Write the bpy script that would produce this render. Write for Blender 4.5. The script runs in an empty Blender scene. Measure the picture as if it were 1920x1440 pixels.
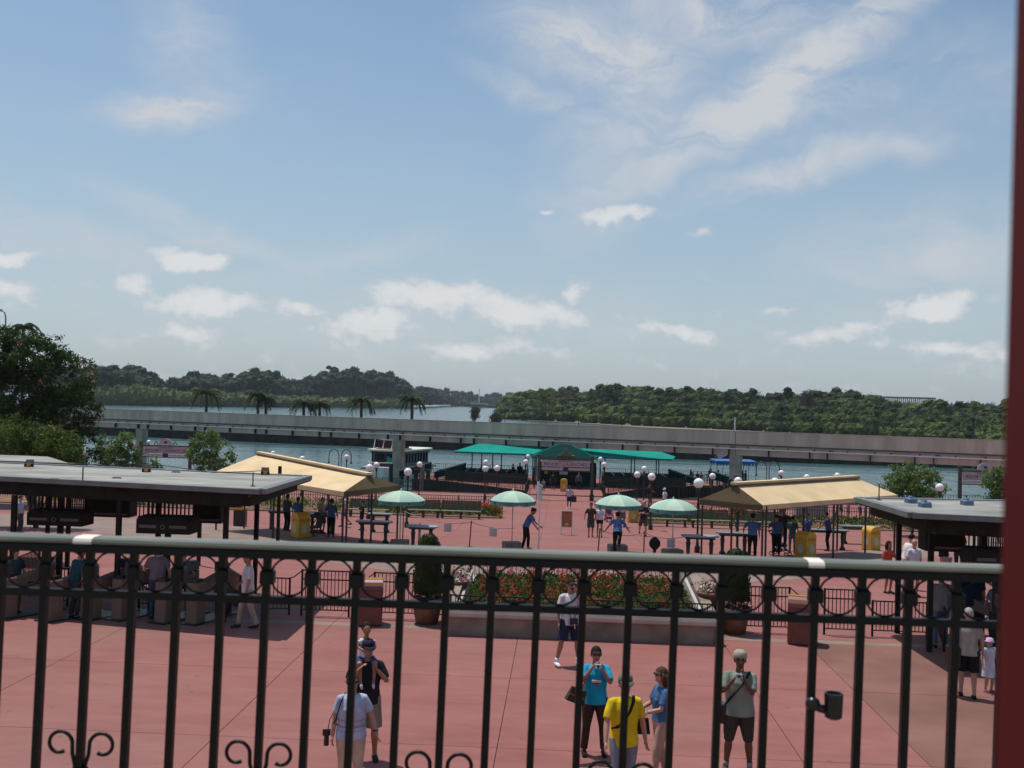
import bpy, bmesh, math, random
from math import sin, cos, pi, radians, sqrt, atan2, exp
from mathutils import Vector, Matrix, noise

random.seed(7)
S = bpy.context.scene
COL = S.collection

# ---------------------------------------------------------------- camera
FPX = 1900.0                      # focal length in pixels of the 1920 px wide photograph
YAW, PITCH, ROLL = radians(2.87), radians(1.04), radians(1.5)
CAM = Vector((0.0, 0.0, 5.5))
ROT = Matrix.Rotation(YAW, 3, 'Z') @ Matrix.Rotation(pi / 2 + PITCH, 3, 'X') @ Matrix.Rotation(ROLL, 3, 'Z')
cd = bpy.data.cameras.new('camera')
cam = bpy.data.objects.new('camera', cd)
COL.objects.link(cam)
cam.matrix_world = Matrix.Translation(CAM) @ ROT.to_4x4()
cd.sensor_width = 36.0
cd.lens = FPX / 1920 * 36
cd.clip_start = 0.05
cd.clip_end = 20000
cd.dof.use_dof = True
cd.dof.focus_distance = 45
cd.dof.aperture_fstop = 6.5
S.camera = cam

# ---------------------------------------------------------------- light
SUN_EL, SUN_AZ = radians(72.5), radians(-48)      # azimuth from +Y towards +X (the sun stands ahead and to the left)
SDIR = Vector((sin(SUN_AZ) * cos(SUN_EL), cos(SUN_AZ) * cos(SUN_EL), sin(SUN_EL)))
sl = bpy.data.lights.new('sun', 'SUN')
sl.energy = 4.0
sl.angle = radians(0.53)
sl.color = (1.0, 0.955, 0.88)
so = bpy.data.objects.new('sun', sl)
so.rotation_euler = SDIR.to_track_quat('Z', 'Y').to_euler()
so.location = (0, 0, 60)
COL.objects.link(so)
S.view_settings.view_transform = 'Standard'
S.view_settings.look = 'None'
S.view_settings.exposure = -0.05
S.view_settings.gamma = 1
S.view_settings.use_curve_mapping = False
S.cycles.max_bounces = 6
S.cycles.diffuse_bounces = 3
S.cycles.glossy_bounces = 3
S.cycles.transparent_max_bounces = 6
S.cycles.use_denoising = True


# ---------------------------------------------------------------- pixel of the photograph -> place
def ray(px, py):
    return (ROT @ Vector((px - 960, 720 - py, -FPX))).normalized()


def P(px, py, z):
    """point of the horizontal plane z seen at a pixel"""
    d = ray(px, py)
    return CAM + d * ((z - CAM.z) / d.z)


def AY(px, py, y):
    """point of the plane Y = y seen at a pixel"""
    d = ray(px, py)
    return CAM + d * ((y - CAM.y) / d.y)


PROF = [(-60, 0), (29, 0), (44, -0.7), (52, -1.25), (60.5, -1.5), (60.6, -1.66), (62.6, -1.7), (62.7, -1.86), (70, -2.05), (80, -2.3), (200, -2.3)]


def gz(y):
    for (a, za), (b, zb) in zip(PROF, PROF[1:]):
        if y <= b:
            return za + (zb - za) * max(0, (y - a)) / (b - a)
    return PROF[-1][1]


def G(px, py):
    """point of the paved ground seen at a pixel"""
    z = 0.0
    for _ in range(25):
        p = P(px, py, z)
        z = 0.5 * z + 0.5 * gz(p.y)
    p.z = gz(p.y)
    return p


def ZT(px, py, base):
    """height at which a vertical through BASE is seen at row py"""
    return AY(px, py, base.y).z


# ---------------------------------------------------------------- world: sky with clouds
W = bpy.data.worlds.new('World')
S.world = W
W.use_nodes = True
N, L = W.node_tree.nodes, W.node_tree.links
N.clear()


def nd(tree, typ, **kw):
    n = tree.nodes.new(typ)
    for k, v in kw.items():
        if k.startswith('i_'):
            key = k[2:]
            n.inputs[int(key) if key.isdigit() else key].default_value = v
        else:
            setattr(n, k, v)
    return n


T = W.node_tree
sky = nd(T, 'ShaderNodeTexSky', sky_type='NISHITA', sun_disc=False, sun_elevation=SUN_EL, sun_rotation=SUN_AZ,
         altitude=10, air_density=1.0, dust_density=1.2, ozone_density=1.6)
tc = nd(T, 'ShaderNodeTexCoord')
sep = nd(T, 'ShaderNodeSeparateXYZ')
L.new(tc.outputs['Generated'], sep.inputs[0])
az = nd(T, 'ShaderNodeMath', operation='ARCTAN2')
L.new(sep.outputs[0], az.inputs[0])
L.new(sep.outputs[1], az.inputs[1])
el = nd(T, 'ShaderNodeMath', operation='ARCSINE')
L.new(sep.outputs[2], el.inputs[0])
uv = nd(T, 'ShaderNodeCombineXYZ')
L.new(az.outputs[0], uv.inputs[0])
L.new(el.outputs[0], uv.inputs[1])


def M2(op, a, b=None, clamp=False):
    n = nd(T, 'ShaderNodeMath', operation=op, use_clamp=clamp)
    for i, x in enumerate((a, b)):
        if x is None:
            continue
        if isinstance(x, (int, float)):
            n.inputs[i].default_value = x
        else:
            L.new(x, n.inputs[i])
    return n.outputs[0]


def angles(px, py):
    d = ray(px, py)
    return atan2(d.x, d.y), math.asin(d.z)


def patch(px, py, a, b, rot):
    """soft ellipse of the sky: centre by pixel, half axes in degrees"""
    u0, v0 = angles(px, py)
    mp = nd(T, 'ShaderNodeMapping', vector_type='TEXTURE')
    mp.inputs['Location'].default_value = (u0, v0, 0)
    mp.inputs['Rotation'].default_value = (0, 0, radians(rot))
    mp.inputs['Scale'].default_value = (radians(a), radians(b), 1)
    L.new(WARP, mp.inputs[0])
    ln = nd(T, 'ShaderNodeVectorMath', operation='LENGTH')
    L.new(mp.outputs[0], ln.inputs[0])
    mr = nd(T, 'ShaderNodeMapRange', interpolation_type='SMOOTHSTEP')
    mr.inputs[1].default_value = 1.15
    mr.inputs[2].default_value = 0.0
    L.new(ln.outputs['Value'], mr.inputs[0])
    return mr.outputs[0]


def noise2(vec, scale, detail, rough, dist=0.0, mscale=(1, 1, 1), rot=0.0):
    mp = nd(T, 'ShaderNodeMapping', vector_type='POINT')
    mp.inputs['Rotation'].default_value = (0, 0, radians(rot))
    mp.inputs['Scale'].default_value = mscale
    L.new(vec, mp.inputs[0])
    n = nd(T, 'ShaderNodeTexNoise')
    n.inputs['Scale'].default_value = scale
    n.inputs['Detail'].default_value = detail
    n.inputs['Roughness'].default_value = rough
    n.inputs['Distortion'].default_value = dist
    L.new(mp.outputs[0], n.inputs['Vector'])
    return n


# a gentle warp so that no cloud edge is an ellipse
wn = noise2(uv.outputs[0], 14, 4, 0.6)
ws = nd(T, 'ShaderNodeVectorMath', operation='SUBTRACT')
L.new(wn.outputs['Color'], ws.inputs[0])
ws.inputs[1].default_value = (0.5, 0.5, 0.5)
wm = nd(T, 'ShaderNodeVectorMath', operation='SCALE')
wm.inputs['Scale'].default_value = 0.055
L.new(ws.outputs[0], wm.inputs[0])
wa = nd(T, 'ShaderNodeVectorMath', operation='ADD')
L.new(uv.outputs[0], wa.inputs[0])
L.new(wm.outputs[0], wa.inputs[1])
WARP = wa.outputs[0]


def total(items):
    acc = items[0]
    for x in items[1:]:
        acc = M2('MAXIMUM', acc, x)
    return acc


cir = total([
    M2('MULTIPLY', patch(1130, 105, 8.5, 3.6, -14), 1.5),
    M2('MULTIPLY', patch(1430, 175, 14.5, 2.4, 30), 1.6),
    M2('MULTIPLY', patch(900, 610, 24.0, 3.6, -1), 0.55),
    M2('MULTIPLY', patch(330, 575, 12.0, 3.0, 0), 0.55),
    M2('MULTIPLY', patch(1560, 620, 14.0, 2.6, 3), 0.45),
    M2('MULTIPLY', patch(1000, 180, 6.0, 1.2, -25), 0.9),
    M2('MULTIPLY', patch(1690, 275, 3.5, 1.2, -10), 1.0),
    M2('MULTIPLY', patch(1170, 255, 8.5, 4.6, 55), 1.15),
    M2('MULTIPLY', patch(1500, 312, 9.0, 1.4, 14), 1.35),
    M2('MULTIPLY', patch(1350, 15, 12.0, 3.2, 2), 1.2),
    M2('MULTIPLY', patch(330, 195, 5.6, 1.5, 17), 1.5),
    M2('MULTIPLY', patch(360, 90, 3.4, 5.0, 20), 0.7),
    M2('MULTIPLY', patch(360, 425, 7.0, 1.4, -18), 0.95),
    M2('MULTIPLY', patch(150, 480, 10.0, 2.8, -6), 0.75),
    M2('MULTIPLY', patch(640, 485, 8.0, 1.5, 14), 0.7),
    M2('MULTIPLY', patch(1720, 480, 9.0, 3.6, 4), 0.95),
    M2('MULTIPLY', patch(1620, 180, 11.0, 3.8, 8), 0.75),
])
fib = noise2(WARP, 6, 9, 0.66, 0.9, (1.0, 3.0, 1), 20)
fib2 = noise2(WARP, 4, 6, 0.6, 0.3, (1.2, 2.0, 1), -10)
# thin high cloud also lies over the rest of the sky, beyond the frame
broad = nd(T, 'ShaderNodeMapRange', interpolation_type='SMOOTHSTEP')
broad.inputs[1].default_value = 0.50
broad.inputs[2].default_value = 0.80
broad.inputs[4].default_value = 0.30
L.new(fib2.outputs['Fac'], broad.inputs[0])
fm = nd(T, 'ShaderNodeMapRange', interpolation_type='SMOOTHSTEP')
fm.inputs[1].default_value = 0.26
fm.inputs[2].default_value = 0.70
fm.inputs[3].default_value = 0.14
L.new(fib.outputs['Fac'], fm.inputs[0])
cirrus = M2('MULTIPLY', M2('ADD', cir, broad.outputs[0]), fm.outputs[0])
cirrus = M2('MULTIPLY', cirrus, 0.88, True)

cum = total([
    M2('MULTIPLY', patch(1160, 396, 3.9, 1.10, 9), 1.2),
    M2('MULTIPLY', patch(360, 478, 3.8, 0.95, -2), 1.0),
    M2('MULTIPLY', patch(380, 565, 4.6, 1.2, 0), 0.95),
    M2('MULTIPLY', patch(255, 520, 1.6, 0.9, 30), 0.65),
    M2('MULTIPLY', patch(565, 570, 2.4, 0.75, 3), 0.75),
    M2('MULTIPLY', patch(820, 560, 5.6, 1.4, -2), 0.95),
    M2('MULTIPLY', patch(690, 608, 4.2, 1.1, 0), 0.85),
    M2('MULTIPLY', patch(990, 592, 5.4, 1.4, -2), 0.92),
    M2('MULTIPLY', patch(1083, 545, 1.2, 1.2, 60), 0.66),
    M2('MULTIPLY', patch(1270, 625, 4.4, 0.75, 0), 0.62),
    M2('MULTIPLY', patch(1735, 575, 4.2, 1.2, 10), 0.95),
    M2('MULTIPLY', patch(1560, 630, 4.2, 0.8, 10), 0.55),
    M2('MULTIPLY', patch(1470, 590, 2.6, 0.55, 4), 0.6),
    M2('MULTIPLY', patch(20, 495, 2.6, 0.7, 0), 0.8),
    M2('MULTIPLY', patch(30, 555, 3.0, 0.9, 0), 0.6),
    M2('MULTIPLY', patch(1310, 427, 1.0, 0.5, 0), 0.62),
    M2('MULTIPLY', patch(1024, 408, 0.7, 0.45, 0), 0.6),
    M2('MULTIPLY', patch(840, 245, 1.6, 0.5, 0), 0.5),
    M2('MULTIPLY', patch(1800, 655, 5.0, 0.7, 0), 0.6),
    M2('MULTIPLY', patch(900, 655, 9.0, 0.7, 0), 0.5),
    M2('MULTIPLY', patch(340, 625, 4.0, 0.8, 0), 0.5),
])
pf = noise2(uv.outputs[0], 24, 10, 0.66, 0.0, (1, 1.5, 1), 0)
low = nd(T, 'ShaderNodeMapRange', interpolation_type='SMOOTHSTEP')      # a belt of small cumulus all round the horizon
low.inputs[1].default_value = radians(13)
low.inputs[2].default_value = radians(3)
low.inputs[4].default_value = 0.22
L.new(el.outputs[0], low.inputs[0])
cv = M2('ADD', M2('ADD', M2('MULTIPLY', cum, 0.52), low.outputs[0]), pf.outputs['Fac'])
cmr = nd(T, 'ShaderNodeMapRange', interpolation_type='SMOOTHSTEP')
cmr.inputs[1].default_value = 0.70
cmr.inputs[2].default_value = 1.00
L.new(cv, cmr.inputs[0])
cumul = M2('MULTIPLY', cmr.outputs[0], 0.80)
up = nd(T, 'ShaderNodeMapRange')
up.inputs[1].default_value = 0.0
up.inputs[2].default_value = 0.02
L.new(el.outputs[0], up.inputs[0])
mask = M2('MULTIPLY', M2('MAXIMUM', cirrus, cumul), up.outputs[0])
hz = nd(T, 'ShaderNodeMapRange', interpolation_type='SMOOTHERSTEP')     # milky air near the horizon
hz.inputs[1].default_value = radians(26)
hz.inputs[2].default_value = radians(-2)
hz.inputs[4].default_value = 0.62
L.new(el.outputs[0], hz.inputs[0])
bg_sky = nd(T, 'ShaderNodeBackground')
bg_sky.inputs['Strength'].default_value = 0.118
tint = nd(T, 'ShaderNodeVectorMath', operation='MULTIPLY')
tint.inputs[1].default_value = (0.96, 1.03, 0.99)
L.new(sky.outputs[0], tint.inputs[0])
L.new(tint.outputs[0], bg_sky.inputs['Color'])
bg_haze = nd(T, 'ShaderNodeBackground')
bg_haze.inputs['Color'].default_value = (0.430, 0.515, 0.615, 1)
bg_haze.inputs['Strength'].default_value = 1.0
bg_c = nd(T, 'ShaderNodeBackground')
shade = nd(T, 'ShaderNodeMapRange', interpolation_type='SMOOTHSTEP')     # thin rims and bases greyer, dense heads whiter
shade.inputs[1].default_value = 0.80
shade.inputs[2].default_value = 1.15
L.new(cv, shade.inputs[0])
cmix = nd(T, 'ShaderNodeMix', data_type='RGBA')
cmix.inputs[6].default_value = (0.60, 0.63, 0.68, 1)
cmix.inputs[7].default_value = (0.80, 0.80, 0.80, 1)
L.new(shade.outputs[0], cmix.inputs[0])
L.new(cmix.outputs[2], bg_c.inputs['Color'])
bg_c.inputs['Strength'].default_value = 1.0
m0 = nd(T, 'ShaderNodeMixShader')
L.new(hz.outputs[0], m0.inputs[0])
L.new(bg_sky.outputs[0], m0.inputs[1])
L.new(bg_haze.outputs[0], m0.inputs[2])
m1 = nd(T, 'ShaderNodeMixShader')
L.new(mask, m1.inputs[0])
L.new(m0.outputs[0], m1.inputs[1])
L.new(bg_c.outputs[0], m1.inputs[2])
wo = nd(T, 'ShaderNodeOutputWorld')
L.new(m1.outputs[0], wo.inputs[0])


# ---------------------------------------------------------------- materials
def mat(name, col, rough=0.6, metal=0.0, var=0.12, scale=3.0, bump=0.0, bscale=30.0, spec=0.5, col2=None, coat=0.0, trans=0.0, emit=None, stretch=(1, 1, 1)):
    m = bpy.data.materials.new(name)
    m.use_nodes = True
    t = m.node_tree
    b = t.nodes['Principled BSDF']
    b.inputs['Roughness'].default_value = rough
    b.inputs['Metallic'].default_value = metal
    b.inputs['Specular IOR Level'].default_value = spec
    b.inputs['Coat Weight'].default_value = coat
    b.inputs['Transmission Weight'].default_value = trans
    c = tuple(col) + (1,)
    tcn = nd(t, 'ShaderNodeTexCoord')
    mp = nd(t, 'ShaderNodeMapping')
    mp.inputs['Scale'].default_value = stretch
    t.links.new(tcn.outputs['Object'], mp.inputs[0])
    n1 = nd(t, 'ShaderNodeTexNoise')
    n1.inputs['Scale'].default_value = scale
    n1.inputs['Detail'].default_value = 6
    t.links.new(mp.outputs[0], n1.inputs['Vector'])
    mr = nd(t, 'ShaderNodeMapRange')
    mr.inputs[1].default_value = 0.3
    mr.inputs[2].default_value = 0.7
    t.links.new(n1.outputs['Fac'], mr.inputs[0])
    mx = nd(t, 'ShaderNodeMix', data_type='RGBA')
    d = col2 if col2 else tuple(x * (1 - 2 * var) for x in col)
    e = col if col2 else tuple(min(1, x * (1 + var)) for x in col)
    mx.inputs[6].default_value = tuple(d) + (1,)
    mx.inputs[7].default_value = tuple(e) + (1,)
    t.links.new(mr.outputs[0], mx.inputs[0])
    t.links.new(mx.outputs[2], b.inputs['Base Color'])
    if bump:
        n2 = nd(t, 'ShaderNodeTexNoise')
        n2.inputs['Scale'].default_value = bscale
        n2.inputs['Detail'].default_value = 4
        t.links.new(mp.outputs[0], n2.inputs['Vector'])
        bp = nd(t, 'ShaderNodeBump')
        bp.inputs['Strength'].default_value = bump
        bp.inputs['Distance'].default_value = 0.02
        t.links.new(n2.outputs['Fac'], bp.inputs['Height'])
        t.links.new(bp.outputs[0], b.inputs['Normal'])
    return m


MT = {}


def MM(name, *a, **k):
    if name not in MT:
        MT[name] = mat(name, *a, **k)
    return MT[name]


def cloth(rgb, tag=''):
    key = 'cloth_%02x%02x%02x' % tuple(int(x * 255) for x in rgb)
    return MM(key, rgb, 0.85, var=0.16, scale=7, bump=1.0, bscale=9, spec=0.2, stretch=(1, 1, .5))


M_IRON = MM('black_iron_paint', (0.0060, 0.0058, 0.0040), 0.45, var=0.2, scale=20, bump=0.15, bscale=60, spec=0.28)
M_RAIL = MM('weathered_green_rail', (0.165, 0.162, 0.112), 0.26, metal=0.0, var=0.28, scale=5, bump=0.10, bscale=90, spec=0.7, stretch=(0.4, 3, 3))
M_FENCE = MM('dark_green_iron', (0.012, 0.020, 0.016), 0.45, var=0.2)
M_REDPOST = MM('dark_red_gloss_paint', (0.090, 0.007, 0.006), 0.6, spec=0.15, var=0.08, scale=4)
M_CONC = MM('beam_concrete', (0.56, 0.485, 0.385), 0.85, var=0.13, scale=1.1, bump=0.3, bscale=6, stretch=(1, 1, .12))
M_CONC2 = MM('beam_concrete_low', (0.55, 0.455, 0.37), 0.85, var=0.13, scale=0.8, stretch=(1, 1, .2), bump=0.3, bscale=6)
M_WHITE = MM('white_paint', (0.72, 0.73, 0.72), 0.45, var=0.05)
M_OFF = MM('cream_paint', (0.62, 0.57, 0.44), 0.5, var=0.06)
M_GLOBE = MM('white_globe', (0.80, 0.79, 0.80), 0.25, var=0.03)
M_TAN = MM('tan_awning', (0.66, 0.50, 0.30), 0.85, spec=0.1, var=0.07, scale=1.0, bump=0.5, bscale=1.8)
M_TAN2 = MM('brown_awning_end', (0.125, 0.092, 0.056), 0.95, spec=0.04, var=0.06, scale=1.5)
M_TRIM = MM('brown_trim', (0.13, 0.075, 0.055), 0.6, var=0.1)
M_ROOF = MM('grey_roof_membrane', (0.275, 0.268, 0.240), 0.75, var=0.22, scale=0.7, bump=0.2, bscale=8, stretch=(1, 2.2, 1))
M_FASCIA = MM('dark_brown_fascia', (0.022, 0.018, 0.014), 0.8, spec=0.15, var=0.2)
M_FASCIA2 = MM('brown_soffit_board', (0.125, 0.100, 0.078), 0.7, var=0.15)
M_GUTTER = MM('grey_gutter', (0.17, 0.18, 0.175), 0.4, metal=0.3, var=0.1)
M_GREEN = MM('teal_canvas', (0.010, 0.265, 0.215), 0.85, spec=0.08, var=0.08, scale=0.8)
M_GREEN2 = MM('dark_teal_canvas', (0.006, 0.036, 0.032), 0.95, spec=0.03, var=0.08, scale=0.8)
M_UMB = MM('pale_green_canvas', (0.42, 0.56, 0.44), 0.8, var=0.05, scale=2)
M_UMB2 = MM('green_canvas_panel', (0.32, 0.47, 0.38), 0.8, var=0.05, scale=2)
M_UMBV = MM('blue_green_valance', (0.09, 0.22, 0.20), 0.8, var=0.06, scale=2)
M_UMBT = MM('teal_tab', (0.01, 0.16, 0.19), 0.8)
M_YEL = MM('yellow_bin_paint', (0.62, 0.34, 0.025), 0.42, var=0.08, scale=3)
M_ORG = MM('orange_bin_panel', (0.50, 0.20, 0.02), 0.45, var=0.06)
M_OVAL = MM('pale_oval', (0.55, 0.53, 0.40), 0.5, var=0.1)
M_REDBIN = MM('red_brown_bin', (0.16, 0.042, 0.032), 0.4, var=0.1)
M_TERRA = MM('terracotta', (0.20, 0.085, 0.052), 0.75, var=0.15, scale=5, bump=0.2)
M_STONE = MM('pale_stone', (0.46, 0.41, 0.36), 0.8, var=0.10, scale=2, bump=0.2, bscale=20)
M_STONE2 = MM('grey_brown_stone', (0.25, 0.192, 0.148), 0.85, var=0.18, scale=2, bump=0.3, bscale=20)
M_GREYWALL = MM('grey_wall', (0.24, 0.24, 0.225), 0.8, var=0.1, bump=0.1)
M_BENCH = MM('green_bench_wood', (0.060, 0.082, 0.048), 0.6, var=0.2, scale=6)
M_SEAT = MM('bench_seat_wood', (0.19, 0.22, 0.13), 0.5, var=0.2, scale=6)
M_TABLE = MM('grey_green_table', (0.15, 0.18, 0.16), 0.45, var=0.12)
M_TABLEB = MM('blue_cloth_table', (0.22, 0.30, 0.36), 0.6, var=0.12)
M_SIGN = MM('mauve_sign_face', (0.45, 0.38, 0.41), 0.6, var=0.05)
M_SIGNF = MM('olive_sign_frame', (0.055, 0.052, 0.032), 0.6, var=0.15)
M_LETTER = MM('dark_letter', (0.035, 0.03, 0.045), 0.7)
M_HULL = MM('white_hull', (0.78, 0.80, 0.80), 0.35, var=0.05)
M_NAVY = MM('navy_band', (0.018, 0.022, 0.060), 0.4, var=0.1)
M_GLASS = MM('dark_glass', (0.012, 0.015, 0.018), 0.08, spec=0.7)
M_BOATROOF = MM('cream_boat_roof', (0.66, 0.63, 0.50), 0.5, var=0.05)
M_BLUE = MM('blue_canopy', (0.03, 0.14, 0.36), 0.7, var=0.1)
M_WOOD = MM('dark_timber', (0.030, 0.026, 0.020), 0.8, var=0.3, scale=5, bump=0.3)
M_WOOD2 = MM('warm_timber', (0.25, 0.11, 0.04), 0.6, var=0.2, scale=5)
M_BARK = MM('bark', (0.085, 0.066, 0.050), 0.9, var=0.25, scale=8, bump=0.5)
M_SKIN = MM('skin_light', (0.44, 0.23, 0.165), 0.5, var=0.05, scale=12, spec=0.35)
M_SKIN2 = MM('skin_tan', (0.32, 0.155, 0.095), 0.5, var=0.05, scale=12, spec=0.35)
M_SKIN3 = MM('skin_dark', (0.13, 0.058, 0.036), 0.45, var=0.05, scale=12, spec=0.35)
M_HAIR = MM('brown_hair', (0.090, 0.034, 0.020), 0.65, spec=0.2, var=0.3, scale=30, bump=0.6, bscale=60)
M_HAIRB = MM('black_hair', (0.012, 0.009, 0.008), 0.7, spec=0.15, var=0.3, scale=30, bump=0.6, bscale=60)
M_HAIRG = MM('grey_hair', (0.30, 0.28, 0.26), 0.6, var=0.2, scale=30)
M_BLACK = MM('black_plastic', (0.010, 0.010, 0.012), 0.32, var=0.1)
M_SILVER = MM('silver_metal', (0.55, 0.55, 0.57), 0.25, metal=0.8, var=0.05)
M_GLOVE = MM('lens_glass', (0.004, 0.004, 0.006), 0.06)


def leafmat(name, c1, c2, rough=0.55, scale=0.9, trans=True):
    """leaves: colour varies from clump to clump, light passes through"""
    m = bpy.data.materials.new(name)
    m.use_nodes = True
    t = m.node_tree
    b = t.nodes['Principled BSDF']
    b.inputs['Roughness'].default_value = rough
    b.inputs['Specular IOR Level'].default_value = 0.10
    g = nd(t, 'ShaderNodeNewGeometry')
    n1 = nd(t, 'ShaderNodeTexNoise')
    n1.inputs['Scale'].default_value = scale
    n1.inputs['Detail'].default_value = 5
    t.links.new(g.outputs['Position'], n1.inputs['Vector'])
    ad = nd(t, 'ShaderNodeMath', operation='MULTIPLY_ADD')
    t.links.new(g.outputs['Random Per Island'], ad.inputs[0])
    ad.inputs[1].default_value = 0.35
    t.links.new(n1.outputs['Fac'], ad.inputs[2])
    mr = nd(t, 'ShaderNodeMapRange')
    mr.inputs[1].default_value = 0.45
    mr.inputs[2].default_value = 0.85
    t.links.new(ad.outputs[0], mr.inputs[0])
    mx = nd(t, 'ShaderNodeMix', data_type='RGBA')
    mx.inputs[6].default_value = tuple(c1) + (1,)
    mx.inputs[7].default_value = tuple(c2) + (1,)
    t.links.new(mr.outputs[0], mx.inputs[0])
    t.links.new(mx.outputs[2], b.inputs['Base Color'])
    if trans:
        tr = nd(t, 'ShaderNodeBsdfTranslucent')
        t.links.new(mx.outputs[2], tr.inputs['Color'])
        ms = nd(t, 'ShaderNodeMixShader')
        ms.inputs[0].default_value = 0.28
        t.links.new(b.outputs[0], ms.inputs[1])
        t.links.new(tr.outputs[0], ms.inputs[2])
        t.links.new(ms.outputs[0], t.nodes['Material Output'].inputs[0])
    return m


ML_MYRTLE = leafmat('myrtle_leaf', (0.020, 0.042, 0.013), (0.060, 0.105, 0.028))
ML_BUSH = leafmat('bush_leaf', (0.045, 0.078, 0.016), (0.105, 0.155, 0.032))
ML_OLE = leafmat('oleander_leaf', (0.070, 0.115, 0.032), (0.17, 0.25, 0.08))
ML_PINK = leafmat('pink_blossom', (0.40, 0.15, 0.16), (0.55, 0.28, 0.27))
ML_PALM = leafmat('palm_leaf', (0.022, 0.040, 0.018), (0.060, 0.085, 0.034))
ML_TOPI = leafmat('topiary_leaf', (0.016, 0.027, 0.009), (0.042, 0.060, 0.019), scale=3)
ML_PINE = leafmat('pine_mass', (0.015, 0.030, 0.014), (0.042, 0.064, 0.028), scale=0.05)
ML_MANG = leafmat('lagoon_scrub', (0.070, 0.100, 0.030), (0.125, 0.150, 0.045), scale=0.03)
ML_ISL = leafmat('island_leaf', (0.018, 0.034, 0.011), (0.080, 0.110, 0.028), scale=0.075)
ML_ISL2 = leafmat('island_pale_leaf', (0.055, 0.085, 0.020), (0.115, 0.150, 0.036), scale=0.06)
ML_ISL3 = leafmat('island_dark_leaf', (0.014, 0.026, 0.012), (0.040, 0.060, 0.022), scale=0.08)
ML_BARE = leafmat('greyish_twig', (0.080, 0.072, 0.062), (0.130, 0.110, 0.095), scale=0.3)
ML_BED = leafmat('bedding_leaf', (0.028, 0.050, 0.012), (0.080, 0.115, 0.026), scale=2)
ML_RED = leafmat('red_flower', (0.34, 0.035, 0.020), (0.46, 0.085, 0.045), scale=3)
ML_ROSE = leafmat('rose_flower', (0.50, 0.07, 0.13), (0.62, 0.20, 0.26), scale=3)
ML_WHITEF = leafmat('white_flower', (0.70, 0.72, 0.62), (0.85, 0.85, 0.78), scale=3)
ML_GRASS = leafmat('grass_blade', (0.060, 0.105, 0.024), (0.13, 0.18, 0.045), scale=0.7)


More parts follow.
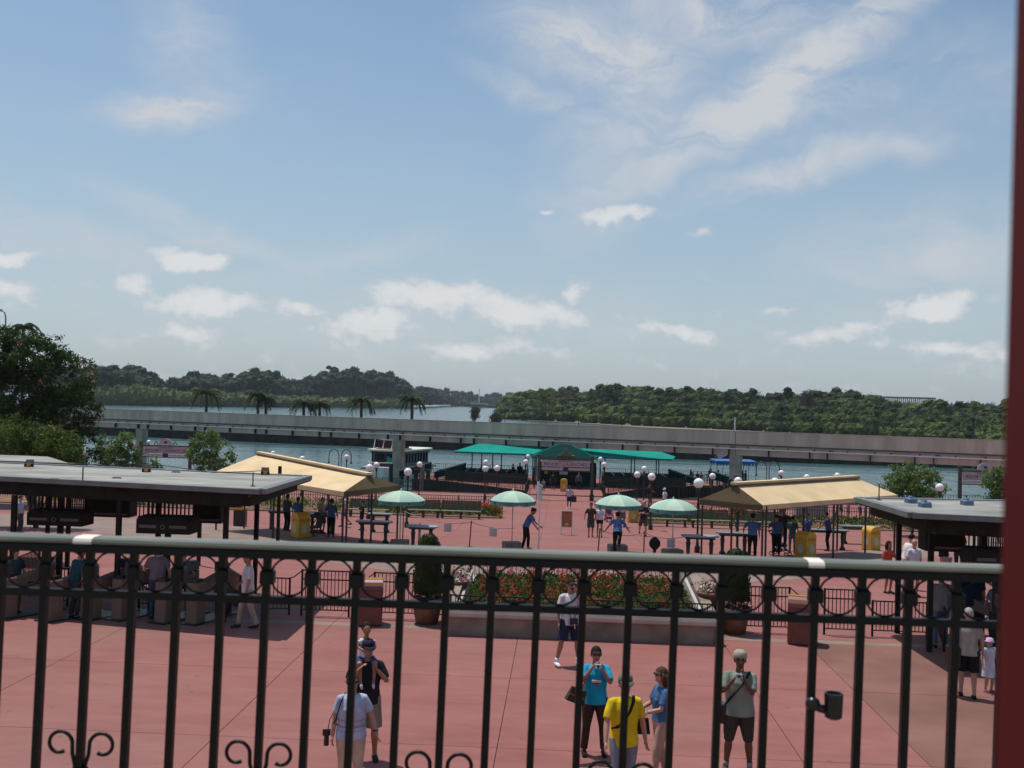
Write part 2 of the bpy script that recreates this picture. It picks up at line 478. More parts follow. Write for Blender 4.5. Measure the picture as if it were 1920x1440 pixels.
# ---------------------------------------------------------------- mesh builder
class MB:
    def __init__(self):
        self.v, self.f, self.mi = [], [], []
        self.m = 0
        self.X = Matrix.Identity(4)

    def add(self, vs, fs):
        o = len(self.v)
        X = self.X
        self.v += [tuple(X @ Vector(p)) for p in vs]
        self.f += [tuple(i + o for i in q) for q in fs]
        self.mi += [self.m] * len(fs)
        return self

    def box(self, x0, x1, y0, y1, z0, z1):
        vs = [(x0, y0, z0), (x1, y0, z0), (x1, y1, z0), (x0, y1, z0), (x0, y0, z1), (x1, y0, z1), (x1, y1, z1), (x0, y1, z1)]
        return self.add(vs, [(3, 2, 1, 0), (4, 5, 6, 7), (0, 1, 5, 4), (1, 2, 6, 5), (2, 3, 7, 6), (3, 0, 4, 7)])

    def cbox(self, c, s):
        return self.box(c[0] - s[0] / 2, c[0] + s[0] / 2, c[1] - s[1] / 2, c[1] + s[1] / 2, c[2] - s[2] / 2, c[2] + s[2] / 2)

    def rbox(self, x0, x1, y0, y1, z0, z1, r=0.02):
        """box with chamfered vertical and top edges"""
        def ring(i, z):
            return [(x0 + i + r, y0 + i, z), (x1 - i - r, y0 + i, z), (x1 - i, y0 + i + r, z), (x1 - i, y1 - i - r, z),
                    (x1 - i - r, y1 - i, z), (x0 + i + r, y1 - i, z), (x0 + i, y1 - i - r, z), (x0 + i, y0 + i + r, z)]
        vs = ring(0, z0) + ring(0, z1 - r) + ring(r * 0.7, z1)
        fs = [tuple(range(7, -1, -1)), tuple(range(16, 24))]
        for k in (0, 8):
            for i in range(8):
                j = (i + 1) % 8
                fs.append((k + i, k + j, k + 8 + j, k + 8 + i))
        return self.add(vs, fs)

    def bar(self, a, b, w, h=None, up=(0, 0, 1)):
        a, b = Vector(a), Vector(b)
        h = w if h is None else h
        d = (b - a).normalized()
        u = Vector(up)
        if abs(d.dot(u)) > 0.98:
            u = Vector((0, 1, 0))
        s = d.cross(u).normalized()
        u = s.cross(d).normalized()
        vs = []
        for p in (a, b):
            for i, j in ((-1, -1), (1, -1), (1, 1), (-1, 1)):
                vs.append(p + s * (i * w / 2) + u * (j * h / 2))
        return self.add(vs, [(3, 2, 1, 0), (4, 5, 6, 7), (0, 1, 5, 4), (1, 2, 6, 5), (2, 3, 7, 6), (3, 0, 4, 7)])

    def tube(self, pts, r, n=8, caps=True, flat=None):
        """sweep; r a number, list of numbers or list of (rx, ry)"""
        pts = [Vector(p) for p in pts]
        k = len(pts)
        rs = r if isinstance(r, (list, tuple)) else [r] * k
        vs, fs = [], []
        prev = None
        for i, p in enumerate(pts):
            d = (pts[min(i + 1, k - 1)] - pts[max(i - 1, 0)])
            d = d.normalized() if d.length > 1e-9 else Vector((0, 0, 1))
            if prev is None:
                ref = Vector(flat) if flat else (Vector((0, 1, 0)) if abs(d.y) < 0.9 else Vector((1, 0, 0)))
                u = (ref - d * ref.dot(d)).normalized()
            else:
                u = (prev - d * prev.dot(d))
                u = u.normalized() if u.length > 1e-6 else prev
            prev = u
            s = d.cross(u)
            rr = rs[i]
            rx, ry = rr if isinstance(rr, (list, tuple)) else (rr, rr)
            for j in range(n):
                a = 2 * pi * j / n
                vs.append(p + s * (cos(a) * rx) + u * (sin(a) * ry))
        for i in range(k - 1):
            for j in range(n):
                q = (j + 1) % n
                fs.append((i * n + j, i * n + q, (i + 1) * n + q, (i + 1) * n + j))
        if caps:
            fs.append(tuple(range(n - 1, -1, -1)))
            fs.append(tuple(range((k - 1) * n, k * n)))
        return self.add(vs, fs)

    def ring(self, c, R, r, axis='y', n=28, m=6):
        vs, fs = [], []
        for i in range(n):
            a = 2 * pi * i / n
            for j in range(m):
                b = 2 * pi * j / m
                q = R + r * cos(b)
                p = (q * cos(a), r * sin(b), q * sin(a)) if axis == 'y' else ((q * cos(a), q * sin(a), r * sin(b)) if axis == 'z' else (r * sin(b), q * cos(a), q * sin(a)))
                vs.append((c[0] + p[0], c[1] + p[1], c[2] + p[2]))
        for i in range(n):
            for j in range(m):
                a, b = i * m + j, i * m + (j + 1) % m
                e, g = ((i + 1) % n) * m + (j + 1) % m, ((i + 1) % n) * m + j
                fs.append((a, b, e, g))
        return self.add(vs, fs)

    def lathe(self, prof, n=16, c=(0, 0, 0)):
        vs, fs = [], []
        for r, z in prof:
            for j in range(n):
                a = 2 * pi * j / n
                vs.append((c[0] + r * cos(a), c[1] + r * sin(a), c[2] + z))
        k = len(prof)
        for i in range(k - 1):
            for j in range(n):
                q = (j + 1) % n
                fs.append((i * n + j, i * n + q, (i + 1) * n + q, (i + 1) * n + j))
        fs.append(tuple(range(n - 1, -1, -1)))
        fs.append(tuple(range((k - 1) * n, k * n)))
        return self.add(vs, fs)

    def ball(self, c, rx, ry=None, rz=None, n=14, m=9, warp=0.0, seed=0):
        ry = rx if ry is None else ry
        rz = rx if rz is None else rz
        vs, fs = [(c[0], c[1], c[2] - rz)], []
        for i in range(1, m):
            t = -pi / 2 + pi * i / m
            for j in range(n):
                a = 2 * pi * j / n
                d = Vector((cos(t) * cos(a), cos(t) * sin(a), sin(t)))
                k = 1.0
                if warp:
                    k += warp * noise.noise(d * 1.9 + Vector((seed * 3.1, seed * 1.7, seed)))
                vs.append((c[0] + rx * d.x * k, c[1] + ry * d.y * k, c[2] + rz * d.z * k))
        vs.append((c[0], c[1], c[2] + rz))
        for j in range(n):
            fs.append((0, 1 + (j + 1) % n, 1 + j))
        for i in range(m - 2):
            for j in range(n):
                q = (j + 1) % n
                fs.append((1 + i * n + j, 1 + i * n + q, 1 + (i + 1) * n + q, 1 + (i + 1) * n + j))
        top = len(vs) - 1
        for j in range(n):
            fs.append((1 + (m - 2) * n + j, 1 + (m - 2) * n + (j + 1) % n, top))
        return self.add(vs, fs)

    def prism(self, poly, z0, z1):
        """polygon in x,y extruded; z1 may be a list"""
        k = len(poly)
        zs = z1 if isinstance(z1, (list, tuple)) else [z1] * k
        zb = z0 if isinstance(z0, (list, tuple)) else [z0] * k
        vs = [(p[0], p[1], zb[i]) for i, p in enumerate(poly)] + [(p[0], p[1], zs[i]) for i, p in enumerate(poly)]
        fs = [tuple(range(k - 1, -1, -1)), tuple(range(k, 2 * k))] + [(i, (i + 1) % k, k + (i + 1) % k, k + i) for i in range(k)]
        return self.add(vs, fs)

    def panel(self, pts, th):
        """a flat plate of any outline, thickened along its normal"""
        pts = [Vector(p) for p in pts]
        nrm = Vector((0, 0, 0))
        for i in range(1, len(pts) - 1):
            nrm += (pts[i] - pts[0]).cross(pts[i + 1] - pts[0])
        nrm.normalize()
        k = len(pts)
        vs = [p - nrm * th for p in pts] + pts
        fs = [tuple(range(k - 1, -1, -1)), tuple(range(k, 2 * k))] + [(i, (i + 1) % k, k + (i + 1) % k, k + i) for i in range(k)]
        return self.add(vs, fs)

    def leaf(self, p, s, rnd=random):
        """one leaf-sized tilted rhombus"""
        a = Vector((rnd.uniform(-1, 1), rnd.uniform(-1, 1), rnd.uniform(-1, 1)))
        a = a.normalized() if a.length > 0.05 else Vector((1, 0, 0))
        b = a.cross(Vector((rnd.uniform(-1, 1), rnd.uniform(-1, 1), rnd.uniform(0.2, 1)))).normalized()
        a = a * s
        b = b * (s * 0.45)
        p = Vector(p)
        return self.add([p - a, p + b, p + a, p - b], [(0, 1, 2, 3)])

    def mesh(self, name, mats, smooth=False):
        me = bpy.data.meshes.new(name)
        me.from_pydata(self.v, [], self.f)
        if not isinstance(mats, (list, tuple)):
            mats = [mats]
        for m in mats:
            me.materials.append(m)
        if len(mats) > 1:
            me.polygons.foreach_set('material_index', self.mi)
        if smooth:
            me.polygons.foreach_set('use_smooth', [True] * len(me.polygons))
        me.update()
        return me

    def build(self, name, mats, parent=None, smooth=False, loc=None):
        return link(name, self.mesh(name, mats, smooth), parent, loc)


def link(name, me, parent=None, loc=None, rot=None):
    o = bpy.data.objects.new(name, me)
    COL.objects.link(o)
    if parent is not None:
        o.parent = parent
    if loc is not None:
        o.location = loc
    if rot is not None:
        o.rotation_euler = rot
    return o


def tag(o, label=None, cat=None, group=None, kind=None):
    if label:
        o['label'] = label
    if cat:
        o['category'] = cat
    if group:
        o['group'] = group
    if kind:
        o['kind'] = kind
    return o


def thing(name, label, cat, loc=(0, 0, 0), rz=0.0, group=None):
    o = bpy.data.objects.new(name, None)
    o.empty_display_size = 0.3
    COL.objects.link(o)
    o.location = loc
    o.rotation_euler = (0, 0, rz)
    return tag(o, label, cat, group)


def kids(o):
    return [c for c in bpy.data.objects if c.parent == o]


class Proto:
    """remembers parts of a thing so that it can be copied quickly"""
    def __init__(self, root):
        self.root = root
        self.parts = kids(root)
        self.subs = {p.name: kids(p) for p in self.parts}

    def copy(self, label, loc, rz=0.0, scale=None):
        r = self.root.copy()
        COL.objects.link(r)
        r.location = loc
        r.rotation_euler = (0, 0, rz)
        if scale:
            r.scale = scale
        r['label'] = label
        for p in self.parts:
            c = p.copy()
            COL.objects.link(c)
            c.parent = r
            for s in self.subs[p.name]:
                d = s.copy()
                COL.objects.link(d)
                d.parent = c
        return r
# ================================================================ SETTING
def concrete_red():
    m = bpy.data.materials.new('red_paving')
    m.use_nodes = True
    t = m.node_tree
    b = t.nodes['Principled BSDF']
    b.inputs['Roughness'].default_value = 0.75
    b.inputs['Specular IOR Level'].default_value = 0.15
    g = nd(t, 'ShaderNodeNewGeometry')
    oi = nd(t, 'ShaderNodeObjectInfo')
    big = nd(t, 'ShaderNodeTexNoise')
    big.inputs['Scale'].default_value = 0.33
    big.inputs['Detail'].default_value = 5
    big.inputs['Roughness'].default_value = 0.65
    fine = nd(t, 'ShaderNodeTexNoise')
    fine.inputs['Scale'].default_value = 3.2
    fine.inputs['Detail'].default_value = 6
    grit = nd(t, 'ShaderNodeTexNoise')
    grit.inputs['Scale'].default_value = 45
    mp = nd(t, 'ShaderNodeMapping')
    mp.inputs['Scale'].default_value = (0.6, 1.6, 1)
    t.links.new(g.outputs['Position'], mp.inputs[0])
    for x in (big, fine):
        t.links.new(mp.outputs[0], x.inputs['Vector'])
    t.links.new(g.outputs['Position'], grit.inputs['Vector'])
    a = nd(t, 'ShaderNodeMath', operation='MULTIPLY_ADD')
    t.links.new(fine.outputs['Fac'], a.inputs[0])
    a.inputs[1].default_value = 0.45
    t.links.new(big.outputs['Fac'], a.inputs[2])
    a2 = nd(t, 'ShaderNodeMath', operation='MULTIPLY_ADD')
    t.links.new(oi.outputs['Random'], a2.inputs[0])
    a2.inputs[1].default_value = 0.16
    t.links.new(a.outputs[0], a2.inputs[2])
    cr = nd(t, 'ShaderNodeValToRGB')
    e = cr.color_ramp.elements
    e[0].position, e[0].color = 0.50, (0.228, 0.088, 0.076, 1)
    e[1].position, e[1].color = 1.00, (0.285, 0.124, 0.110, 1)
    k = e.new(0.72)
    k.color = (0.266, 0.103, 0.092, 1)
    t.links.new(a2.outputs[0], cr.inputs[0])
    st = nd(t, 'ShaderNodeTexNoise')          # worn greyish patches
    st.inputs['Scale'].default_value = 0.16
    st.inputs['Detail'].default_value = 3
    t.links.new(g.outputs['Position'], st.inputs['Vector'])
    sm = nd(t, 'ShaderNodeMapRange')
    sm.inputs[1].default_value = 0.5
    sm.inputs[2].default_value = 0.7
    sm.inputs[4].default_value = 0.5
    t.links.new(st.outputs['Fac'], sm.inputs[0])
    mx = nd(t, 'ShaderNodeMix', data_type='RGBA')
    mx.inputs[7].default_value = (0.245, 0.132, 0.116, 1)
    t.links.new(sm.outputs[0], mx.inputs[0])
    t.links.new(cr.outputs[0], mx.inputs[6])
    # spots of gum and spilled drinks, and broad dirty streaks left by cleaning
    vo = nd(t, 'ShaderNodeTexVoronoi')
    vo.inputs['Scale'].default_value = 1.7
    t.links.new(g.outputs['Position'], vo.inputs['Vector'])
    sp_ = nd(t, 'ShaderNodeMapRange')
    sp_.inputs[1].default_value = 0.03
    sp_.inputs[2].default_value = 0.10
    sp_.inputs[3].default_value = 0.72
    sp_.inputs[4].default_value = 1.0
    t.links.new(vo.outputs['Distance'], sp_.inputs[0])
    dn = nd(t, 'ShaderNodeTexNoise')
    dn.inputs['Scale'].default_value = 0.8
    dn.inputs['Detail'].default_value = 8
    dn.inputs['Roughness'].default_value = 0.7
    dm = nd(t, 'ShaderNodeMapping')
    dm.inputs['Rotation'].default_value = (0, 0, 0.6)
    dm.inputs['Scale'].default_value = (0.5, 1.8, 1)
    t.links.new(g.outputs['Position'], dm.inputs[0])
    t.links.new(dm.outputs[0], dn.inputs['Vector'])
    dr_ = nd(t, 'ShaderNodeMapRange')
    dr_.inputs[1].default_value = 0.30
    dr_.inputs[2].default_value = 0.70
    dr_.inputs[3].default_value = 0.82
    dr_.inputs[4].default_value = 1.08
    t.links.new(dn.outputs['Fac'], dr_.inputs[0])
    mu = nd(t, 'ShaderNodeMath', operation='MULTIPLY')
    t.links.new(sp_.outputs[0], mu.inputs[0])
    t.links.new(dr_.outputs[0], mu.inputs[1])
    vm = nd(t, 'ShaderNodeVectorMath', operation='SCALE')
    t.links.new(mx.outputs[2], vm.inputs[0])
    t.links.new(mu.outputs[0], vm.inputs['Scale'])
    t.links.new(vm.outputs[0], b.inputs['Base Color'])
    bp = nd(t, 'ShaderNodeBump')
    bp.inputs['Strength'].default_value = 0.25
    bp.inputs['Distance'].default_value = 0.01
    t.links.new(grit.outputs['Fac'], bp.inputs['Height'])
    t.links.new(bp.outputs[0], b.inputs['Normal'])
    return m


M_PAVE = concrete_red()
M_JOINT = MM('joint_bed', (0.185, 0.090, 0.076), 0.9, var=0.2)
M_GREYRED = MM('worn_red_paving', (0.215, 0.106, 0.088), 0.85, var=0.14, scale=0.6, bump=0.2, bscale=30, spec=.15)
M_TANPAVE = MM('grey_tan_paving', (0.225, 0.155, 0.128), 0.85, var=0.12, scale=1.2, bump=0.2, bscale=30)
M_PALEPAVE = MM('pale_paving', (0.42, 0.40, 0.37), 0.85, var=0.08, scale=1.0, bump=0.1)
M_SAND = MM('sandy_ground', (0.20, 0.17, 0.11), 0.9, var=0.2, scale=0.02)
M_DARKWALL = MM('dark_quay_wall', (0.028, 0.027, 0.024), 0.9, var=0.4, scale=0.7, bump=0.4, bscale=3)

# the ground far below everything, out to the horizon
g = MB().add([(-5100, -100, -7), (5100, -100, -7), (5100, 9100, -7), (-5100, 9100, -7)], [(0, 1, 2, 3)]).build('ground', M_SAND)
tag(g, kind='structure')


def water_mat():
    m = bpy.data.materials.new('lagoon_water')
    m.use_nodes = True
    t = m.node_tree
    b = t.nodes['Principled BSDF']
    b.inputs['Base Color'].default_value = (0.045, 0.095, 0.095, 1)
    b.inputs['Roughness'].default_value = 0.16
    b.inputs['IOR'].default_value = 1.33
    b.inputs['Specular IOR Level'].default_value = 0.42
    g = nd(t, 'ShaderNodeNewGeometry')
    hs = []
    for sc, st, w in ((0.9, (1, 1.5, 1), 0.5), (0.22, (1, 1.8, 1), 0.8), (0.035, (1, 2.5, 1), 1.2)):
        mp = nd(t, 'ShaderNodeMapping')
        mp.inputs['Scale'].default_value = st
        n = nd(t, 'ShaderNodeTexNoise')
        n.inputs['Scale'].default_value = sc
        n.inputs['Detail'].default_value = 3
        t.links.new(g.outputs['Position'], mp.inputs[0])
        t.links.new(mp.outputs[0], n.inputs['Vector'])
        mu = nd(t, 'ShaderNodeMath', operation='MULTIPLY')
        t.links.new(n.outputs['Fac'], mu.inputs[0])
        mu.inputs[1].default_value = w / (sc ** 0.5)
        hs.append(mu.outputs[0])
    a = nd(t, 'ShaderNodeMath', operation='ADD')
    t.links.new(hs[0], a.inputs[0])
    t.links.new(hs[1], a.inputs[1])
    a2 = nd(t, 'ShaderNodeMath', operation='ADD')
    t.links.new(a.outputs[0], a2.inputs[0])
    t.links.new(hs[2], a2.inputs[1])
    bp = nd(t, 'ShaderNodeBump')
    bp.inputs['Strength'].default_value = 0.85
    bp.inputs['Distance'].default_value = 0.28
    t.links.new(a2.outputs[0], bp.inputs['Height'])
    t.links.new(bp.outputs[0], b.inputs['Normal'])
    return m


M_WATER = water_mat()
WZ = -3.6
w = MB().add([(-5000, 86.0, WZ), (5000, 86.0, WZ), (5000, 9000, WZ), (-5000, 9000, WZ)], [(0, 1, 2, 3)]).build('water', M_WATER)
tag(w, kind='structure')

# plaza: a sloping bed with concrete slabs lying on it
ys = [-60, 10, 29, 34, 39, 44, 48, 52, 56, 60.5, 60.6, 62.6, 62.7, 66, 70, 75, 80, 86]
mb = MB()
XL = 95
vs = [(sx * XL, y, gz(y) - 0.03) for y in ys for sx in (-1, 1)]
vs += [(sx * XL, 86, -4.2) for sx in (-1, 1)]
fs = [(2 * i, 2 * i + 1, 2 * i + 3, 2 * i + 2) for i in range(len(ys))]
plaza = MB().add(vs, fs).build('plaza', M_JOINT)
tag(plaza, kind='structure')


def slab(x0, x1, y0, y1, mt, gap=0.0065, lift=0.0):
    x0, x1, y0, y1 = x0 + gap, x1 - gap, y0 + gap, y1 - gap
    cuts = [y0] + [y for y, _ in PROF if y0 < y < y1] + [y1]
    m = MB()
    for a, b in zip(cuts, cuts[1:]):
        za, zb = gz(a + 1e-4) + lift, gz(b - 1e-4) + lift
        m.add([(x0, a, za - 0.03 - lift), (x1, a, za - 0.03 - lift), (x1, b, zb - 0.03 - lift), (x0, b, zb - 0.03 - lift), (x0, a, za), (x1, a, za), (x1, b, zb), (x0, b, zb)],
              [(3, 2, 1, 0), (4, 5, 6, 7), (0, 1, 5, 4), (1, 2, 6, 5), (2, 3, 7, 6), (3, 0, 4, 7)])
    return m.build('slab', mt, plaza)


XG = G(1540, 1235).x
xl = [-95, -60, -42, -34, -28] + [-24.6, -19.6, -14.6, -10.1, -5.45, -0.9, 3.9, XG, 13.9, 18.9, 23.9] + [29, 36, 46, 62, 95]
yl = [-60, 5, 12, 16.2, 20.3, 24.35, 24.75, 29, 34, 39, 44, 48.5, 53, 57, 60.5]
for i in range(len(xl) - 1):
    for j in range(len(yl) - 1):
        slab(xl[i], xl[i + 1], yl[j], yl[j + 1], M_TANPAVE if j == 5 else (M_GREYRED if (xl[i] >= XG - .01 and j < 5) else M_PAVE))
slab(-95, 95, 60.6, 62.6, M_PAVE, 0.0)
for i in range(0, len(xl) - 1, 2):
    j = min(i + 2, len(xl) - 1)
    slab(xl[i], xl[j], 62.7, 74, M_PAVE)
    slab(xl[i], xl[j], 74, 86, M_PAVE)


def sheet(name, pts, mt, lift):
    """a thin paved sheet that follows the slope of the plaza"""
    bm = bmesh.new()
    f = bm.faces.new([bm.verts.new((p[0], p[1], 0)) for p in pts])
    for y, _ in PROF:
        if -50 < y < 86:
            bmesh.ops.bisect_plane(bm, geom=bm.verts[:] + bm.edges[:] + bm.faces[:], plane_co=(0, y, 0), plane_no=(0, 1, 0))
    for v in bm.verts:
        v.co.z = gz(v.co.y) + lift
    bmesh.ops.recalc_face_normals(bm, faces=bm.faces)
    me = bpy.data.meshes.new(name)
    bm.to_mesh(me)
    bm.free()
    me.materials.append(mt)
    o = link(name, me)
    tag(o, kind='structure')
    return o


up = [(-60, 962), (60, 964), (165, 969), (260, 973), (390, 980), (450, 988), (560, 1000), (640, 1012), (740, 1030), (850, 1042), (980, 1047), (1120, 1052), (1260, 1056), (1400, 1052), (1500, 1048), (1600, 1036), (1680, 1024), (1780, 1012), (1960, 1000)]
lo = [(1960, 1022), (1780, 1038), (1690, 1056), (1600, 1074), (1500, 1086), (1400, 1092), (1260, 1094), (1120, 1092), (980, 1088), (850, 1080), (740, 1072), (640, 1058), (560, 1046), (450, 1034), (390, 1021), (260, 1008), (165, 998), (60, 990), (-60, 986)]
sheet('curved_path', [G(x, y) for x, y in up + lo], M_TANPAVE, 0.006)
a, b = G(868, 1150), G(1352, 1165)
sheet('pale_path', [(a.x - 0.3, 28.2), (b.x + 0.3, 28.2), (b.x + 0.6, 33.2), (a.x - 0.6, 33.2)], M_PALEPAVE, 0.010)

# ---------------------------------------------------------------- station platform and its railing
pf = MB().box(-12, 12, -5, 3.05, 3.62, 3.9).build('platform', M_STONE2)
tag(pf, kind='structure')

hA, hB = P(-60, 992.5, 5.1), P(1960, 1057.5, 5.1)      # the line of the handrail, seen at two pixels of its far top edge
rdir = Vector((hB.x - hA.x, hB.y - hA.y, 0))
rlen = rdir.length
rdir.normalize()
rang = atan2(rdir.y, rdir.x)
rail = thing('iron_railing', 'black iron railing with rings and scrolls under a worn green handrail, closest to the viewer', 'railing', (hA.x, hA.y, 3.9), rang)
LEAN = radians(1.0)


def rl(px, py, dz=1.2):
    """railing coordinate (distance along it) of a pixel"""
    p = P(px, py, 3.9 + dz)
    return (Vector((p.x, p.y, 0)) - Vector((hA.x, hA.y, 0))).dot(rdir)


# where the rail line is hit by the view ray of a pixel
def along(px, py):
    d = ray(px, py)
    nrm = Vector((-rdir.y, rdir.x, 0))
    t = ((Vector((hA.x, hA.y, 0)) - Vector((CAM.x, CAM.y, 0))).dot(nrm) - 0.041) / d.dot(nrm)
    q = CAM + d * t
    return (Vector((q.x, q.y, 0)) - Vector((hA.x, hA.y, 0))).dot(rdir), q.z


sa, _ = along(164.6, 1140)
sb, _ = along(1790, 1150)
sp = (sb - sa) / 19.0
s0 = sa + 9 * sp
zt = 1.2
# handrail: a flattened round bar
m = MB()
prof = [(0.000, -0.0122), (-0.036, -0.0120), (-0.041, -0.009), (-0.0415, -0.004), (-0.037, 0.003), (-0.022, 0.0065), (0.022, 0.0065), (0.037, 0.003), (0.0415, -0.004), (0.041, -0.009), (0.036, -0.0120)]
prof = [(y - 0.042, z - 0.008) for y, z in prof]
n = len(prof)
vs = [(x, y, zt + z) for x in (-0.6, rlen + 0.6) for y, z in prof]
fs = [(i, (i + 1) % n, n + (i + 1) % n, n + i) for i in range(n)] + [tuple(range(n - 1, -1, -1)), tuple(range(n, 2 * n))]
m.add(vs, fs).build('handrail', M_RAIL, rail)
MB().rbox(-0.6, rlen + 0.6, -0.0835, -0.006, zt - 0.042, zt - 0.0205, 0.004).build('rail_underside_shade', M_IRON, rail)  # shaded lower side of the handrail, put in as a black bar
_, zr = along(966, 1140)
zlow = zr - 3.9                                   # the lower rail
MB().box(-0.6, rlen + 0.6, -0.052, -0.030, zlow - 0.010, zlow + 0.010).build('lower_rail', M_IRON, rail)
MB().box(-0.6, rlen + 0.6, -0.052, -0.030, 0.10, 0.12).build('bottom_rail', M_IRON, rail)
R = (zt - 0.042 - (zlow + 0.010)) / 2
ztop = zt - 0.042
bal = MB().box(-0.0098, 0.0098, -0.0098, 0.0098, 0.0, ztop).mesh('baluster', M_IRON)
col = MB().rbox(-0.0190, 0.0190, -0.019, 0.019, -0.019, 0.019, 0.006)
colm = col.mesh('collar', M_IRON)
ringm = MB().ring((0, 0, 0), R - 0.0022, 0.0030, 'y', 40, 8).mesh('ring', M_IRON, True)
i0 = int((s0 + 0.5) / sp)
for i in range(-i0, int((rlen + 0.5 - s0) / sp) + 1):
    s = s0 + i * sp
    lean = s + 0.012
    o = link('baluster', bal, rail, (s - sin(LEAN) * 1.0, -0.041, 0), (0, LEAN, 0))
    link('collar', colm, rail, (s + 0.004, -0.041, zlow + 0.010 + R), (0, LEAN, 0))
    link('ring', ringm, rail, (s + sp / 2 + 0.003, -0.041, zlow + 0.010 + R))
# scrolls on every fourth baluster
sc = MB()
for sx in (-1, 1):
    pts = []
    for k in range(30):
        t = k / 29
        a = radians(-20 + 300 * t)
        rr = 0.034 * (1 - 0.45 * t)
        if t < 0.001:
            pass
        pts.append((a, rr))
    path = [(sx * 0.013, 0, -0.075), (sx * 0.016, 0, -0.055), (sx * 0.023, 0, -0.030)]
    cx, cz = sx * 0.060, -0.004
    for k in range(26):
        t = k / 25
        a = radians(170 - 290 * t)
        rr = 0.036 - 0.012 * t
        path.append((cx + sx * rr * cos(a), 0, cz + rr * sin(a)))
    sc.tube(path, [0.0055] * 5 + [0.0052] * (len(path) - 7) + [0.0056, 0.0064], 8)
sc.rbox(-0.020, 0.020, -0.016, 0.016, -0.115, -0.065, 0.005)
scm = sc.mesh('scroll', M_IRON, True)
for px, py in ((155, 1393), (484, 1412), (823, 1432), (1160, 1450), (1500, 1468), (1840, 1486)):
    s, z = along(px, py)
    k = round((s - s0) / sp)
    link('scroll', scm, rail, (s0 + k * sp + 0.002 - (1.1 - (z - 3.9)) * 0.0175 , -0.041, z - 3.9), (0, LEAN, 0))
# white tape round the handrail, at two places
for px, py, w_ in ((167, 1012, 0.052), (1524, 1068, 0.042)):
    s, z = along(px, py)
    k = MB()
    pr = [(y * 1.03 + 0.0013, z_ * 1.04 + 0.0012) for y, z_ in prof]
    pr = [(y - 0.0, z_) for y, z_ in pr]
    vs = [(x, y, zt + z_) for x in (s - w_ / 2, s + w_ / 2) for y, z_ in pr]
    k.add(vs, fs)
    k.build('tape', MM('white_tape', (0.75, 0.68, 0.60), 0.7, var=0.05), rail)
# floodlight clamped to a baluster
s, z = along(1543, 1318)
fl = thing('clamp_lamp', 'small black cylindrical spotlight clamped to the railing at lower right', 'spotlight',
           tuple(Vector((hA.x, hA.y, 0)) + rdir * s + Vector((0, 0, z))), rang)
MB().ball((-0.030, -0.052, 0.000), 0.020, 0.020, 0.020).build('clamp', M_BLACK, fl, True)
MB().tube([(-0.03, -0.055, 0), (-0.012, -0.058, -0.010), (0.006, -0.060, -0.012)], [0.012, 0.011, 0.013], 10).build('bracket', M_BLACK, fl, True)
h = MB().lathe([(0.0, -0.032), (0.016, -0.034), (0.0225, -0.029), (0.0245, 0.028), (0.0235, 0.034), (0.020, 0.034), (0.019, 0.027), (0.0, 0.026)], 20, (0.022, -0.064, 0.0))
h.build('lamp_head', M_BLACK, fl, False)
# red post at the right, very close
q = CAM + ray(1884, 720) * 0.62
post = thing('red_post', 'dark red painted station post filling the right edge of the view', 'post', (q.x + 0.0595, q.y + 0.03, 3.9), YAW)
MB().rbox(-0.045, 0.045, -0.045, 0.045, 0.0, 3.6, 0.006).build('shaft', M_REDPOST, post)
MB().rbox(-0.07, 0.07, -0.07, 0.07, 0.0, 0.35, 0.01).build('base', M_REDPOST, post)
post.rotation_euler = (0, radians(0.60), YAW)

# ---------------------------------------------------------------- monorail beam
BZ0, BZT = 1.18, 3.4
A_, B_ = P(-500, 742, BZT), P(2500, 848, BZT)
d = (B_ - A_)
blen = d.length
ba = atan2(d.y, d.x)
beam = thing('concrete_beam', 'long grey concrete elevated guideway beam crossing the lagoon on two pillars', 'guideway', (A_.x, A_.y, 0), ba)


def bs(px, py):
    """distance along the beam seen at a pixel"""
    dd = ray(px, py)
    nrm = Vector((-sin(ba), cos(ba), 0))
    t = (Vector((A_.x, A_.y, 0)) - Vector((0, 0, 0))).dot(nrm) / dd.dot(nrm)
    q = CAM + dd * t
    return (Vector((q.x, q.y, 0)) - Vector((A_.x, A_.y, 0))).dot(Vector((cos(ba), sin(ba), 0))), q.z


j1 = bs(745, 800)[0]
j2 = bs(1379, 820)[0]
span = j2 - j1
js = [j1 + span * k for k in range(-4, 6)]
js = [x for x in js if 0 < x < blen]
_, zd = bs(960, 822)
zd = BZT - 1.22
for a, b in zip([0] + js, js + [blen]):
    MB().box(a + 0.02, b - 0.02, 0.0, 0.95, zd, BZT).build('upper_girder', M_CONC, beam)
    MB().box(a + 0.02, b - 0.02, 0.10, 0.85, BZ0, zd - 0.001).build('lower_girder', M_CONC2, beam)
MB().box(0, blen, -0.03, 0.16, BZT - 0.04, BZT + 0.04).build('top_lip', M_STONE, beam)
MB().box(0, blen, -0.06, 0.12, zd - 0.09, zd + 0.03).build('ledge', MM('ledge_shadow_paint', (0.10, 0.092, 0.085), 0.8), beam)  # dark strip paints in the shadow line below the upper girder
zrail = BZ0 + 0.60
MB().box(0, blen, -0.22, -0.13, zrail - 0.03, zrail + 0.075).build('pale_pipe', M_WHITE, beam)
pk = MB().box(-0.05, 0.05, -0.20, 0.10, BZ0 + 0.02, zrail - 0.03).mesh('pipe_bracket', M_WOOD)
pins = MB().box(-0.06, 0.06, -0.10, 0.0, 0.0, 0.14).mesh('pin', M_WOOD)
x = 3.0
k = 0
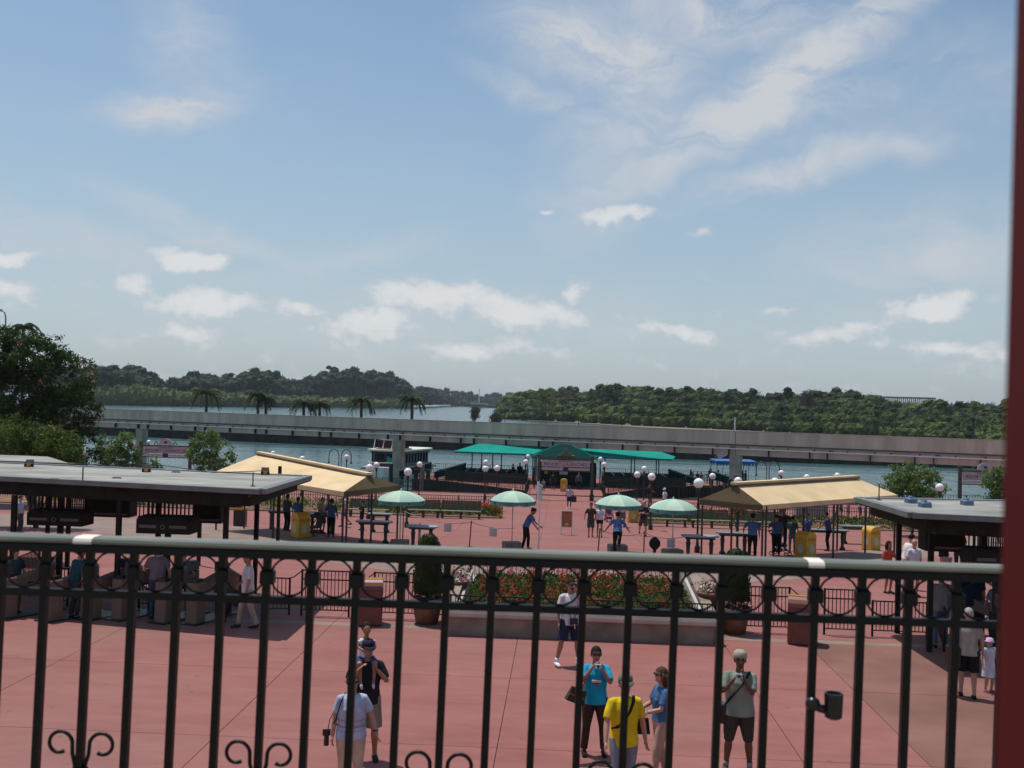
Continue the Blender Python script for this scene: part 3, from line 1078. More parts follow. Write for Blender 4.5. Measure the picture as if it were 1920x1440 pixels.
while x < blen:
    link('pipe_bracket', pk, beam, (x, 0, 0))
    link('pin', pins, beam, (x + 0.4, 0, zrail + 0.06))
    link('pin', pins, beam, (x + 1.7, 0, zrail + 0.06))
    x += 1.5 if k % 3 == 0 else 3.6
    k += 1
for jx in js:
    pm = MB()
    pm.add([(-0.45, -0.05, WZ - 1), (0.45, -0.05, WZ - 1), (0.45, 0.9, WZ - 1), (-0.45, 0.9, WZ - 1), (-0.50, -0.05, BZ0 - .003), (0.50, -0.05, BZ0 - .003), (0.50, 0.9, BZ0 - .003), (-0.50, 0.9, BZ0 - .003)],
           [(3, 2, 1, 0), (4, 5, 6, 7), (0, 1, 5, 4), (1, 2, 6, 5), (2, 3, 7, 6), (3, 0, 4, 7)])
    pm.build('pillar', MM('pillar_concrete', (0.36, 0.33, 0.27), 0.85, var=0.2, scale=0.8), beam, loc=(jx, 0, 0))
jb = MB().box(-0.42, 0.42, -0.05, -0.001, zd + 0.12, BZT - 0.3)
jp = jb.build('joint_plate', M_CONC, beam, loc=(j1, 0, 0))
for ix in (0.0, 0.2):
    for iz in (0, 0.22):
        MB().ball((ix, -0.06, zd + 0.45 + iz), 0.045).build('bolt', M_WOOD, jp)

# ---------------------------------------------------------------- strip of land with quay wall behind the beam
wp = [P(x, y, WZ) for x, y in ((-250, 801), (150, 814), (500, 830), (900, 846), (1300, 862), (1880, 880), (2300, 893))]
wl = thing('quay_wall', 'low dark retaining wall across the water below the guideway beam', 'wall', (0, 0, 0))
for p, q in zip(wp, wp[1:]):
    MB().prism([(p.x, p.y), (q.x, q.y), (q.x + 0.8, q.y + 1.5), (p.x + 0.8, p.y + 1.5)], WZ - 2, -2.0).build('wall_face', M_DARKWALL, wl)
    MB().prism([(p.x, p.y - 0.15), (q.x, q.y - 0.15), (q.x, q.y + 0.8), (p.x, p.y + 0.8)], -1.998, -1.85).build('coping', M_STONE2, wl)
land = MB().prism([(p.x, p.y + 0.9) for p in wp] + [(wp[-1].x, 262), (wp[-2].x, 255), (wp[2].x, 258), (wp[0].x, 285)], WZ - 2, -2.05).build('far_bank', MM('bank_grass', (0.075, 0.095, 0.030), 0.9, var=0.3, scale=0.15))
tag(land, kind='structure')


# ---------------------------------------------------------------- distant woods
def interp(pts, x):
    for (a, ya), (b, yb) in zip(pts, pts[1:]):
        if x <= b:
            return ya + (yb - ya) * (x - a) / (b - a)
    return pts[-1][1]


def horizon(px):
    return 757 + (px - 1055) * 0.02618


def crown(mb, c, rx, ry, rz, seed, nleaf, ls, rnd):
    mb.ball(c, rx * 0.92, ry * 0.92, rz * 0.92, 9, 6, 0.5, seed)
    for _ in range(nleaf):
        a, t = rnd.uniform(0, 2 * pi), math.asin(rnd.uniform(-0.7, 1))
        dd = Vector((cos(t) * cos(a), cos(t) * sin(a), sin(t)))
        k = (1 + 0.5 * noise.noise(dd * 1.9 + Vector((seed * 3.1, seed * 1.7, seed)))) * rnd.uniform(0.85, 1.10)
        mb.leaf((c[0] + rx * dd.x * k, c[1] + ry * dd.y * k, c[2] + rz * dd.z * k), ls * rnd.uniform(0.6, 1.3), rnd)


rnd = random.Random(3)
# pine forest far on the left
skyl = [(120, 692), (190, 690), (240, 690), (285, 702), (312, 722), (325, 708), (380, 702), (430, 707), (460, 697), (500, 696), (535, 712), (560, 716), (585, 706), (620, 695), (655, 691), (700, 699), (735, 701), (760, 716), (775, 730), (800, 724), (850, 735), (900, 742), (950, 741), (1010, 745)]
dist = [(120, 850), (300, 850), (700, 1050), (770, 1150), (850, 1700), (1010, 2100)]
mb = MB()
i = 0
px = 110.0
while px < 1010:
    D = interp(dist, px)
    step = 9 if px < 775 else 5.5
    for row in range(3):
        q = px + rnd.uniform(-8, 8)
        DD = D * (1 + 0.06 * row) - 60
        ztop = 5.5 + (horizon(q) - interp(skyl, q) + rnd.uniform(-5, 6) - (2 - row) * 6) * DD / FPX
        zb = WZ + 3
        dr = ray(q, 740)
        k = DD / sqrt(dr.x ** 2 + dr.y ** 2)
        cx, cy = dr.x * k, dr.y * k
        sc_ = DD / 1000
        r = rnd.uniform(3.6, 7.5) * (0.8 + 0.4 * sc_)
        r *= .8
        crown(mb, (cx, cy, ztop - r * 0.75), r, r, r * 0.80, i, 60, 0.9 * sc_, rnd)
        for _ in range(3):
            q2 = r * rnd.uniform(.35, .6)
            crown(mb, (cx + rnd.uniform(-r, r), cy - 2, ztop - rnd.uniform(.1, 1.6) * r), q2, q2, q2 * .7, i + 7, 26, 0.8 * sc_, rnd)
        h = max(3.0, (ztop - zb) * 0.80)
        crown(mb, (cx, cy + 1, zb + h / 2), r * .9, r * .9, h * 0.54, i, 30, 1.1 * sc_, rnd)
        i += 1
    px += step
f1 = mb.build('far_pine_wood', ML_PINE)
tag(f1, kind='stuff', label='dark pine wood on the far left shore of the lagoon')
# scrub in front of it
mb = MB()
px = 100.0
scr = [(100, 722), (200, 728), (270, 722), (330, 733), (440, 735), (560, 742), (660, 745), (740, 745), (762, 752)]
while px < 765:
    for row in range(2):
        D = interp(dist, px) - 75 - 25 * row
        q = px + rnd.uniform(-6, 6)
        ztop = 5.5 + (horizon(q) - interp(scr, q) - 4 * row + rnd.uniform(-3, 2)) * D / FPX
        dr = ray(q, 740)
        k = D / sqrt(dr.x ** 2 + dr.y ** 2)
        h = max(2.5, ztop - WZ)
        crown(mb, (dr.x * k, dr.y * k, WZ + h * 0.45), rnd.uniform(4, 6.5), 5, h * 0.58, i, 42, 1.2, rnd)
        i += 1
    px += 6.5
f2 = mb.build('shore_scrub', ML_MANG)
tag(f2, kind='stuff', label='yellow green scrub along the left shore below the pine wood')
def shore(name, pts, back, zt=-3.3):
    poly = [P(x, y, WZ) for x, y in pts]
    out = [(p.x, p.y) for p in poly]
    for p in reversed(poly):
        dd = Vector((p.x, p.y)).normalized() * back
        out.append((p.x + dd.x, p.y + dd.y))
    o = MB().prism(out, WZ - 1, zt).build(name, M_SAND)
    tag(o, kind='structure')


shore('left_shore', [(60, 757), (300, 759), (500, 763.3), (700, 766.5), (762, 763.5)], 700)
shore('far_shore', [(770, 757.8), (850, 759.0), (940, 761.0), (1040, 763)], 1500)

# island on the right
isl_sky = [(930, 762), (950, 742), (990, 735), (1040, 727), (1075, 732), (1110, 735), (1135, 722), (1175, 726), (1210, 730), (1260, 736), (1290, 730), (1330, 733), (1360, 732), (1400, 737), (1440, 742), (1470, 741), (1520, 742), (1570, 737), (1620, 741), (1650, 748), (1680, 757), (1750, 760), (1830, 764), (1960, 768)]
isl_d = [(930, 560), (1000, 520), (1200, 450), (1500, 400), (1700, 370), (1960, 340)]
mbs = [MB(), MB(), MB()]
px = 938.0
i = 500
while px < 1950:
    for row in range(5):
        q = px + rnd.uniform(-7, 7)
        base = interp(isl_d, q)
        D = base * (1 + 0.05 * row)
        fr = [0.30, 0.50, 0.68, 0.86, 1.0][row]
        top = interp(isl_sky, q)
        ztop_full = 5.5 + (horizon(q) - top + rnd.uniform(-7, 3.5)) * D / FPX
        zb = WZ
        ztop = zb + (ztop_full - zb) * fr
        dr = ray(q, 745)
        k = D / sqrt(dr.x ** 2 + dr.y ** 2)
        if row == 4 and rnd.random() < .26:      # taller heads that break the skyline
            up_ = rnd.uniform(.6, 2.6)
            q2 = rnd.uniform(1.6, 3.4)
            xx = dr.x * k + rnd.uniform(-3, 3)
            for z_ in (0, 1.6):
                crown(mbs[0], (xx + rnd.uniform(-.8, .8), dr.y * k, ztop + up_ - z_ * q2 * .5 - q2 * .5), q2 * (1 + z_ * .2), q2, q2 * .8, i + int(z_), 46, 0.36, rnd)
        h = max(2.0, ztop - zb)
        r = rnd.uniform(2.4, 4.9) * (0.70 + 0.30 * row / 4)
        t = mbs[1] if (rnd.random() < (0.50 if (row < 2 or q < 1050) else 0.12)) else mbs[0 if rnd.random() < .6 else 2]
        rz_ = min(r * rnd.uniform(.75, 1.1), h * .55)
        crown(t, (dr.x * k, dr.y * k, ztop - rz_ * .9), r, r, rz_, i, 90, 0.42, rnd)
        for _ in range(2):
            q2 = r * rnd.uniform(.35, .6)
            crown(t, (dr.x * k + rnd.uniform(-r, r), dr.y * k - rnd.uniform(0, r * .6), ztop - rnd.uniform(.3, 1.6) * rz_), q2, q2, q2 * .8, i + 9, 34, 0.36, rnd)
        if row == 0 or row == 2:
            crown(mbs[0], (dr.x * k, dr.y * k + 3, zb + h * 0.4), r * .9, r * .9, h * 0.45, i, 20, 0.5, rnd)
        i += 1
    px += 8.5
tag(mbs[0].build('island_wood', ML_ISL), kind='stuff', label='dense green woodland of the island on the right')
tag(mbs[2].build('island_dark_trees', ML_ISL3), kind='stuff', label='darker evergreens scattered through the island woodland')
tag(mbs[1].build('island_undergrowth', ML_ISL2), kind='stuff', label='pale green undergrowth and willows of the right hand island')
shore('island_shore', [(936, 784), (1000, 789.5), (1100, 795), (1200, 802), (1500, 815), (1960, 838)], 260)
# distant low tree line behind the island
mb = MB()
for k in range(150):
    q = 1400 + k * 4
    dr = ray(q, 745)
    D = 1900 + rnd.uniform(-60, 60)
    kk = D / sqrt(dr.x ** 2 + dr.y ** 2)
    ztop = 5.5 + (horizon(q) - (758 + (q - 1700) * 0.018) + rnd.uniform(-2, 2)) * D / FPX
    crown(mb, (dr.x * kk, dr.y * kk, (ztop + WZ) / 2), 8, 8, (ztop - WZ) * 0.55, k, 16, 3, rnd)
tag(mb.build('horizon_trees', ML_PINE), kind='stuff', label='thin line of trees on the horizon at far right')
o = MB().prism([(-4000, 2600), (5000, 2600), (5000, 9000), (-4000, 9000)], WZ - 1, -3.2).build('horizon_land', MM('far_land', (0.05, 0.07, 0.035), 0.9))
tag(o, kind='structure')
mb = MB()
for k in range(260):
    q = -500 + k * 11
    dr = ray(q, 745)
    D = 2700 + rnd.uniform(-60, 60)
    kk = D / sqrt(dr.x ** 2 + dr.y ** 2)
    crown(mb, (dr.x * kk, dr.y * kk, 4), 16, 12, 11, k, 6, 4, rnd)
tag(mb.build('skyline_trees', ML_PINE), kind='stuff', label='low tree belt far beyond the lagoon')


# ---------------------------------------------------------------- trees as things
def tree(name, label, cat, base, crowns, leafm, leaves, lsz, stems, bark=M_BARK, blossoms=0, group=None, seed=1):
    """crowns: (dx, dy, z, rx, ry, rz) clumps; stems: (dx, dy, z, r0) tips of limbs rising from the base"""
    rn = random.Random(seed)
    t = thing(name, label, cat, base, 0, group)
    tr = MB()
    for dx, dy, z, r0 in stems:
        pts, rr = [], []
        bx, by = rn.uniform(-.12, .12) * min(1, abs(z) / 4), rn.uniform(-.12, .12)
        for k in range(6):
            u = k / 5
            pts.append((bx + dx * u ** 1.5 + rn.uniform(-.06, .06) * u, by + dy * u ** 1.5 + rn.uniform(-.06, .06) * u, z * u))
            rr.append(r0 * (1 - 0.75 * u))
        tr.tube(pts, rr, 6)
        for _ in range(3):
            u = rn.uniform(0.45, 0.9)
            k = int(u * 5)
            p = Vector(pts[k])
            tr.tube([p, p + Vector((rn.uniform(-.7, .7), rn.uniform(-.7, .7), rn.uniform(.4, 1.1))) * (z / 4)], [r0 * 0.35, r0 * 0.1], 4)
    tr.build('trunk', bark, t, True)
    lf = MB()
    lf2 = MB()
    tot = sum(c[3] * c[4] * c[5] for c in crowns)
    for ci, c in enumerate(crowns):
        nn = int(leaves * c[3] * c[4] * c[5] / tot)
        nc = max(6, nn // 34)
        for _ in range(nc):
            a, s_ = rn.uniform(0, 2 * pi), rn.uniform(-1, 1)
            rad = rn.uniform(0.25, 1) ** 0.45
            cs = sqrt(1 - s_ * s_)
            cc = Vector((c[0] + c[3] * rad * cs * cos(a), c[1] + c[4] * rad * cs * sin(a), c[2] + c[5] * rad * s_))
            sp_ = lsz * rn.uniform(1.6, 3.4)
            tgt = lf2 if (blossoms and rn.random() < blossoms and rad > 0.75) else lf
            for _ in range(34 if tgt is lf else 12):
                o_ = Vector((rn.gauss(0, 1), rn.gauss(0, 1), rn.gauss(0, .8))) * sp_ * (0.55 if tgt is lf else 0.3)
                tgt.leaf(cc + o_, lsz * rn.uniform(0.6, 1.25) * (1 if tgt is lf else 0.8), rn)
    lf.build('crown', leafm, t)
    if blossoms:
        lf2.build('blossom', ML_PINK, t)
    return t


# big crape myrtle at the left and the vase shaped bush in front of it
b = Vector(AY(60, 900, 60)); b.z = gz(60)
myr = [( -3.2, 0, 8.9, 2.9, 2.0, 2.1), (-0.5, 0, 8.9, 2.6, 2.0, 1.8), (1.6, 0, 7.6, 2.0, 1.8, 2.0), (-1.8, 0, 6.6, 3.0, 2.0, 2.2), (2.3, 0, 5.6, 1.7, 1.8, 2.0), (2.6, 0, 3.6, 1.3, 1.5, 1.8), (0.2, 0, 4.2, 2.6, 1.8, 2.4), (-2.6, 0.2, 4.2, 2.5, 2, 2.5)]
tree('crape_myrtle', 'tall dark crape myrtle dotted with pink blossom at the left edge', 'tree', b, [(c[0], c[1], c[2], c[3], c[4], c[5]) for c in myr], ML_MYRTLE, 56000, 0.115,
     [(-2.4, 0, 6.0, .12), (-1, .3, 6.5, .12), (.8, 0, 6.0, .12), (2.0, .2, 4.6, .10), (0, -.3, 5.0, .1)], blossoms=0.16, seed=11)
b = Vector(AY(70, 900, 45)); b.z = gz(45)
tree('vase_shaped_tree', 'lighter green many stemmed tree in front of the pink flowering one', 'tree', b,
     [(-1.3, 0, 3.9, 2.2, 1.4, 1.15), (0.5, 0, 3.7, 1.5, 1.3, 1.0), (-0.4, 0, 3.1, 2.2, 1.3, 1.0), (1.3, 0, 3.0, 0.8, 1, 0.8)], ML_BUSH, 15000, 0.085,
     [(-2.2, 0, 3.6, .06), (-1.5, .3, 3.6, .06), (-.8, -.2, 3.8, .06), (-.2, .2, 3.6, .06), (.4, 0, 3.6, .06), (1.0, .1, 3.4, .06), (1.6, 0, 3.0, .05), (-.5, -.2, 3.7, .05), (.8, -.2, 3.2, .05)], seed=5)
# oleander like bushes
for px, py, wpx, top, D, lab, nl, sd in (
        (232, 880, 34, 808, 66, 'loose leafy bush left of the left launch sign', 4200, 1),
        (192, 885, 20, 812, 70, 'small dark bush beside the big flowering tree', 1800, 2),
        (392, 885, 48, 804, 66, 'airy oleander bush right of the left launch sign', 5200, 3),
        (290, 890, 16, 858, 64, 'small shrub growing at the post of the left sign', 1200, 7),
        (1712, 935, 62, 868, 58, 'round oleander bush with pink tips behind the right grey canopy', 6500, 4),
        (1872, 925, 30, 868, 56, 'green bush partly hidden by the red post', 3000, 6)):
    b = Vector(AY(px, py, D)); b.z = gz(D)
    zt_ = AY(px, top, D).z - b.z
    r = wpx * D / FPX
    h = zt_
    tree('oleander', lab, 'bush', b, [(-r * .35, 0, h * .70, r * .62, r * .6, h * .26), (r * .38, 0, h * .66, r * .60, r * .6, h * .28), (0, 0, h * .80, r * .6, r * .5, h * .20), (0, 0, h * .45, r * .7, r * .6, h * .22)],
         ML_OLE, nl, 0.10, [(-r * .6, 0, h * .7, .035), (-r * .2, .1, h * .8, .035), (r * .2, 0, h * .8, .035), (r * .6, .1, h * .7, .03)], group='oleander bushes along the water', blossoms=0.05, seed=sd)


def palm(label, base, h, r, nf, seed, droop=1.0, trunk=0.22, group='palms on the far bank'):
    rn = random.Random(seed)
    t = thing('palm_tree', label, 'palm', base, 0, group)
    MB().tube([(0, 0, 0), (0.1, 0, h * .5), (0, 0, h)], [trunk * 1.2, trunk, trunk * .9], 8).build('trunk', M_BARK, t, True)
    mesh = MB()
    for k in range(nf):
        a = 2 * pi * k / nf + rn.uniform(-.2, .2)
        up_ = rn.uniform(0.1, 1.15)
        dx, dy = cos(a), sin(a)
        pts = []
        for j in range(9):
            u = j / 8
            rr = r * u * (1 - 0.18 * u * u)
            z = h + r * (up_ * 0.75 * u - droop * (0.55 + 0.35 * (1.2 - up_)) * u * u * 1.25)
            pts.append(Vector((dx * rr, dy * rr, z)))
        mesh.tube(pts, [0.05 * (1 - .7 * j / 8) for j in range(9)], 4)
        for j in range(1, 9):
            for q in range(3):
                p = pts[j - 1].lerp(pts[j], q / 3)
                u = (j - 1 + q / 3) / 8
                for sg in (-1, 1):
                    L_ = r * 0.26 * (1 - 0.55 * u) * rn.uniform(.8, 1.2)
                    e = p + Vector((-dy * sg, dx * sg, 0)) * L_ * 0.75 + Vector((dx, dy, 0)) * L_ * 0.4 + Vector((0, 0, -L_ * rn.uniform(.3, .9)))
                    wv = Vector((dx, dy, 0)) * 0.10 * r / 3
                    mesh.add([p - wv, p + wv, e], [(0, 1, 2)])
    tag(mesh.build('crown', ML_PALM, t))
    return t


for px, top, w_, lab in ((385, 722, 32, 'leftmost palm on the far bank above the guideway beam'), (482, 726, 30, 'second palm from the left above the beam'), (497, 735, 22, 'small palm leaning on the second one above the beam'),
                         (568, 742, 30, 'low spreading palm behind the beam, middle of the row'), (598, 744, 24, 'short palm right of the low spreading one'), (676, 736, 30, 'bushy palm behind the beam left of the single slim palm'),
                         (771, 735, 30, 'slim palm with bare trunk rising alone before the open water')):
    D = 215
    hy = horizon(px)
    b = Vector(AY(px, 800, D)); b.z = -2.05
    zc = AY(px, top + 12, D).z
    palm(lab, b, zc - b.z, w_ * 1.08 * D / FPX, 34, px, trunk=0.33)
for px, top, w_, D, lab in ((1465, 752, 26, 330, 'dark palm standing before the island woods at right'), (1825, 772, 26, 300, 'dark palm before the island woods beside the red post'), (1640, 776, 24, 310, 'low palm in the island scrub')):
    b = Vector(AY(px, 800, D)); b.z = WZ
    zc = AY(px, top + 12, D).z
    palm(lab, b, zc - b.z, w_ * D / FPX, 20, px, trunk=0.3, group='palms before the island')
b = Vector(AY(34, 900, 85)); b.z = -2.3
palm('palm with curling fronds rising above the flowering tree at left', b, AY(34, 611, 85).z + 2.3, 1.9, 20, 9, 1.4, 0.14, 'palms near the plaza')
# a few trees that stand out of the island skyline
for px, top, w_, D, lab, lm in ((1142, 713, 26, 505, 'tall dark tree with thin open crown standing above the island', ML_PINE), (1050, 728, 22, 560, 'greyish bare looking tree on the island behind the willows', ML_BARE),
                                (1510, 731, 18, 430, 'thin brownish tree on the island skyline', ML_BARE), (1362, 734, 13, 470, 'narrow dark tree on the island skyline', ML_PINE), (1420, 736, 12, 470, 'small round tree on the island skyline', ML_PINE),
                                (1018, 729, 34, 520, 'broad pale green willow at the island tip', ML_ISL2), (890, 763, 7, 420, 'pale dead looking bush on a tiny islet in the lagoon', ML_BARE), (930, 776, 8, 400, 'low scrub at the very tip of the island', ML_BARE)):
    b = Vector(AY(px, 790, D)); b.z = WZ
    h = AY(px, top, D).z - b.z
    r = w_ * D / FPX
    low_ = 0.15 if D < 460 and w_ < 10 else 0.4
    tree('distant_tree', lab, 'tree', b, [(-r * .3, 0, h * .72, r * .6, r * .5, h * .18), (r * .35, 0, h * .75, r * .55, r * .5, h * .16), (0, 0, h * .86, r * .5, r * .5, h * .13), (0, 0, h * .5, r * .8, r * .6, h * .25)],
         lm, 2600, 0.42, [(-r * .3, 0, h * .8, .25), (r * .3, 0, h * .8, .25), (0, 0, h * .9, .25)], seed=px)
q = P(890, 782, WZ)
o = MB().ball((q.x, q.y, WZ), 2.6, 2, 0.9, 12, 6, .4).build('islet', M_WOOD)
tag(o, kind='structure')
# ================================================================ DOCKS, PAVILION, BOATS
DZ = -2.5
xc = P(1060, 938, -2.3).x


def deck(name, x0, x1, y0, y1, z=DZ):
    m = MB()
    m.box(x0, x1, y0, y1, z - 0.05, z)
    o = m.build(name, M_PAVE)
    tag(o, kind='structure')
    e = MB().box(x0 + 0.05, x1 - 0.05, y0 + 0.05, y1 - 0.05, WZ - 1.0, z - 0.051).build('dock_side', M_DARKWALL, o)
    return o


deck('gangway', xc - 3.4, xc + 3.4, 86.002, 93.0, -2.3)
DF = [P(x, y, -2.45) for x, y in ((772, 897), (830, 901), (900, 909), (965, 917), (1000, 921))]
DG = [P(x, y, -2.45) for x, y in ((1140, 925), (1200, 917), (1290, 911), (1395, 908))]
dpoly = [(p.x, p.y) for p in DF] + [(xc - 3.45, 93.003), (xc + 3.45, 93.003)] + [(p.x, p.y) for p in DG] + [(DG[-1].x, 110), (DF[0].x, 110)]
dk = MB().prism(dpoly, -2.5, -2.45).build('boat_dock', M_PAVE)
tag(dk, kind='structure')
MB().prism([(x * .998, y + .06) for x, y in dpoly], WZ - 1, -2.501).build('dock_side', M_DARKWALL, dk)
q = MB().box(-95, 95, 86.003, 86.6, -5, -2.25).build('quay_edge', M_DARKWALL)
tag(q, kind='structure')
# finger piers seen through the bushes at far left
o = MB().box(-42, -24, 84, 87.5, -2.9, -2.6).build('left_jetty', M_WOOD)
tag(o, kind='structure')


def fence_run(pts, h, step, label, lift=0.12, zf=gz, posts=2.4, mt=M_FENCE, one=True, pw=0.022, mid=None, name='iron_fence', group=None, rails=0.035):
    """picket fence along a polyline of (x, y); pickets one by one when ONE is false"""
    o = thing(name, label, 'fence', (pts[0][0], pts[0][1], 0), 0, group)
    ox, oy = pts[0]
    R_, K, Q = MB(), MB(), MB()
    pk = MB().box(-pw / 2, pw / 2, -pw / 2, pw / 2, lift, h).mesh('picket', mt) if not one else None
    for (ax, ay), (bx, by) in zip(pts, pts[1:]):
        L_ = sqrt((bx - ax) ** 2 + (by - ay) ** 2)
        za, zb = zf(ay), zf(by)
        for z in [h, lift] + ([mid] if mid else []):
            R_.bar((ax - ox, ay - oy, za + z), (bx - ox, by - oy, zb + z), rails, rails)
        n = max(1, int(L_ / step))
        for k in range(n + 1):
            u = k / n
            x, y = ax + (bx - ax) * u, ay + (by - ay) * u
            z = zf(y)
            if one:
                K.box(x - ox - pw / 2, x - ox + pw / 2, y - oy - pw / 2, y - oy + pw / 2, z + lift, z + h)
            else:
                link('picket', pk, o, (x - ox, y - oy, z))
        n = max(1, int(round(L_ / posts)))
        for k in range(n + 1):
            u = k / n
            x, y = ax + (bx - ax) * u, ay + (by - ay) * u
            z = zf(y)
            Q.box(x - ox - pw, x - ox + pw, y - oy - pw - .003, y - oy + pw + .003, z - 0.02, z + h + 0.04)
    R_.build('rail', mt, o)
    tag(Q.build('posts', mt, o), kind='stuff')
    if one:
        tag(K.build('pickets', mt, o), kind='stuff')
    return o


dz = lambda y: DZ + 0.05
fence_run([(DF[0].x + .1, 109.8), (DG[-1].x - .1, 109.8)], 1.1, 0.22, 'black picket fence along the far edge of the docks', zf=dz, pw=0.03)
fence_run([(p.x + .1, p.y + .2) for p in DF], 1.1, 0.2, 'picket fence on the near edge of the dock left of the gate', zf=dz, pw=0.03)
fence_run([(p.x, p.y + .2) for p in DG], 1.1, 0.2, 'picket fence on the near edge of the dock right of the gate', zf=dz, pw=0.03)
fence_run([(xc - 3.3, 84.5), (xc - 3.3, 92.9)], 1.1, 0.2, 'fence on the left side of the gangway', zf=dz, pw=0.03)
fence_run([(xc + 3.3, 84.5), (xc + 3.3, 92.9)], 1.1, 0.2, 'fence on the right side of the gangway', zf=dz, pw=0.03)
for s_, lab in ((-1, 'queue barriers with dark green panels on the dock left of the gate'), (1, 'queue barriers with dark green panels on the dock right of the gate')):
    o = thing('queue_barrier', lab, 'barrier', (xc + s_ * 7.8, 99.5, DZ))
    for k in range(5):
        MB().box(-4.0, 4.0, k * 1.5 - 0.03, k * 1.5 + 0.03, 0.15, 1.05).build('panel', M_GREEN2 if k % 2 else M_FENCE, o)
    for k in range(9):
        MB().box(-4.0 + k - 0.04, -4.0 + k + 0.04, -0.05, 6.1, 0.9, 1.15).build('rail', M_FENCE, o)
# access ramps with sloping rails
for s_, lab, x_ in ((-1, 'dark sloping ramp rail left of the green pavilion', xc - 15.0), (-1, 'second ramp rail left of the green pavilion, nearer to it', xc - 11.5), (1, 'dark sloping ramp rail right of the green pavilion', xc + 11.8), (1, 'second ramp rail at right, beside the mooring piles', xc + 15.8)):
    o = thing('ramp_rail', lab, 'ramp', (x_, 100.5, DZ))
    for y_ in (0, 1.6):
        m = MB()
        m.add([(-1.5 * s_, y_, 1.0), (1.5 * s_, y_, 0.25), (1.5 * s_, y_, .85), (-1.5 * s_, y_, 1.75), (-1.5 * s_, y_ + .08, 1.0), (1.5 * s_, y_ + .08, 0.25), (1.5 * s_, y_ + .08, .85), (-1.5 * s_, y_ + .08, 1.75)],
              [(0, 1, 2, 3), (7, 6, 5, 4), (0, 4, 5, 1), (1, 5, 6, 2), (2, 6, 7, 3), (3, 7, 4, 0)])
        m.build('side', M_GREEN2, o)
        MB().bar((-1.5 * s_, y_, 1.78), (1.5 * s_, y_, .88), 0.09, 0.06).build('handrail', M_GREYWALL, o)
    for x in (-1.3, 0, 1.3):
        MB().box(x - .06, x + .06, 0.2, 1.4, 0.0, .75 - (x * s_) * 0.22).build('leg', M_WOOD, o)


def piles(x, y, n, label, h=1.6):
    o = thing('mooring_piles', label, 'piles', (x, y, WZ))
    for k in range(n):
        MB().tube([(k * 0.55, (k % 2) * .3, -1), (k * 0.55, (k % 2) * .3, 1.2 + h + (k % 2) * 0.4)], 0.20, 10).build('pile', M_WOOD if k != 1 else M_STONE2, o)
    return o


piles(xc + 14.6, 91, 3, 'dark mooring piles right of the dock near the umbrella')
piles(xc - 13.6, 92, 3, 'dark mooring piles left of the dock below the ramp')
piles(xc - 17.0, 98.5, 1, 'single pile beside the large boat')

# green pavilion
pav = thing('green_pavilion', 'long low teal green canvas pavilion on thin posts over the boat dock', 'pavilion', (xc, 97, 0))
e0, e1, r0, r1 = P(850, 846, 0.5), P(1262, 861, 0.5), P(880, 832, 1.25), P(1234, 845, 1.25)
ex0, ex1, ey = e0.x - xc, e1.x - xc, e0.y - 97
rx0, rx1, ry = r0.x - xc, r1.x - xc, r0.y - 97
ax_ = Vector((e1.x - e0.x, e1.y - e0.y, 0))
PLN = ax_.length
pav.location = (e0.x, e0.y, 0)
pav.rotation_euler = (0, 0, atan2(ax_.y, ax_.x))
wd = 5.4
vs = [(0, 0, .5), (PLN, 0, .5), (PLN, wd, .5), (0, wd, .5), (1.9, wd / 2, 1.22), (PLN - 1.9, wd / 2, 1.22)]
rp = MB()
rp.add(vs + [(v[0], v[1], v[2] - .07) for v in vs], [(0, 1, 5, 4), (1, 2, 5), (2, 3, 4, 5), (3, 0, 4), (6, 10, 11, 7), (7, 11, 8), (8, 11, 10, 9), (9, 10, 6), (0, 6, 7, 1), (1, 7, 8, 2), (2, 8, 9, 3), (3, 9, 6, 0)])
rp.build('canvas_roof', M_GREEN, pav)
for x in (1.8, 3.9, 7.2, PLN - 7.0, PLN - 4.0, PLN - 1.6):
    for y in (.6, wd - .6):
        MB().box(x - .05, x + .05, y - .05, y + .05, DZ, .42).build('post', M_FENCE, pav)
for y_ in (.1, wd - .1):
    MB().box(.1, PLN - .1, y_ - .04, y_ + .04, .34, .42).build('eave_rail', M_FENCE, pav)
g0, g1, ga = P(995, 857, 0.42), P(1121, 861, 0.42), P(1054, 838, 1.5)
hip = thing('hip_roof_pavilion', 'dark green hipped canvas roof over the dock entrance behind the sign', 'pavilion', (xc, g0.y, 0))
hx0, hx1 = g0.x - xc, g1.x - xc
hd = 6.5
mx_ = (hx0 + hx1) / 2
vs = [(hx0, 0, .42), (hx1, 0, .42), (hx1, hd, .42), (hx0, hd, .42), (mx_ - .7, hd * .5, 1.55), (mx_ + .7, hd * .5, 1.55)]
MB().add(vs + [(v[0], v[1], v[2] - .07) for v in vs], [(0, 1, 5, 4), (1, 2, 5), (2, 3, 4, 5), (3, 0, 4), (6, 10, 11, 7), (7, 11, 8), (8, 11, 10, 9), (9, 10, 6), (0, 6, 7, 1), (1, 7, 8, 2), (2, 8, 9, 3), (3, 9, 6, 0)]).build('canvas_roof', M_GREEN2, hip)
for x in (hx0 + .4, hx1 - .4):
    for y in (.4, hd - .4):
        MB().box(x - .06, x + .06, y - .06, y + .06, DZ, .36).build('post', M_FENCE, hip)
MB().tube([vs[0], vs[4]], 0.03, 5).build('ridge_seam', M_GREEN, hip)
MB().tube([vs[1], vs[5]], 0.03, 5).build('ridge_seam', M_GREEN, hip)
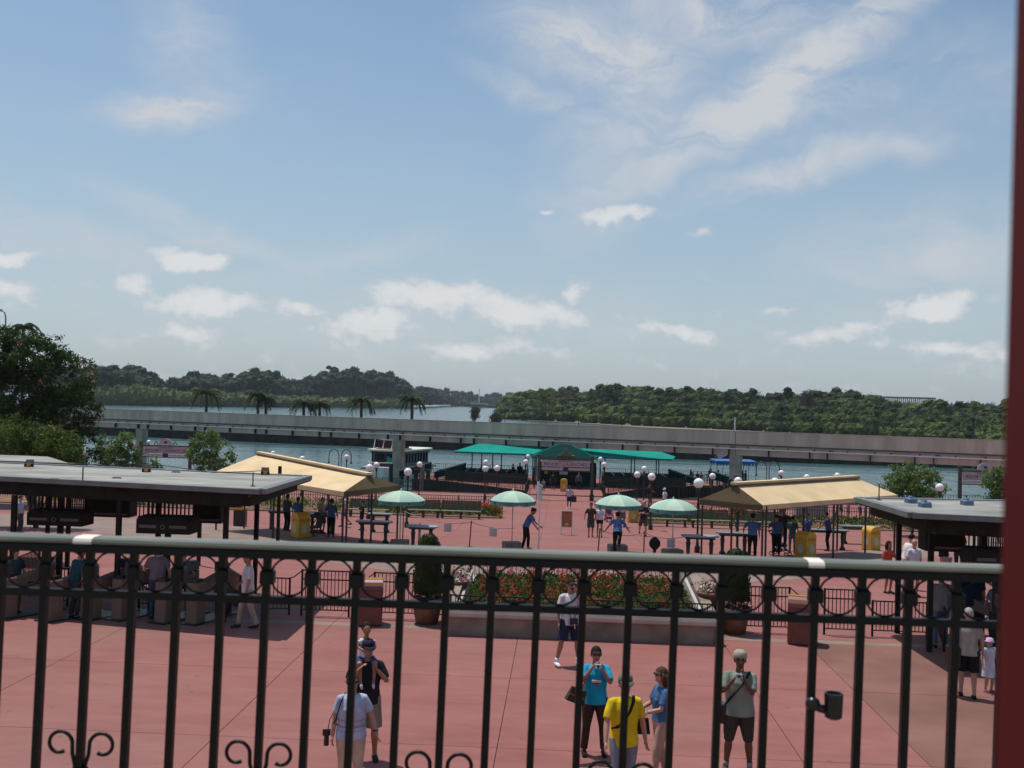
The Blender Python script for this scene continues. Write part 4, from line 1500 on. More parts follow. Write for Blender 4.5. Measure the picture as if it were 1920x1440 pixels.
# booth below it with dark panels
bo = thing('dock_booth', 'dark green booth with orange and white notices under the hipped roof', 'booth', (xc, g0.y + 3, DZ))
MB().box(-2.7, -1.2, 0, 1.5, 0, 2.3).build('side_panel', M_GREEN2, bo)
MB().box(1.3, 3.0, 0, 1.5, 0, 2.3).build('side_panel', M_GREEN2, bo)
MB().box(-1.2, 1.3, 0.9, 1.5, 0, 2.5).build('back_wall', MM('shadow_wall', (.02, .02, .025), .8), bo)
MB().box(-.55, .25, .80, .898, 1.1, 1.9).build('white_notice', M_WHITE, bo)
MB().box(-.95, -.6, .80, .898, 1.6, 2.2).build('orange_notice', M_ORG, bo)
MB().box(.4, .95, .80, .898, 1.9, 2.15).build('orange_notice', M_ORG, bo)
MB().box(-2.0, -1.7, -.08, -.002, 1.2, 1.9).build('poster', MM('poster_yellow', (.5, .33, .10), .6), bo)


# ---------------------------------------------------------------- writing
def text(body, size, parent, loc, mt=M_LETTER, rot=(pi / 2, 0, 0), name='lettering', sx=1.0, th=0.006, spacing=1.0):
    c = bpy.data.curves.new(name, 'FONT')
    c.body = body
    c.size = size
    c.align_x = 'CENTER'
    c.align_y = 'CENTER'
    c.extrude = th
    c.space_character = spacing
    c.resolution_u = 2
    o = bpy.data.objects.new(name, c)
    COL.objects.link(o)
    dg = bpy.context.evaluated_depsgraph_get()
    me = bpy.data.meshes.new_from_object(o.evaluated_get(dg))
    bpy.data.objects.remove(o)
    me.materials.clear()
    me.materials.append(mt)
    r = link(name, me, parent, loc, rot)
    r.scale = (sx, 1, 1)
    return r


def launch_sign(label, base, w, ztop, rz=0.0, oval=True, zb=None):
    """gate sign: two posts, framed board, small board below; w between the posts, ztop = top of the board above base"""
    o = thing('launch_sign', label, 'sign', base, rz)
    for x in (-w / 2, w / 2):
        p = MB().box(x - .11, x + .11, -.11, .11, 0, ztop + .25)
        p.build('post', M_SIGNF, o)
        MB().box(x - .15, x + .15, -.15, .15, ztop + .25, ztop + .33).build('post_cap', M_SIGNF, o)
        MB().box(x - .17, x + .17, -.17, .17, 0, .5).build('post_foot', M_FENCE, o)
    hh = 0.62
    MB().box(-w / 2 + .12, w / 2 - .12, -.07, .07, ztop - .06, ztop + .06).build('top_bar', M_SIGNF, o)
    MB().box(-w / 2 + .12, w / 2 - .12, -.05, .05, ztop - hh - .36, ztop - hh - .28).build('bottom_bar', M_SIGNF, o)
    bd = MB().box(-w / 2 + .2, w / 2 - .2, -.035, .035, ztop - hh, ztop - .075).build('board', M_SIGN, o)
    text('RESORT LAUNCHES', 0.34, bd, (0, -.045, ztop - hh * 0.60 - .03), sx=(w - .9) / 3.1, spacing=1.08)
    text('Walt Disney World', 0.14, bd, (0, -.045, ztop - .16))
    MB().box(-w / 2 + .2, w / 2 - .2, -.045, -.036, ztop - hh - .01, ztop - hh + .02).build('board_line', MM('mauve_line', (.16, .08, .12), .7), bd)
    MB().box(-w / 2 + .2, -.22, -.03, .03, ztop - hh - .25, ztop - hh - .06).build('lower_board', M_SIGN, o)
    MB().box(.22, w / 2 - .2, -.03, .03, ztop - hh - .25, ztop - hh - .06).build('lower_board', M_SIGN, o)
    MB().box(-.2, .2, -.06, .06, ztop - hh - .33, ztop - hh - .0).build('emblem_box', M_LETTER, o)
    if oval:
        MB().add([(.55 * cos(pi * k / 14), -.04, ztop + .1 + .52 * sin(pi * k / 14)) for k in range(15)] + [(.55 * cos(pi * k / 14), .04, ztop + .1 + .52 * sin(pi * k / 14)) for k in range(15)],
                 [tuple(range(15)), tuple(range(29, 14, -1))] + [(k, (k + 1) % 15, 15 + (k + 1) % 15, 15 + k)[::-1] for k in range(15)]).build('oval_crest', M_SIGN, o)
        MB().box(-.12, .12, -.055, -.041, ztop + .2, ztop + .38).build('crest_motif', M_LETTER, o)
        for s_ in (-1, 1):
            MB().tube([(s_ * .62, 0, ztop + .1), (s_ * .8, 0, ztop + .34), (s_ * .95, 0, ztop + .12)], .05, 6).build('scroll', M_SIGNF, o)
    else:
        m = MB().prism([(-.72, -.05), (.72, -.05), (.72, .05), (-.72, .05)], ztop + .07, ztop + .27)
        m.build('crest_base', M_SIGNF, o)
        m = MB()
        for s_ in (-1, 1):
            m.tube([(s_ * .70, 0, ztop + .34), (s_ * .45, 0, ztop + .30), (s_ * .32, 0, ztop + .48), (s_ * .2, 0, ztop + .44), (s_ * .08, 0, ztop + .70)], .045, 6)
        m.box(-.28, .28, -.04, .04, ztop + .27, ztop + .5)
        m.box(-.14, .14, -.04, .04, ztop + .5, ztop + .72)
        m.ball((0, 0, ztop + .82), .07)
        m.build('crest', MM('bronze_green', (.09, .09, .05), .5), o)
    return o


b = P(1059, 937, -2.3)
bl, br = P(1008, 936, -2.3), P(1108, 939, -2.3)
launch_sign('gate sign reading RESORT LAUNCHES between two olive posts in the middle of the quay', (b.x, (bl.y + br.y) / 2, -2.3), (br - bl).length, ZT(1059, 861.5, Vector((0, (bl.y + br.y) / 2, 0))) + 2.3, oval=False)
for pl, pr, top, D, lab in (((262, 905), (355, 905), 836, 82, 'left RESORT LAUNCHES sign with half oval crest, partly behind bushes'),
                            ((1799, 945), (1893, 945), 884, 74, 'right RESORT LAUNCHES sign with half oval crest, cut off by the red post')):
    a, c = AY(pl[0], pl[1], D), AY(pr[0], pr[1], D)
    launch_sign(lab, ((a.x + c.x) / 2, D, gz(D)), c.x - a.x, ZT((pl[0] + pr[0]) / 2, top, Vector((0, D, 0))) - gz(D), rz=0.0)
    fence_run([(a.x - 6, D + 1), (c.x + 6, D + 1)], 1.1, .2, 'iron fence below the ' + ('left' if pl[0] < 900 else 'right') + ' launch sign', pw=.03)


# large boat
def hull_mesh(L_, B_, zd, mt, flare=0.25, n=18):
    vs, fs = [], []
    for k in range(n + 1):
        u = k / n
        x = L_ * (u - .5)
        wdt = B_ / 2 * (sin(pi * min(1, (0.08 + u) * 0.62 + 0.12)) ** 0.6) * (1 if u > .12 else .55 + .45 * u / .12)
        rise = 0.25 * (1 - u) ** 3
        for s_ in (-1, 1):
            vs.append((x, s_ * wdt * (1 - flare), -0.5))
            vs.append((x, s_ * wdt, zd + rise))
    for k in range(n):
        a = 4 * k
        fs += [(a, a + 1, a + 5, a + 4), (a + 3, a + 2, a + 6, a + 7), (a + 1, a + 3, a + 7, a + 5), (a + 2, a, a + 4, a + 6)]
    fs += [(0, 2, 3, 1), (4 * n, 4 * n + 1, 4 * n + 3, 4 * n + 2)]
    return MB().add(vs, fs)


a = P(733, 899, WZ)
D = 112.0
c = AY(738, 880, D)
boat = thing('passenger_launch', 'large white passenger launch with dark blue window band and cream roof, behind the left pillar', 'boat', (c.x, D + 4, WZ), radians(74))
boat.scale = (.80, .90, .80)
# bow (-x local) points towards the camera and left
hull = hull_mesh(14.5, 5.4, 1.75, M_HULL).build('hull', M_HULL, boat)
MB().box(-6.6, 6.6, -2.35, 2.35, 1.76, 1.95).build('deck', M_OFF, boat)


def rrect(L0, L1, w, r=1.6, n=6):
    pts = []
    for cx, cy, a0 in ((L1 - r, w - r, 0), (L0 + r * .5, w - r * .5, 90), (L0 + r * .5, -w + r * .5, 180), (L1 - r, -w + r, 270)):
        rr = r if cx > 0 and a0 in (0, 270) else r * .5
        for k in range(n + 1):
            t = radians(a0 + 90 * k / n)
            pts.append((cx + rr * cos(t), cy + rr * sin(t)))
    return pts


MB().prism(rrect(-4.6, 6.2, 2.2, 1.8), 1.96, 2.45).build('lower_band', M_NAVY, boat)
MB().prism(rrect(-4.5, 6.1, 2.1, 1.8), 2.451, 3.75).build('window_band', M_GLASS, boat)
pil = rrect(-4.55, 6.15, 2.16, 1.8)
acc = 0
for k in range(len(pil)):
    p, q = pil[k], pil[(k + 1) % len(pil)]
    L_ = sqrt((p[0] - q[0]) ** 2 + (p[1] - q[1]) ** 2)
    n = max(1, int(L_ / 0.9))
    for j in range(n):
        u = j / n
        x, y = p[0] + (q[0] - p[0]) * u, p[1] + (q[1] - p[1]) * u
        if L_ > .9 or k % 3 == 0:
            MB().box(x - .07, x + .07, y - .07, y + .07, 2.45, 3.75).build('window_post', M_NAVY, boat)
MB().prism(rrect(-4.8, 6.4, 2.35, 1.9), 3.76, 4.10).build('upper_band', M_NAVY, boat)
MB().prism(rrect(-5.2, 6.7, 2.6, 2.0), 4.101, 4.32).build('roof', M_BOATROOF, boat)
wh = MB().box(-3.6, -0.6, -1.9, 1.9, 4.33, 4.5).build('wheelhouse_base', M_BOATROOF, boat)
MB().box(-3.4, -.8, -1.6, 1.6, 4.5, 5.6).build('wheelhouse_glass', M_GLASS, boat)
for y in (-1.85, -.6, .6, 1.85):
    MB().bar((-4.2, y, 4.4), (-3.6, y, 6.2), .09).build('mast', M_WHITE, boat)
MB().box(-3.9, -.4, -2, 2, 6.2, 6.3).build('wheelhouse_roof', M_BOATROOF, boat)
MB().tube([(-7.0, 0, 2.6), (-6.0, -1.7, 2.6), (-4.5, -2.4, 2.6)], .04, 5).build('bow_rail', M_OFF, boat)
MB().tube([(-7.0, 0, 2.6), (-6.0, 1.7, 2.6), (-4.5, 2.4, 2.6)], .04, 5).build('bow_rail', M_OFF, boat)
for x, y in ((-7, 0), (-6, -1.7), (-6, 1.7), (-5.2, -2.1), (-5.2, 2.1)):
    MB().box(x - .03, x + .03, y - .03, y + .03, 1.9, 2.6).build('rail_post', M_OFF, boat)
MB().add([(-4.75, -1.6, 2.7), (-4.78, -.3, 3.5), (-4.75, -.2, 2.6), (-4.70, -1.6, 2.7), (-4.73, -.3, 3.5), (-4.70, -.2, 2.6)], [(0, 1, 2), (5, 4, 3), (0, 3, 4, 1), (1, 4, 5, 2), (2, 5, 3, 0)]).build('pennant', M_GREEN, boat)
MB().box(-6.4, 6.6, -2.62, -2.55, 1.55, 1.72).build('rub_rail', M_WOOD2, boat)
MB().box(-6.4, 6.6, 2.55, 2.62, 1.55, 1.72).build('rub_rail', M_WOOD2, boat)

# small boat with blue canopy at right
D = 104.0
c = AY(1374, 900, D)
sb = thing('canopy_boat', 'small open boat with scalloped blue canopy moored behind the right pillar', 'boat', (c.x, D, WZ), radians(8))
hull_mesh(7.6, 2.4, 1.1, M_WOOD2).build('hull', M_WOOD, sb)
MB().box(-3.2, 3.4, -1.0, 1.0, 1.11, 1.3).build('deck', M_WOOD2, sb)
cz0 = AY(1374, 872, D).z - WZ
MB().prism([(-2.1, -1.2), (2.1, -1.2), (2.1, 1.2), (-2.1, 1.2)], cz0 + .35, [cz0 + .45, cz0 + .45, cz0 + .55, cz0 + .55]).build('canopy', M_BLUE, sb)
m = MB()
for k in range(14):
    x = -2.1 + .3 * k
    for y in (-1.2, 1.2):
        m.add([(x, y, cz0 + .35), (x + .3, y, cz0 + .35), (x + .24, y, cz0 + .05), (x + .15, y, cz0 - .02), (x + .06, y, cz0 + .05)], [(0, 1, 2, 3, 4)])
m.build('valance', M_BLUE, sb)
for x in (-2.0, -.7, .7, 2.0):
    for y in (-1.15, 1.15):
        MB().tube([(x, y, 1.1), (x, y, cz0 + .35)], .035, 6).build('canopy_post', MM('blue_post', (.10, .20, .30), .5), sb)
MB().box(-.9, .4, -.5, .5, 1.3, 2.0).build('console', M_OFF, sb)
MB().bar((-3.2, 0, 1.2), (-1.7, 0, cz0 + 1.0), .05).build('flag_staff', M_WOOD2, sb)
fg = MB()
fg.panel([(-1.75, -.02, cz0 + 1.0), (-.9, -.02, cz0 + 1.45), (-.7, -.02, cz0 + .95), (-1.5, -.02, cz0 + .55)], .03)
fg.build('flag', MM('striped_flag', (.55, .12, .13), .7, col2=(.75, .7, .7), scale=6, stretch=(1, 1, 6)), sb)

# small things far out
def little_boat(label, px, py, L_, cab, rz=0):
    c = P(px, py, WZ)
    o = thing('motor_boat', label, 'boat', (c.x, c.y, WZ), rz)
    hull_mesh(L_, L_ * .3, L_ * .1, M_HULL).build('hull', M_HULL, o)
    MB().box(-L_ * .15, L_ * .2, -L_ * .1, L_ * .1, L_ * .11, L_ * .24).build('cabin', M_GLASS if cab else M_HULL, o)
    MB().box(-L_ * .2, L_ * .25, -L_ * .12, L_ * .12, L_ * .24, L_ * .27).build('roof', M_HULL, o)
    return o


little_boat('white motor boat out on the lagoon left of the slim palm', 735, 769.5, 7.5, True)
D = 1500
c = AY(898, 757, D)
m_ = thing('marina_building', 'tiny pale pier house with red base and a tall mast on the far shore', 'building', (c.x, c.y, WZ))
MB().box(-11, 11, -6, 6, 1, 5).build('wall', MM('far_navy_wall', (.05, .05, .10), .8), m_)
MB().prism([(-13, -8), (13, -8), (13, 8), (-13, 8)], 5.0, 7.0).build('roof', M_STONE, m_)
MB().box(-14, 14, -9, -8, 0, 1.6).build('red_base', MM('pale_red_base', (.5, .22, .18), .7), m_)
MB().box(-.5, .5, -.5, .5, 7, 28).build('mast', M_WHITE, m_)
c = AY(926, 759, D)
m_ = thing('boat_house', 'low grey boat house on the far shore right of the pier house', 'building', (c.x, c.y, WZ))
MB().box(-12, 14, -6, 6, 0, 3.4).build('wall', MM('far_grey_wall', (.06, .06, .07), .8), m_)
MB().prism([(-14, -8), (16, -8), (16, 8), (-14, 8)], 3.4, 4.8).build('roof', M_GREYWALL, m_)
for k, (px, py, w_) in enumerate(((836, 760.2, 16), (880, 760.8, 30))):
    c = P(px, py, WZ)
    o = MB().box(c.x - w_ / 2, c.x + w_ / 2, c.y, c.y + 12, WZ - .5, -2.6).build('beach', MM('pale_sand', (.32, .29, .23), .9))
    tag(o, kind='structure')
# long raised structure on the horizon right
D = 620
a, c = AY(1655, 746, D), AY(1752, 749.5, D)
st_ = thing('raised_walkway', 'long raised structure on many thin posts above the island trees at right', 'structure', (a.x, D, 0))
L_ = c.x - a.x
MB().box(0, L_, -2, 2, a.z, a.z + .9).build('deck', MM('far_grey_metal', (.16, .16, .17), .6), st_)
for k in range(26):
    MB().box(L_ * k / 25 - .14, L_ * k / 25 + .14, -.5, .5, -3, a.z).build('post', M_GREYWALL, st_)
MB().box(L_ * .25, L_ * 1.0, -3, 3, a.z - 5.5, a.z - 4.4).build('lower_roof', MM('far_pink_roof', (.36, .22, .19), .8), st_)
# buoys / flags on the beam top
for px, py in ((947, 783), (1024, 780), (1085, 781), (1166, 785)):
    c = AY(px, py, 255)
    o = thing('yellow_flag', 'small yellow flag on a stick on the far bank, %s' % {947: 'leftmost of the four', 1024: 'second from the left', 1085: 'third from the left and tilted', 1166: 'rightmost of the four'}[px], 'flag', (c.x, 255, -2.05), 0, 'yellow flags on the far bank')
    MB().box(-.07, .07, -.07, .07, 0, c.z + 2.05 + .8).build('stick', M_WOOD, o)
    MB().prism([(.08, -.03), (.62, -.03), (.62, .03), (.08, .03)], [c.z + 1.9, c.z + 2.3, c.z + 2.3, c.z + 1.9], [c.z + 2.8, c.z + 2.6, c.z + 2.6, c.z + 2.8]).build('cloth', MM('yellow_flag_cloth', (.75, .45, .02), .7), o)
c = AY(1378, 790, 190)
o = thing('white_post', 'thin white marker post behind the beam at right', 'post', (c.x, 190, -2.05))
MB().box(-.12, .12, -.12, .12, 0, c.z + 2.05 + .6).build('shaft', M_WHITE, o)
MB().box(-.2, .2, -.2, .2, c.z + 2.05 + .6, c.z + 2.75).build('cap', M_WHITE, o)

# ---------------------------------------------------------------- globe lamps
lt = thing('globe_lamp', 'x', 'street lamp', (0, 0, 0), 0, 'white globe lamps of the plaza')
LH = 2.95
MB().lathe([(.12, 0), (.12, .25), (.07, .32), (.045, .7), (.04, LH - .45), (.08, LH - .38), (.06, LH - .3), (.11, LH - .22), (.07, LH - .2)], 10).build('pole', M_FENCE, lt, True)
MB().ball((0, 0, LH), .215, n=20, m=14).build('globe', M_GLOBE, lt, True)
PL = Proto(lt)
lamps = [(765, 885, 'globe lamp above the left umbrella, right of the guideway pillar'), (381, 863, 'globe lamp in front of the oleander right of the left sign'), (1310, 906, 'globe lamp at the left end of the right tan awning'),
         (1762, 914, 'globe lamp behind the right grey canopy, beside the oleander'), (512, 850, 'leftmost globe peeking over the ridge of the left tan awning'), (567, 860, 'second globe over the ridge of the left tan awning'),
         (693, 877, 'larger globe of the pair at the right end of the left awning ridge'), (706, 872, 'smaller globe of the pair at the right end of the left awning ridge'), (787, 871, 'globe lamp between the large boat and the dock ramp'),
         (650, 857, 'small globe under the arched lamp hooks at left'), (911, 867, 'upper globe of the three left of the gate sign'), (910, 879, 'lower globe of the three left of the gate sign'), (932, 878, 'right globe of the three left of the gate sign'),
         (990, 856, 'farther globe at the left post of the gate sign'), (986, 866, 'nearer globe at the left post of the gate sign'), (1126, 861, 'farther globe right of the gate sign'), (1133, 871, 'nearer globe right of the gate sign'),
         (1195, 890, 'left globe of the three above the right umbrellas'), (1208, 879, 'top globe of the three above the right umbrellas'), (1222, 894, 'right globe of the three above the right umbrellas'),
         (1384, 902, 'globe peeking over the left end of the right tan awning'), (1336, 893, 'globe lamp on the dock before the blue canopy boat'), (1453, 903, 'half hidden globe at the ridge of the right awning'),
         (1465, 887, 'small globe under the arched hooks at right'), (1513, 895, 'third globe over the ridge of the right tan awning'), (1570, 892, 'rightmost globe over the ridge of the right tan awning'),
         (155, 848, 'globe lamp in front of the bushes at far left'), (279, 829, 'globe lamp beside the left launch sign crest'), (406, 843, 'tiny far globe seen through the oleander'), (1725, 895, 'small globe seen through the round oleander')]
far_r = {406: 2.6, 1725: 4, 155: 6, 279: 5.0, 787: 5.5, 650: 5.2, 1465: 5.2, 1336: 5.5}
for i, (px, py, lab) in enumerate(lamps):
    lo_, hi_ = 20.0, 190.0
    for _ in range(40):
        y = (lo_ + hi_) / 2
        zg = gz(y) if y < 86 else -2.45
        if AY(px, py, y).z > zg + LH:
            lo_ = y
        else:
            hi_ = y
    zg = gz(y) if y < 86 else -2.45
    p = AY(px, py, y)
    s_ = 1.0
    if i == 0:
        lt.location = (p.x, y, zg)
        lt['label'] = lab
    else:
        PL.copy(lab, (p.x, y, zg))
# arched double hooks
for px, lab, D in ((637, 'pair of slender arched lamp hooks on the water side left', 84), (1440, 'pair of slender arched lamp hooks on the water side right', 84)):
    o = thing('arched_lamp_hook', lab, 'lamp', (AY(px, 880, D).x, D, -2.3))
    for s_ in (-1, 1):
        pts = [(s_ * .1, 0, 0), (s_ * .1, 0, 2.9)] + [(s_ * (.1 + .42 - .42 * cos(pi * k / 8)), 0, 2.9 + .62 * sin(pi * k / 8)) for k in range(1, 9)] + [(s_ * .94, 0, 2.5)]
        MB().tube(pts, .035, 6).build('arch', M_FENCE, o, True)
        MB().ball((s_ * .94, 0, 2.4), .10, n=10, m=6).build('lamp_head', M_FENCE, o, True)

# ================================================================ TAN AWNINGS
ZE, ZR = 1.95, 2.75


def awning(label, near, farside, other_end, ridge_near, ridge_far, sgn, zeb):
    """near: inner front corner, farside: inner back corner, other_end: outer front corner"""
    o = thing('tan_awning', label, 'awning', (near.x, near.y, 0))
    A, B, C = near - near, farside - near, other_end - near
    A, B, C = Vector((0, 0, 0)), Vector((B.x, B.y, 0)), Vector((C.x, C.y, 0))
    D_ = C + B
    mid = (B) / 2
    ax = C.normalized()
    inset = B.length * 0.42
    r0 = mid + ax * inset * .25
    r1 = mid + C - ax * inset * .9
    ze = zeb
    V = [Vector((p.x, p.y, ze)) for p in (A, C, D_, B)] + [Vector((r0.x, r0.y, ze + ridge_near)), Vector((r1.x, r1.y, ze + ridge_far))]
    th = .03

    def pan(name, idx, mt):
        MB().panel([V[k] for k in idx] if sgn > 0 else [V[k] for k in reversed(idx)], th).build(name, mt, o)
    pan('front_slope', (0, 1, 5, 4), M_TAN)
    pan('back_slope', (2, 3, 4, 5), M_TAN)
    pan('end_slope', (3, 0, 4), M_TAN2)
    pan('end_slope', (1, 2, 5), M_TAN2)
    # valance below the eaves
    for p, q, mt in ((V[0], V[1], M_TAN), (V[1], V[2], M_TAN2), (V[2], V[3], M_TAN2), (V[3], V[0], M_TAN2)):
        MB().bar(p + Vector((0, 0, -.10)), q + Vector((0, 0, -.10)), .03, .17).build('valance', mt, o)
        MB().bar(p + Vector((0, 0, -.205)), q + Vector((0, 0, -.205)), .036, .035).build('valance_trim', M_TRIM, o)
    n_ = Vector((-ax.y, ax.x, 0))
    MB().bar(V[4] + Vector((0, 0, .06)) - ax * .12, V[5] + Vector((0, 0, .06)) + ax * .12, .30, .10).build('ridge_roll', M_TAN, o)
    MB().bar(V[4] - ax * .12, V[5] + ax * .12, .36, .04).build('ridge_seam', M_TRIM, o)
    for u in (0.01, .5, .99):
        for w in (0.02, .5, .98):
            if w == .5 and u == .5:
                pass
            p = C * u + B * w
            y = near.y + p.y
            zb_ = gz(y)
            hz_ = ze - .05
            for off in ((0, 0), (.14, .05)) if (u < .1 and w < .1) else ((0, 0),):
                MB().box(p.x + off[0] - .035, p.x + off[0] + .035, p.y + off[1] - .035, p.y + off[1] + .035, zb_, hz_).build('post', M_FENCE, o)
    return o, A, B, C


zl = gz(40) + 2.35
awning('left tan fabric awning over the bag check, brown triangular end at its right', P(645, 922, zl), P(752, 910, zl), P(404, 884, zl), .50, .86, -1, zl)
zl2 = gz(39) + 2.3
awning('right tan fabric awning over the bag check, brown triangular end at its left', P(1430, 947, zl2), P(1312, 936, zl2), P(1683, 928, zl2), .66, .70, 1, zl2)

# ================================================================ GREY ENTRANCE CANOPIES
ZC = 3.3


def grey_canopy(label, corners, posts, sgn):
    """corners in order: near inner, far inner, far outer, near outer (points at roof height)"""
    o = thing('entrance_canopy', label, 'canopy', (corners[0].x, corners[0].y, 0))
    V = [Vector((c.x - corners[0].x, c.y - corners[0].y)) for c in corners]
    if sgn < 0:
        V = V[::-1]
    ctr = sum(V, Vector((0, 0))) / 4

    def inset(k):
        return [v + (ctr - v).normalized() * k for v in V]
    MB().prism([(v.x, v.y) for v in inset(.08)], ZC - .06, ZC).build('roof', M_ROOF, o)
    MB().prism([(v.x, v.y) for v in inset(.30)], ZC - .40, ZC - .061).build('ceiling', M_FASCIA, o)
    for k in range(4):
        p, q = V[k], V[(k + 1) % 4]
        MB().bar((p.x, p.y, ZC - .035), (q.x, q.y, ZC - .035), .22, .12).build('gutter', M_GUTTER, o)
        MB().bar((p.x, p.y, ZC - .115), (q.x, q.y, ZC - .115), .16, .035).build('gutter_line', M_FASCIA, o)
    I_ = inset(.28)
    J_ = inset(.55)
    for k in range(4):
        p, q, p2, q2 = I_[k], I_[(k + 1) % 4], J_[k], J_[(k + 1) % 4]
        e = (q - p).normalized()
        nrm = Vector((e.y, -e.x))
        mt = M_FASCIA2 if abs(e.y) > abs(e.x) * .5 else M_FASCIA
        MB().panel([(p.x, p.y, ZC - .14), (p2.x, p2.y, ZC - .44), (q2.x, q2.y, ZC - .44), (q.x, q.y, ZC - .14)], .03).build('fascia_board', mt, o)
    for p in posts:
        MB().box(p.x - corners[0].x - .055, p.x - corners[0].x + .055, p.y - corners[0].y - .055, p.y - corners[0].y + .055, gz(p.y), ZC - .4).build('post', M_FASCIA, o)
    return o


nl = P(490, 919, ZC); fl_ = P(578, 893, ZC)
bdir = (P(0, 868, ZC) - fl_); bdir.z = 0; bdir.normalize()
fdir = (P(0, 894, ZC) - nl); fdir.z = 0; fdir.normalize()
lc = grey_canopy('left grey flat roofed entrance canopy with dark brown fascia over the turnstiles', [nl, fl_, fl_ + bdir * 30, nl + fdir * 30], [G(217, 1158), G(20, 1150), G(110, 1110), G(418, 1167), G(477, 1112), G(520, 1040) , G(292, 1140), G(372, 1060)], 1)
nr = P(1711, 963, ZC); fr_ = P(1609, 934, ZC)
bdir2 = (P(1883, 939, ZC) - fr_); bdir2.z = 0; bdir2.normalize()
fdir2 = (P(1883, 971, ZC) - nr); fdir2.z = 0; fdir2.normalize()
rc = grey_canopy('right grey flat roofed entrance canopy with blue covers on top', [nr, fr_, fr_ + bdir2 * 30, nr + fdir2 * 30], [G(1682, 1187), G(1742, 1222), G(1840, 1190), G(1900, 1240)], -1)


def on_roof(px, py):
    return P(px, py, ZC)


for px, py, lab in ((55, 875, 'small dark roof light at the far left of the left canopy'), (275, 885, 'small dark roof light in the middle of the left canopy'), (497, 890, 'small dark roof light at the right end of the left canopy')):
    c = on_roof(px, py)
    o = thing('roof_light', lab, 'light', c, .3, 'dark lamps on the left canopy')
    MB().prism([(-.12, -.10), (.12, -.10), (.10, .10), (-.10, .10)], 0, [.08, .08, .2, .2]).build('housing', MM('matt_black', (.012, .012, .012), .9), o)
    MB().box(-.05, .05, -.135, -.101, .02, .10).build('lens', MM('amber_lens', (.5, .2, .04), .4), o)
for px, lab in ((155, 'thin rod standing on the left canopy roof at left'), (474, 'thin rod standing on the left canopy roof near its right end')):
    c = on_roof(px, 902 if px < 200 else 912)
    MBo = MB().box(-.012, .012, -.012, .012, 0, .34).box(-.05, .05, -.05, .05, 0, .02)
    tag(MBo.build('roof_rod', M_FENCE, loc=c), lab, 'rod', 'thin rods on the canopies')
c = on_roof(1648, 934 + 4)
tag(MB().box(-.012, .012, -.012, .012, 0, .40).box(-.05, .05, -.05, .05, 0, .02).build('roof_rod', M_FENCE, loc=c), 'thin rod standing on the right canopy at its left corner', 'rod', 'thin rods on the canopies')
M_BC = MM('blue_cover', (.10, .17, .26), .6, var=.15)
for px, py, lab in ((1708, 943, 'left one of the two blue wrapped boxes on the right canopy roof'), (1734, 951, 'nearer blue wrapped box on the right canopy roof'), (1813, 947, 'blue wrapped box farthest right on the canopy roof')):
    c = on_roof(px, py)
    o = thing('covered_box', lab, 'box', c, .2, 'blue covered boxes on the canopy')
    MB().rbox(-.125, .125, -.12, .12, 0, .13, .03).build('cover', M_BC, o)
    MB().rbox(-.07, .03, -.06, .06, .13, .17, .015).build('top_fold', M_BC, o)
# cables and hatch plates on the roofs
c0 = on_roof(60, 868)
pts = [on_roof(*q) for q in ((60, 869), (140, 871), (200, 875), (275, 871), (330, 878), (400, 888), (470, 886), (497, 884))]
tag(MB().tube([(p.x, p.y, ZC + .03) for p in pts], .012, 5).build('roof_cable', M_FENCE), 'thin dark cable lying across the left canopy roof', 'cable')
for px, py, lab in ((103, 899, 'flat dark plate on the left canopy at left'), (219, 897, 'flat dark plate in the middle of the left canopy'), (330, 886, 'raised grey plate by the back edge of the left canopy')):
    c = on_roof(px, py)
    tag(MB().box(-.12, .12, -.03, .03, 0, .02).box(-.1, .1, -.02, .02, .02, .035).build('roof_plate', M_GUTTER, loc=c), lab, 'plate')
# second roof behind, far left
p0 = P(0, 860, 3.0)
o = thing('entrance_canopy', 'piece of a further grey roof behind the left canopy at the left edge', 'canopy', (0, 0, 0))
pp = [P(-200, 856, 3.2), P(128, 868, 3.2), P(90, 856, 3.2), P(-200, 846, 3.2)]
MB().prism([(p.x, p.y) for p in pp], 3.0, 3.2).build('roof', M_ROOF, o)
for p in pp[:3]:
    MB().box(p.x - .06, p.x + .06, p.y + .1, p.y + .2, gz(p.y), 3.0).build('post', M_FASCIA, o)
MB().prism([(p.x, p.y + .05) for p in pp], 2.6, 2.999).build('fascia', M_FASCIA2, o)


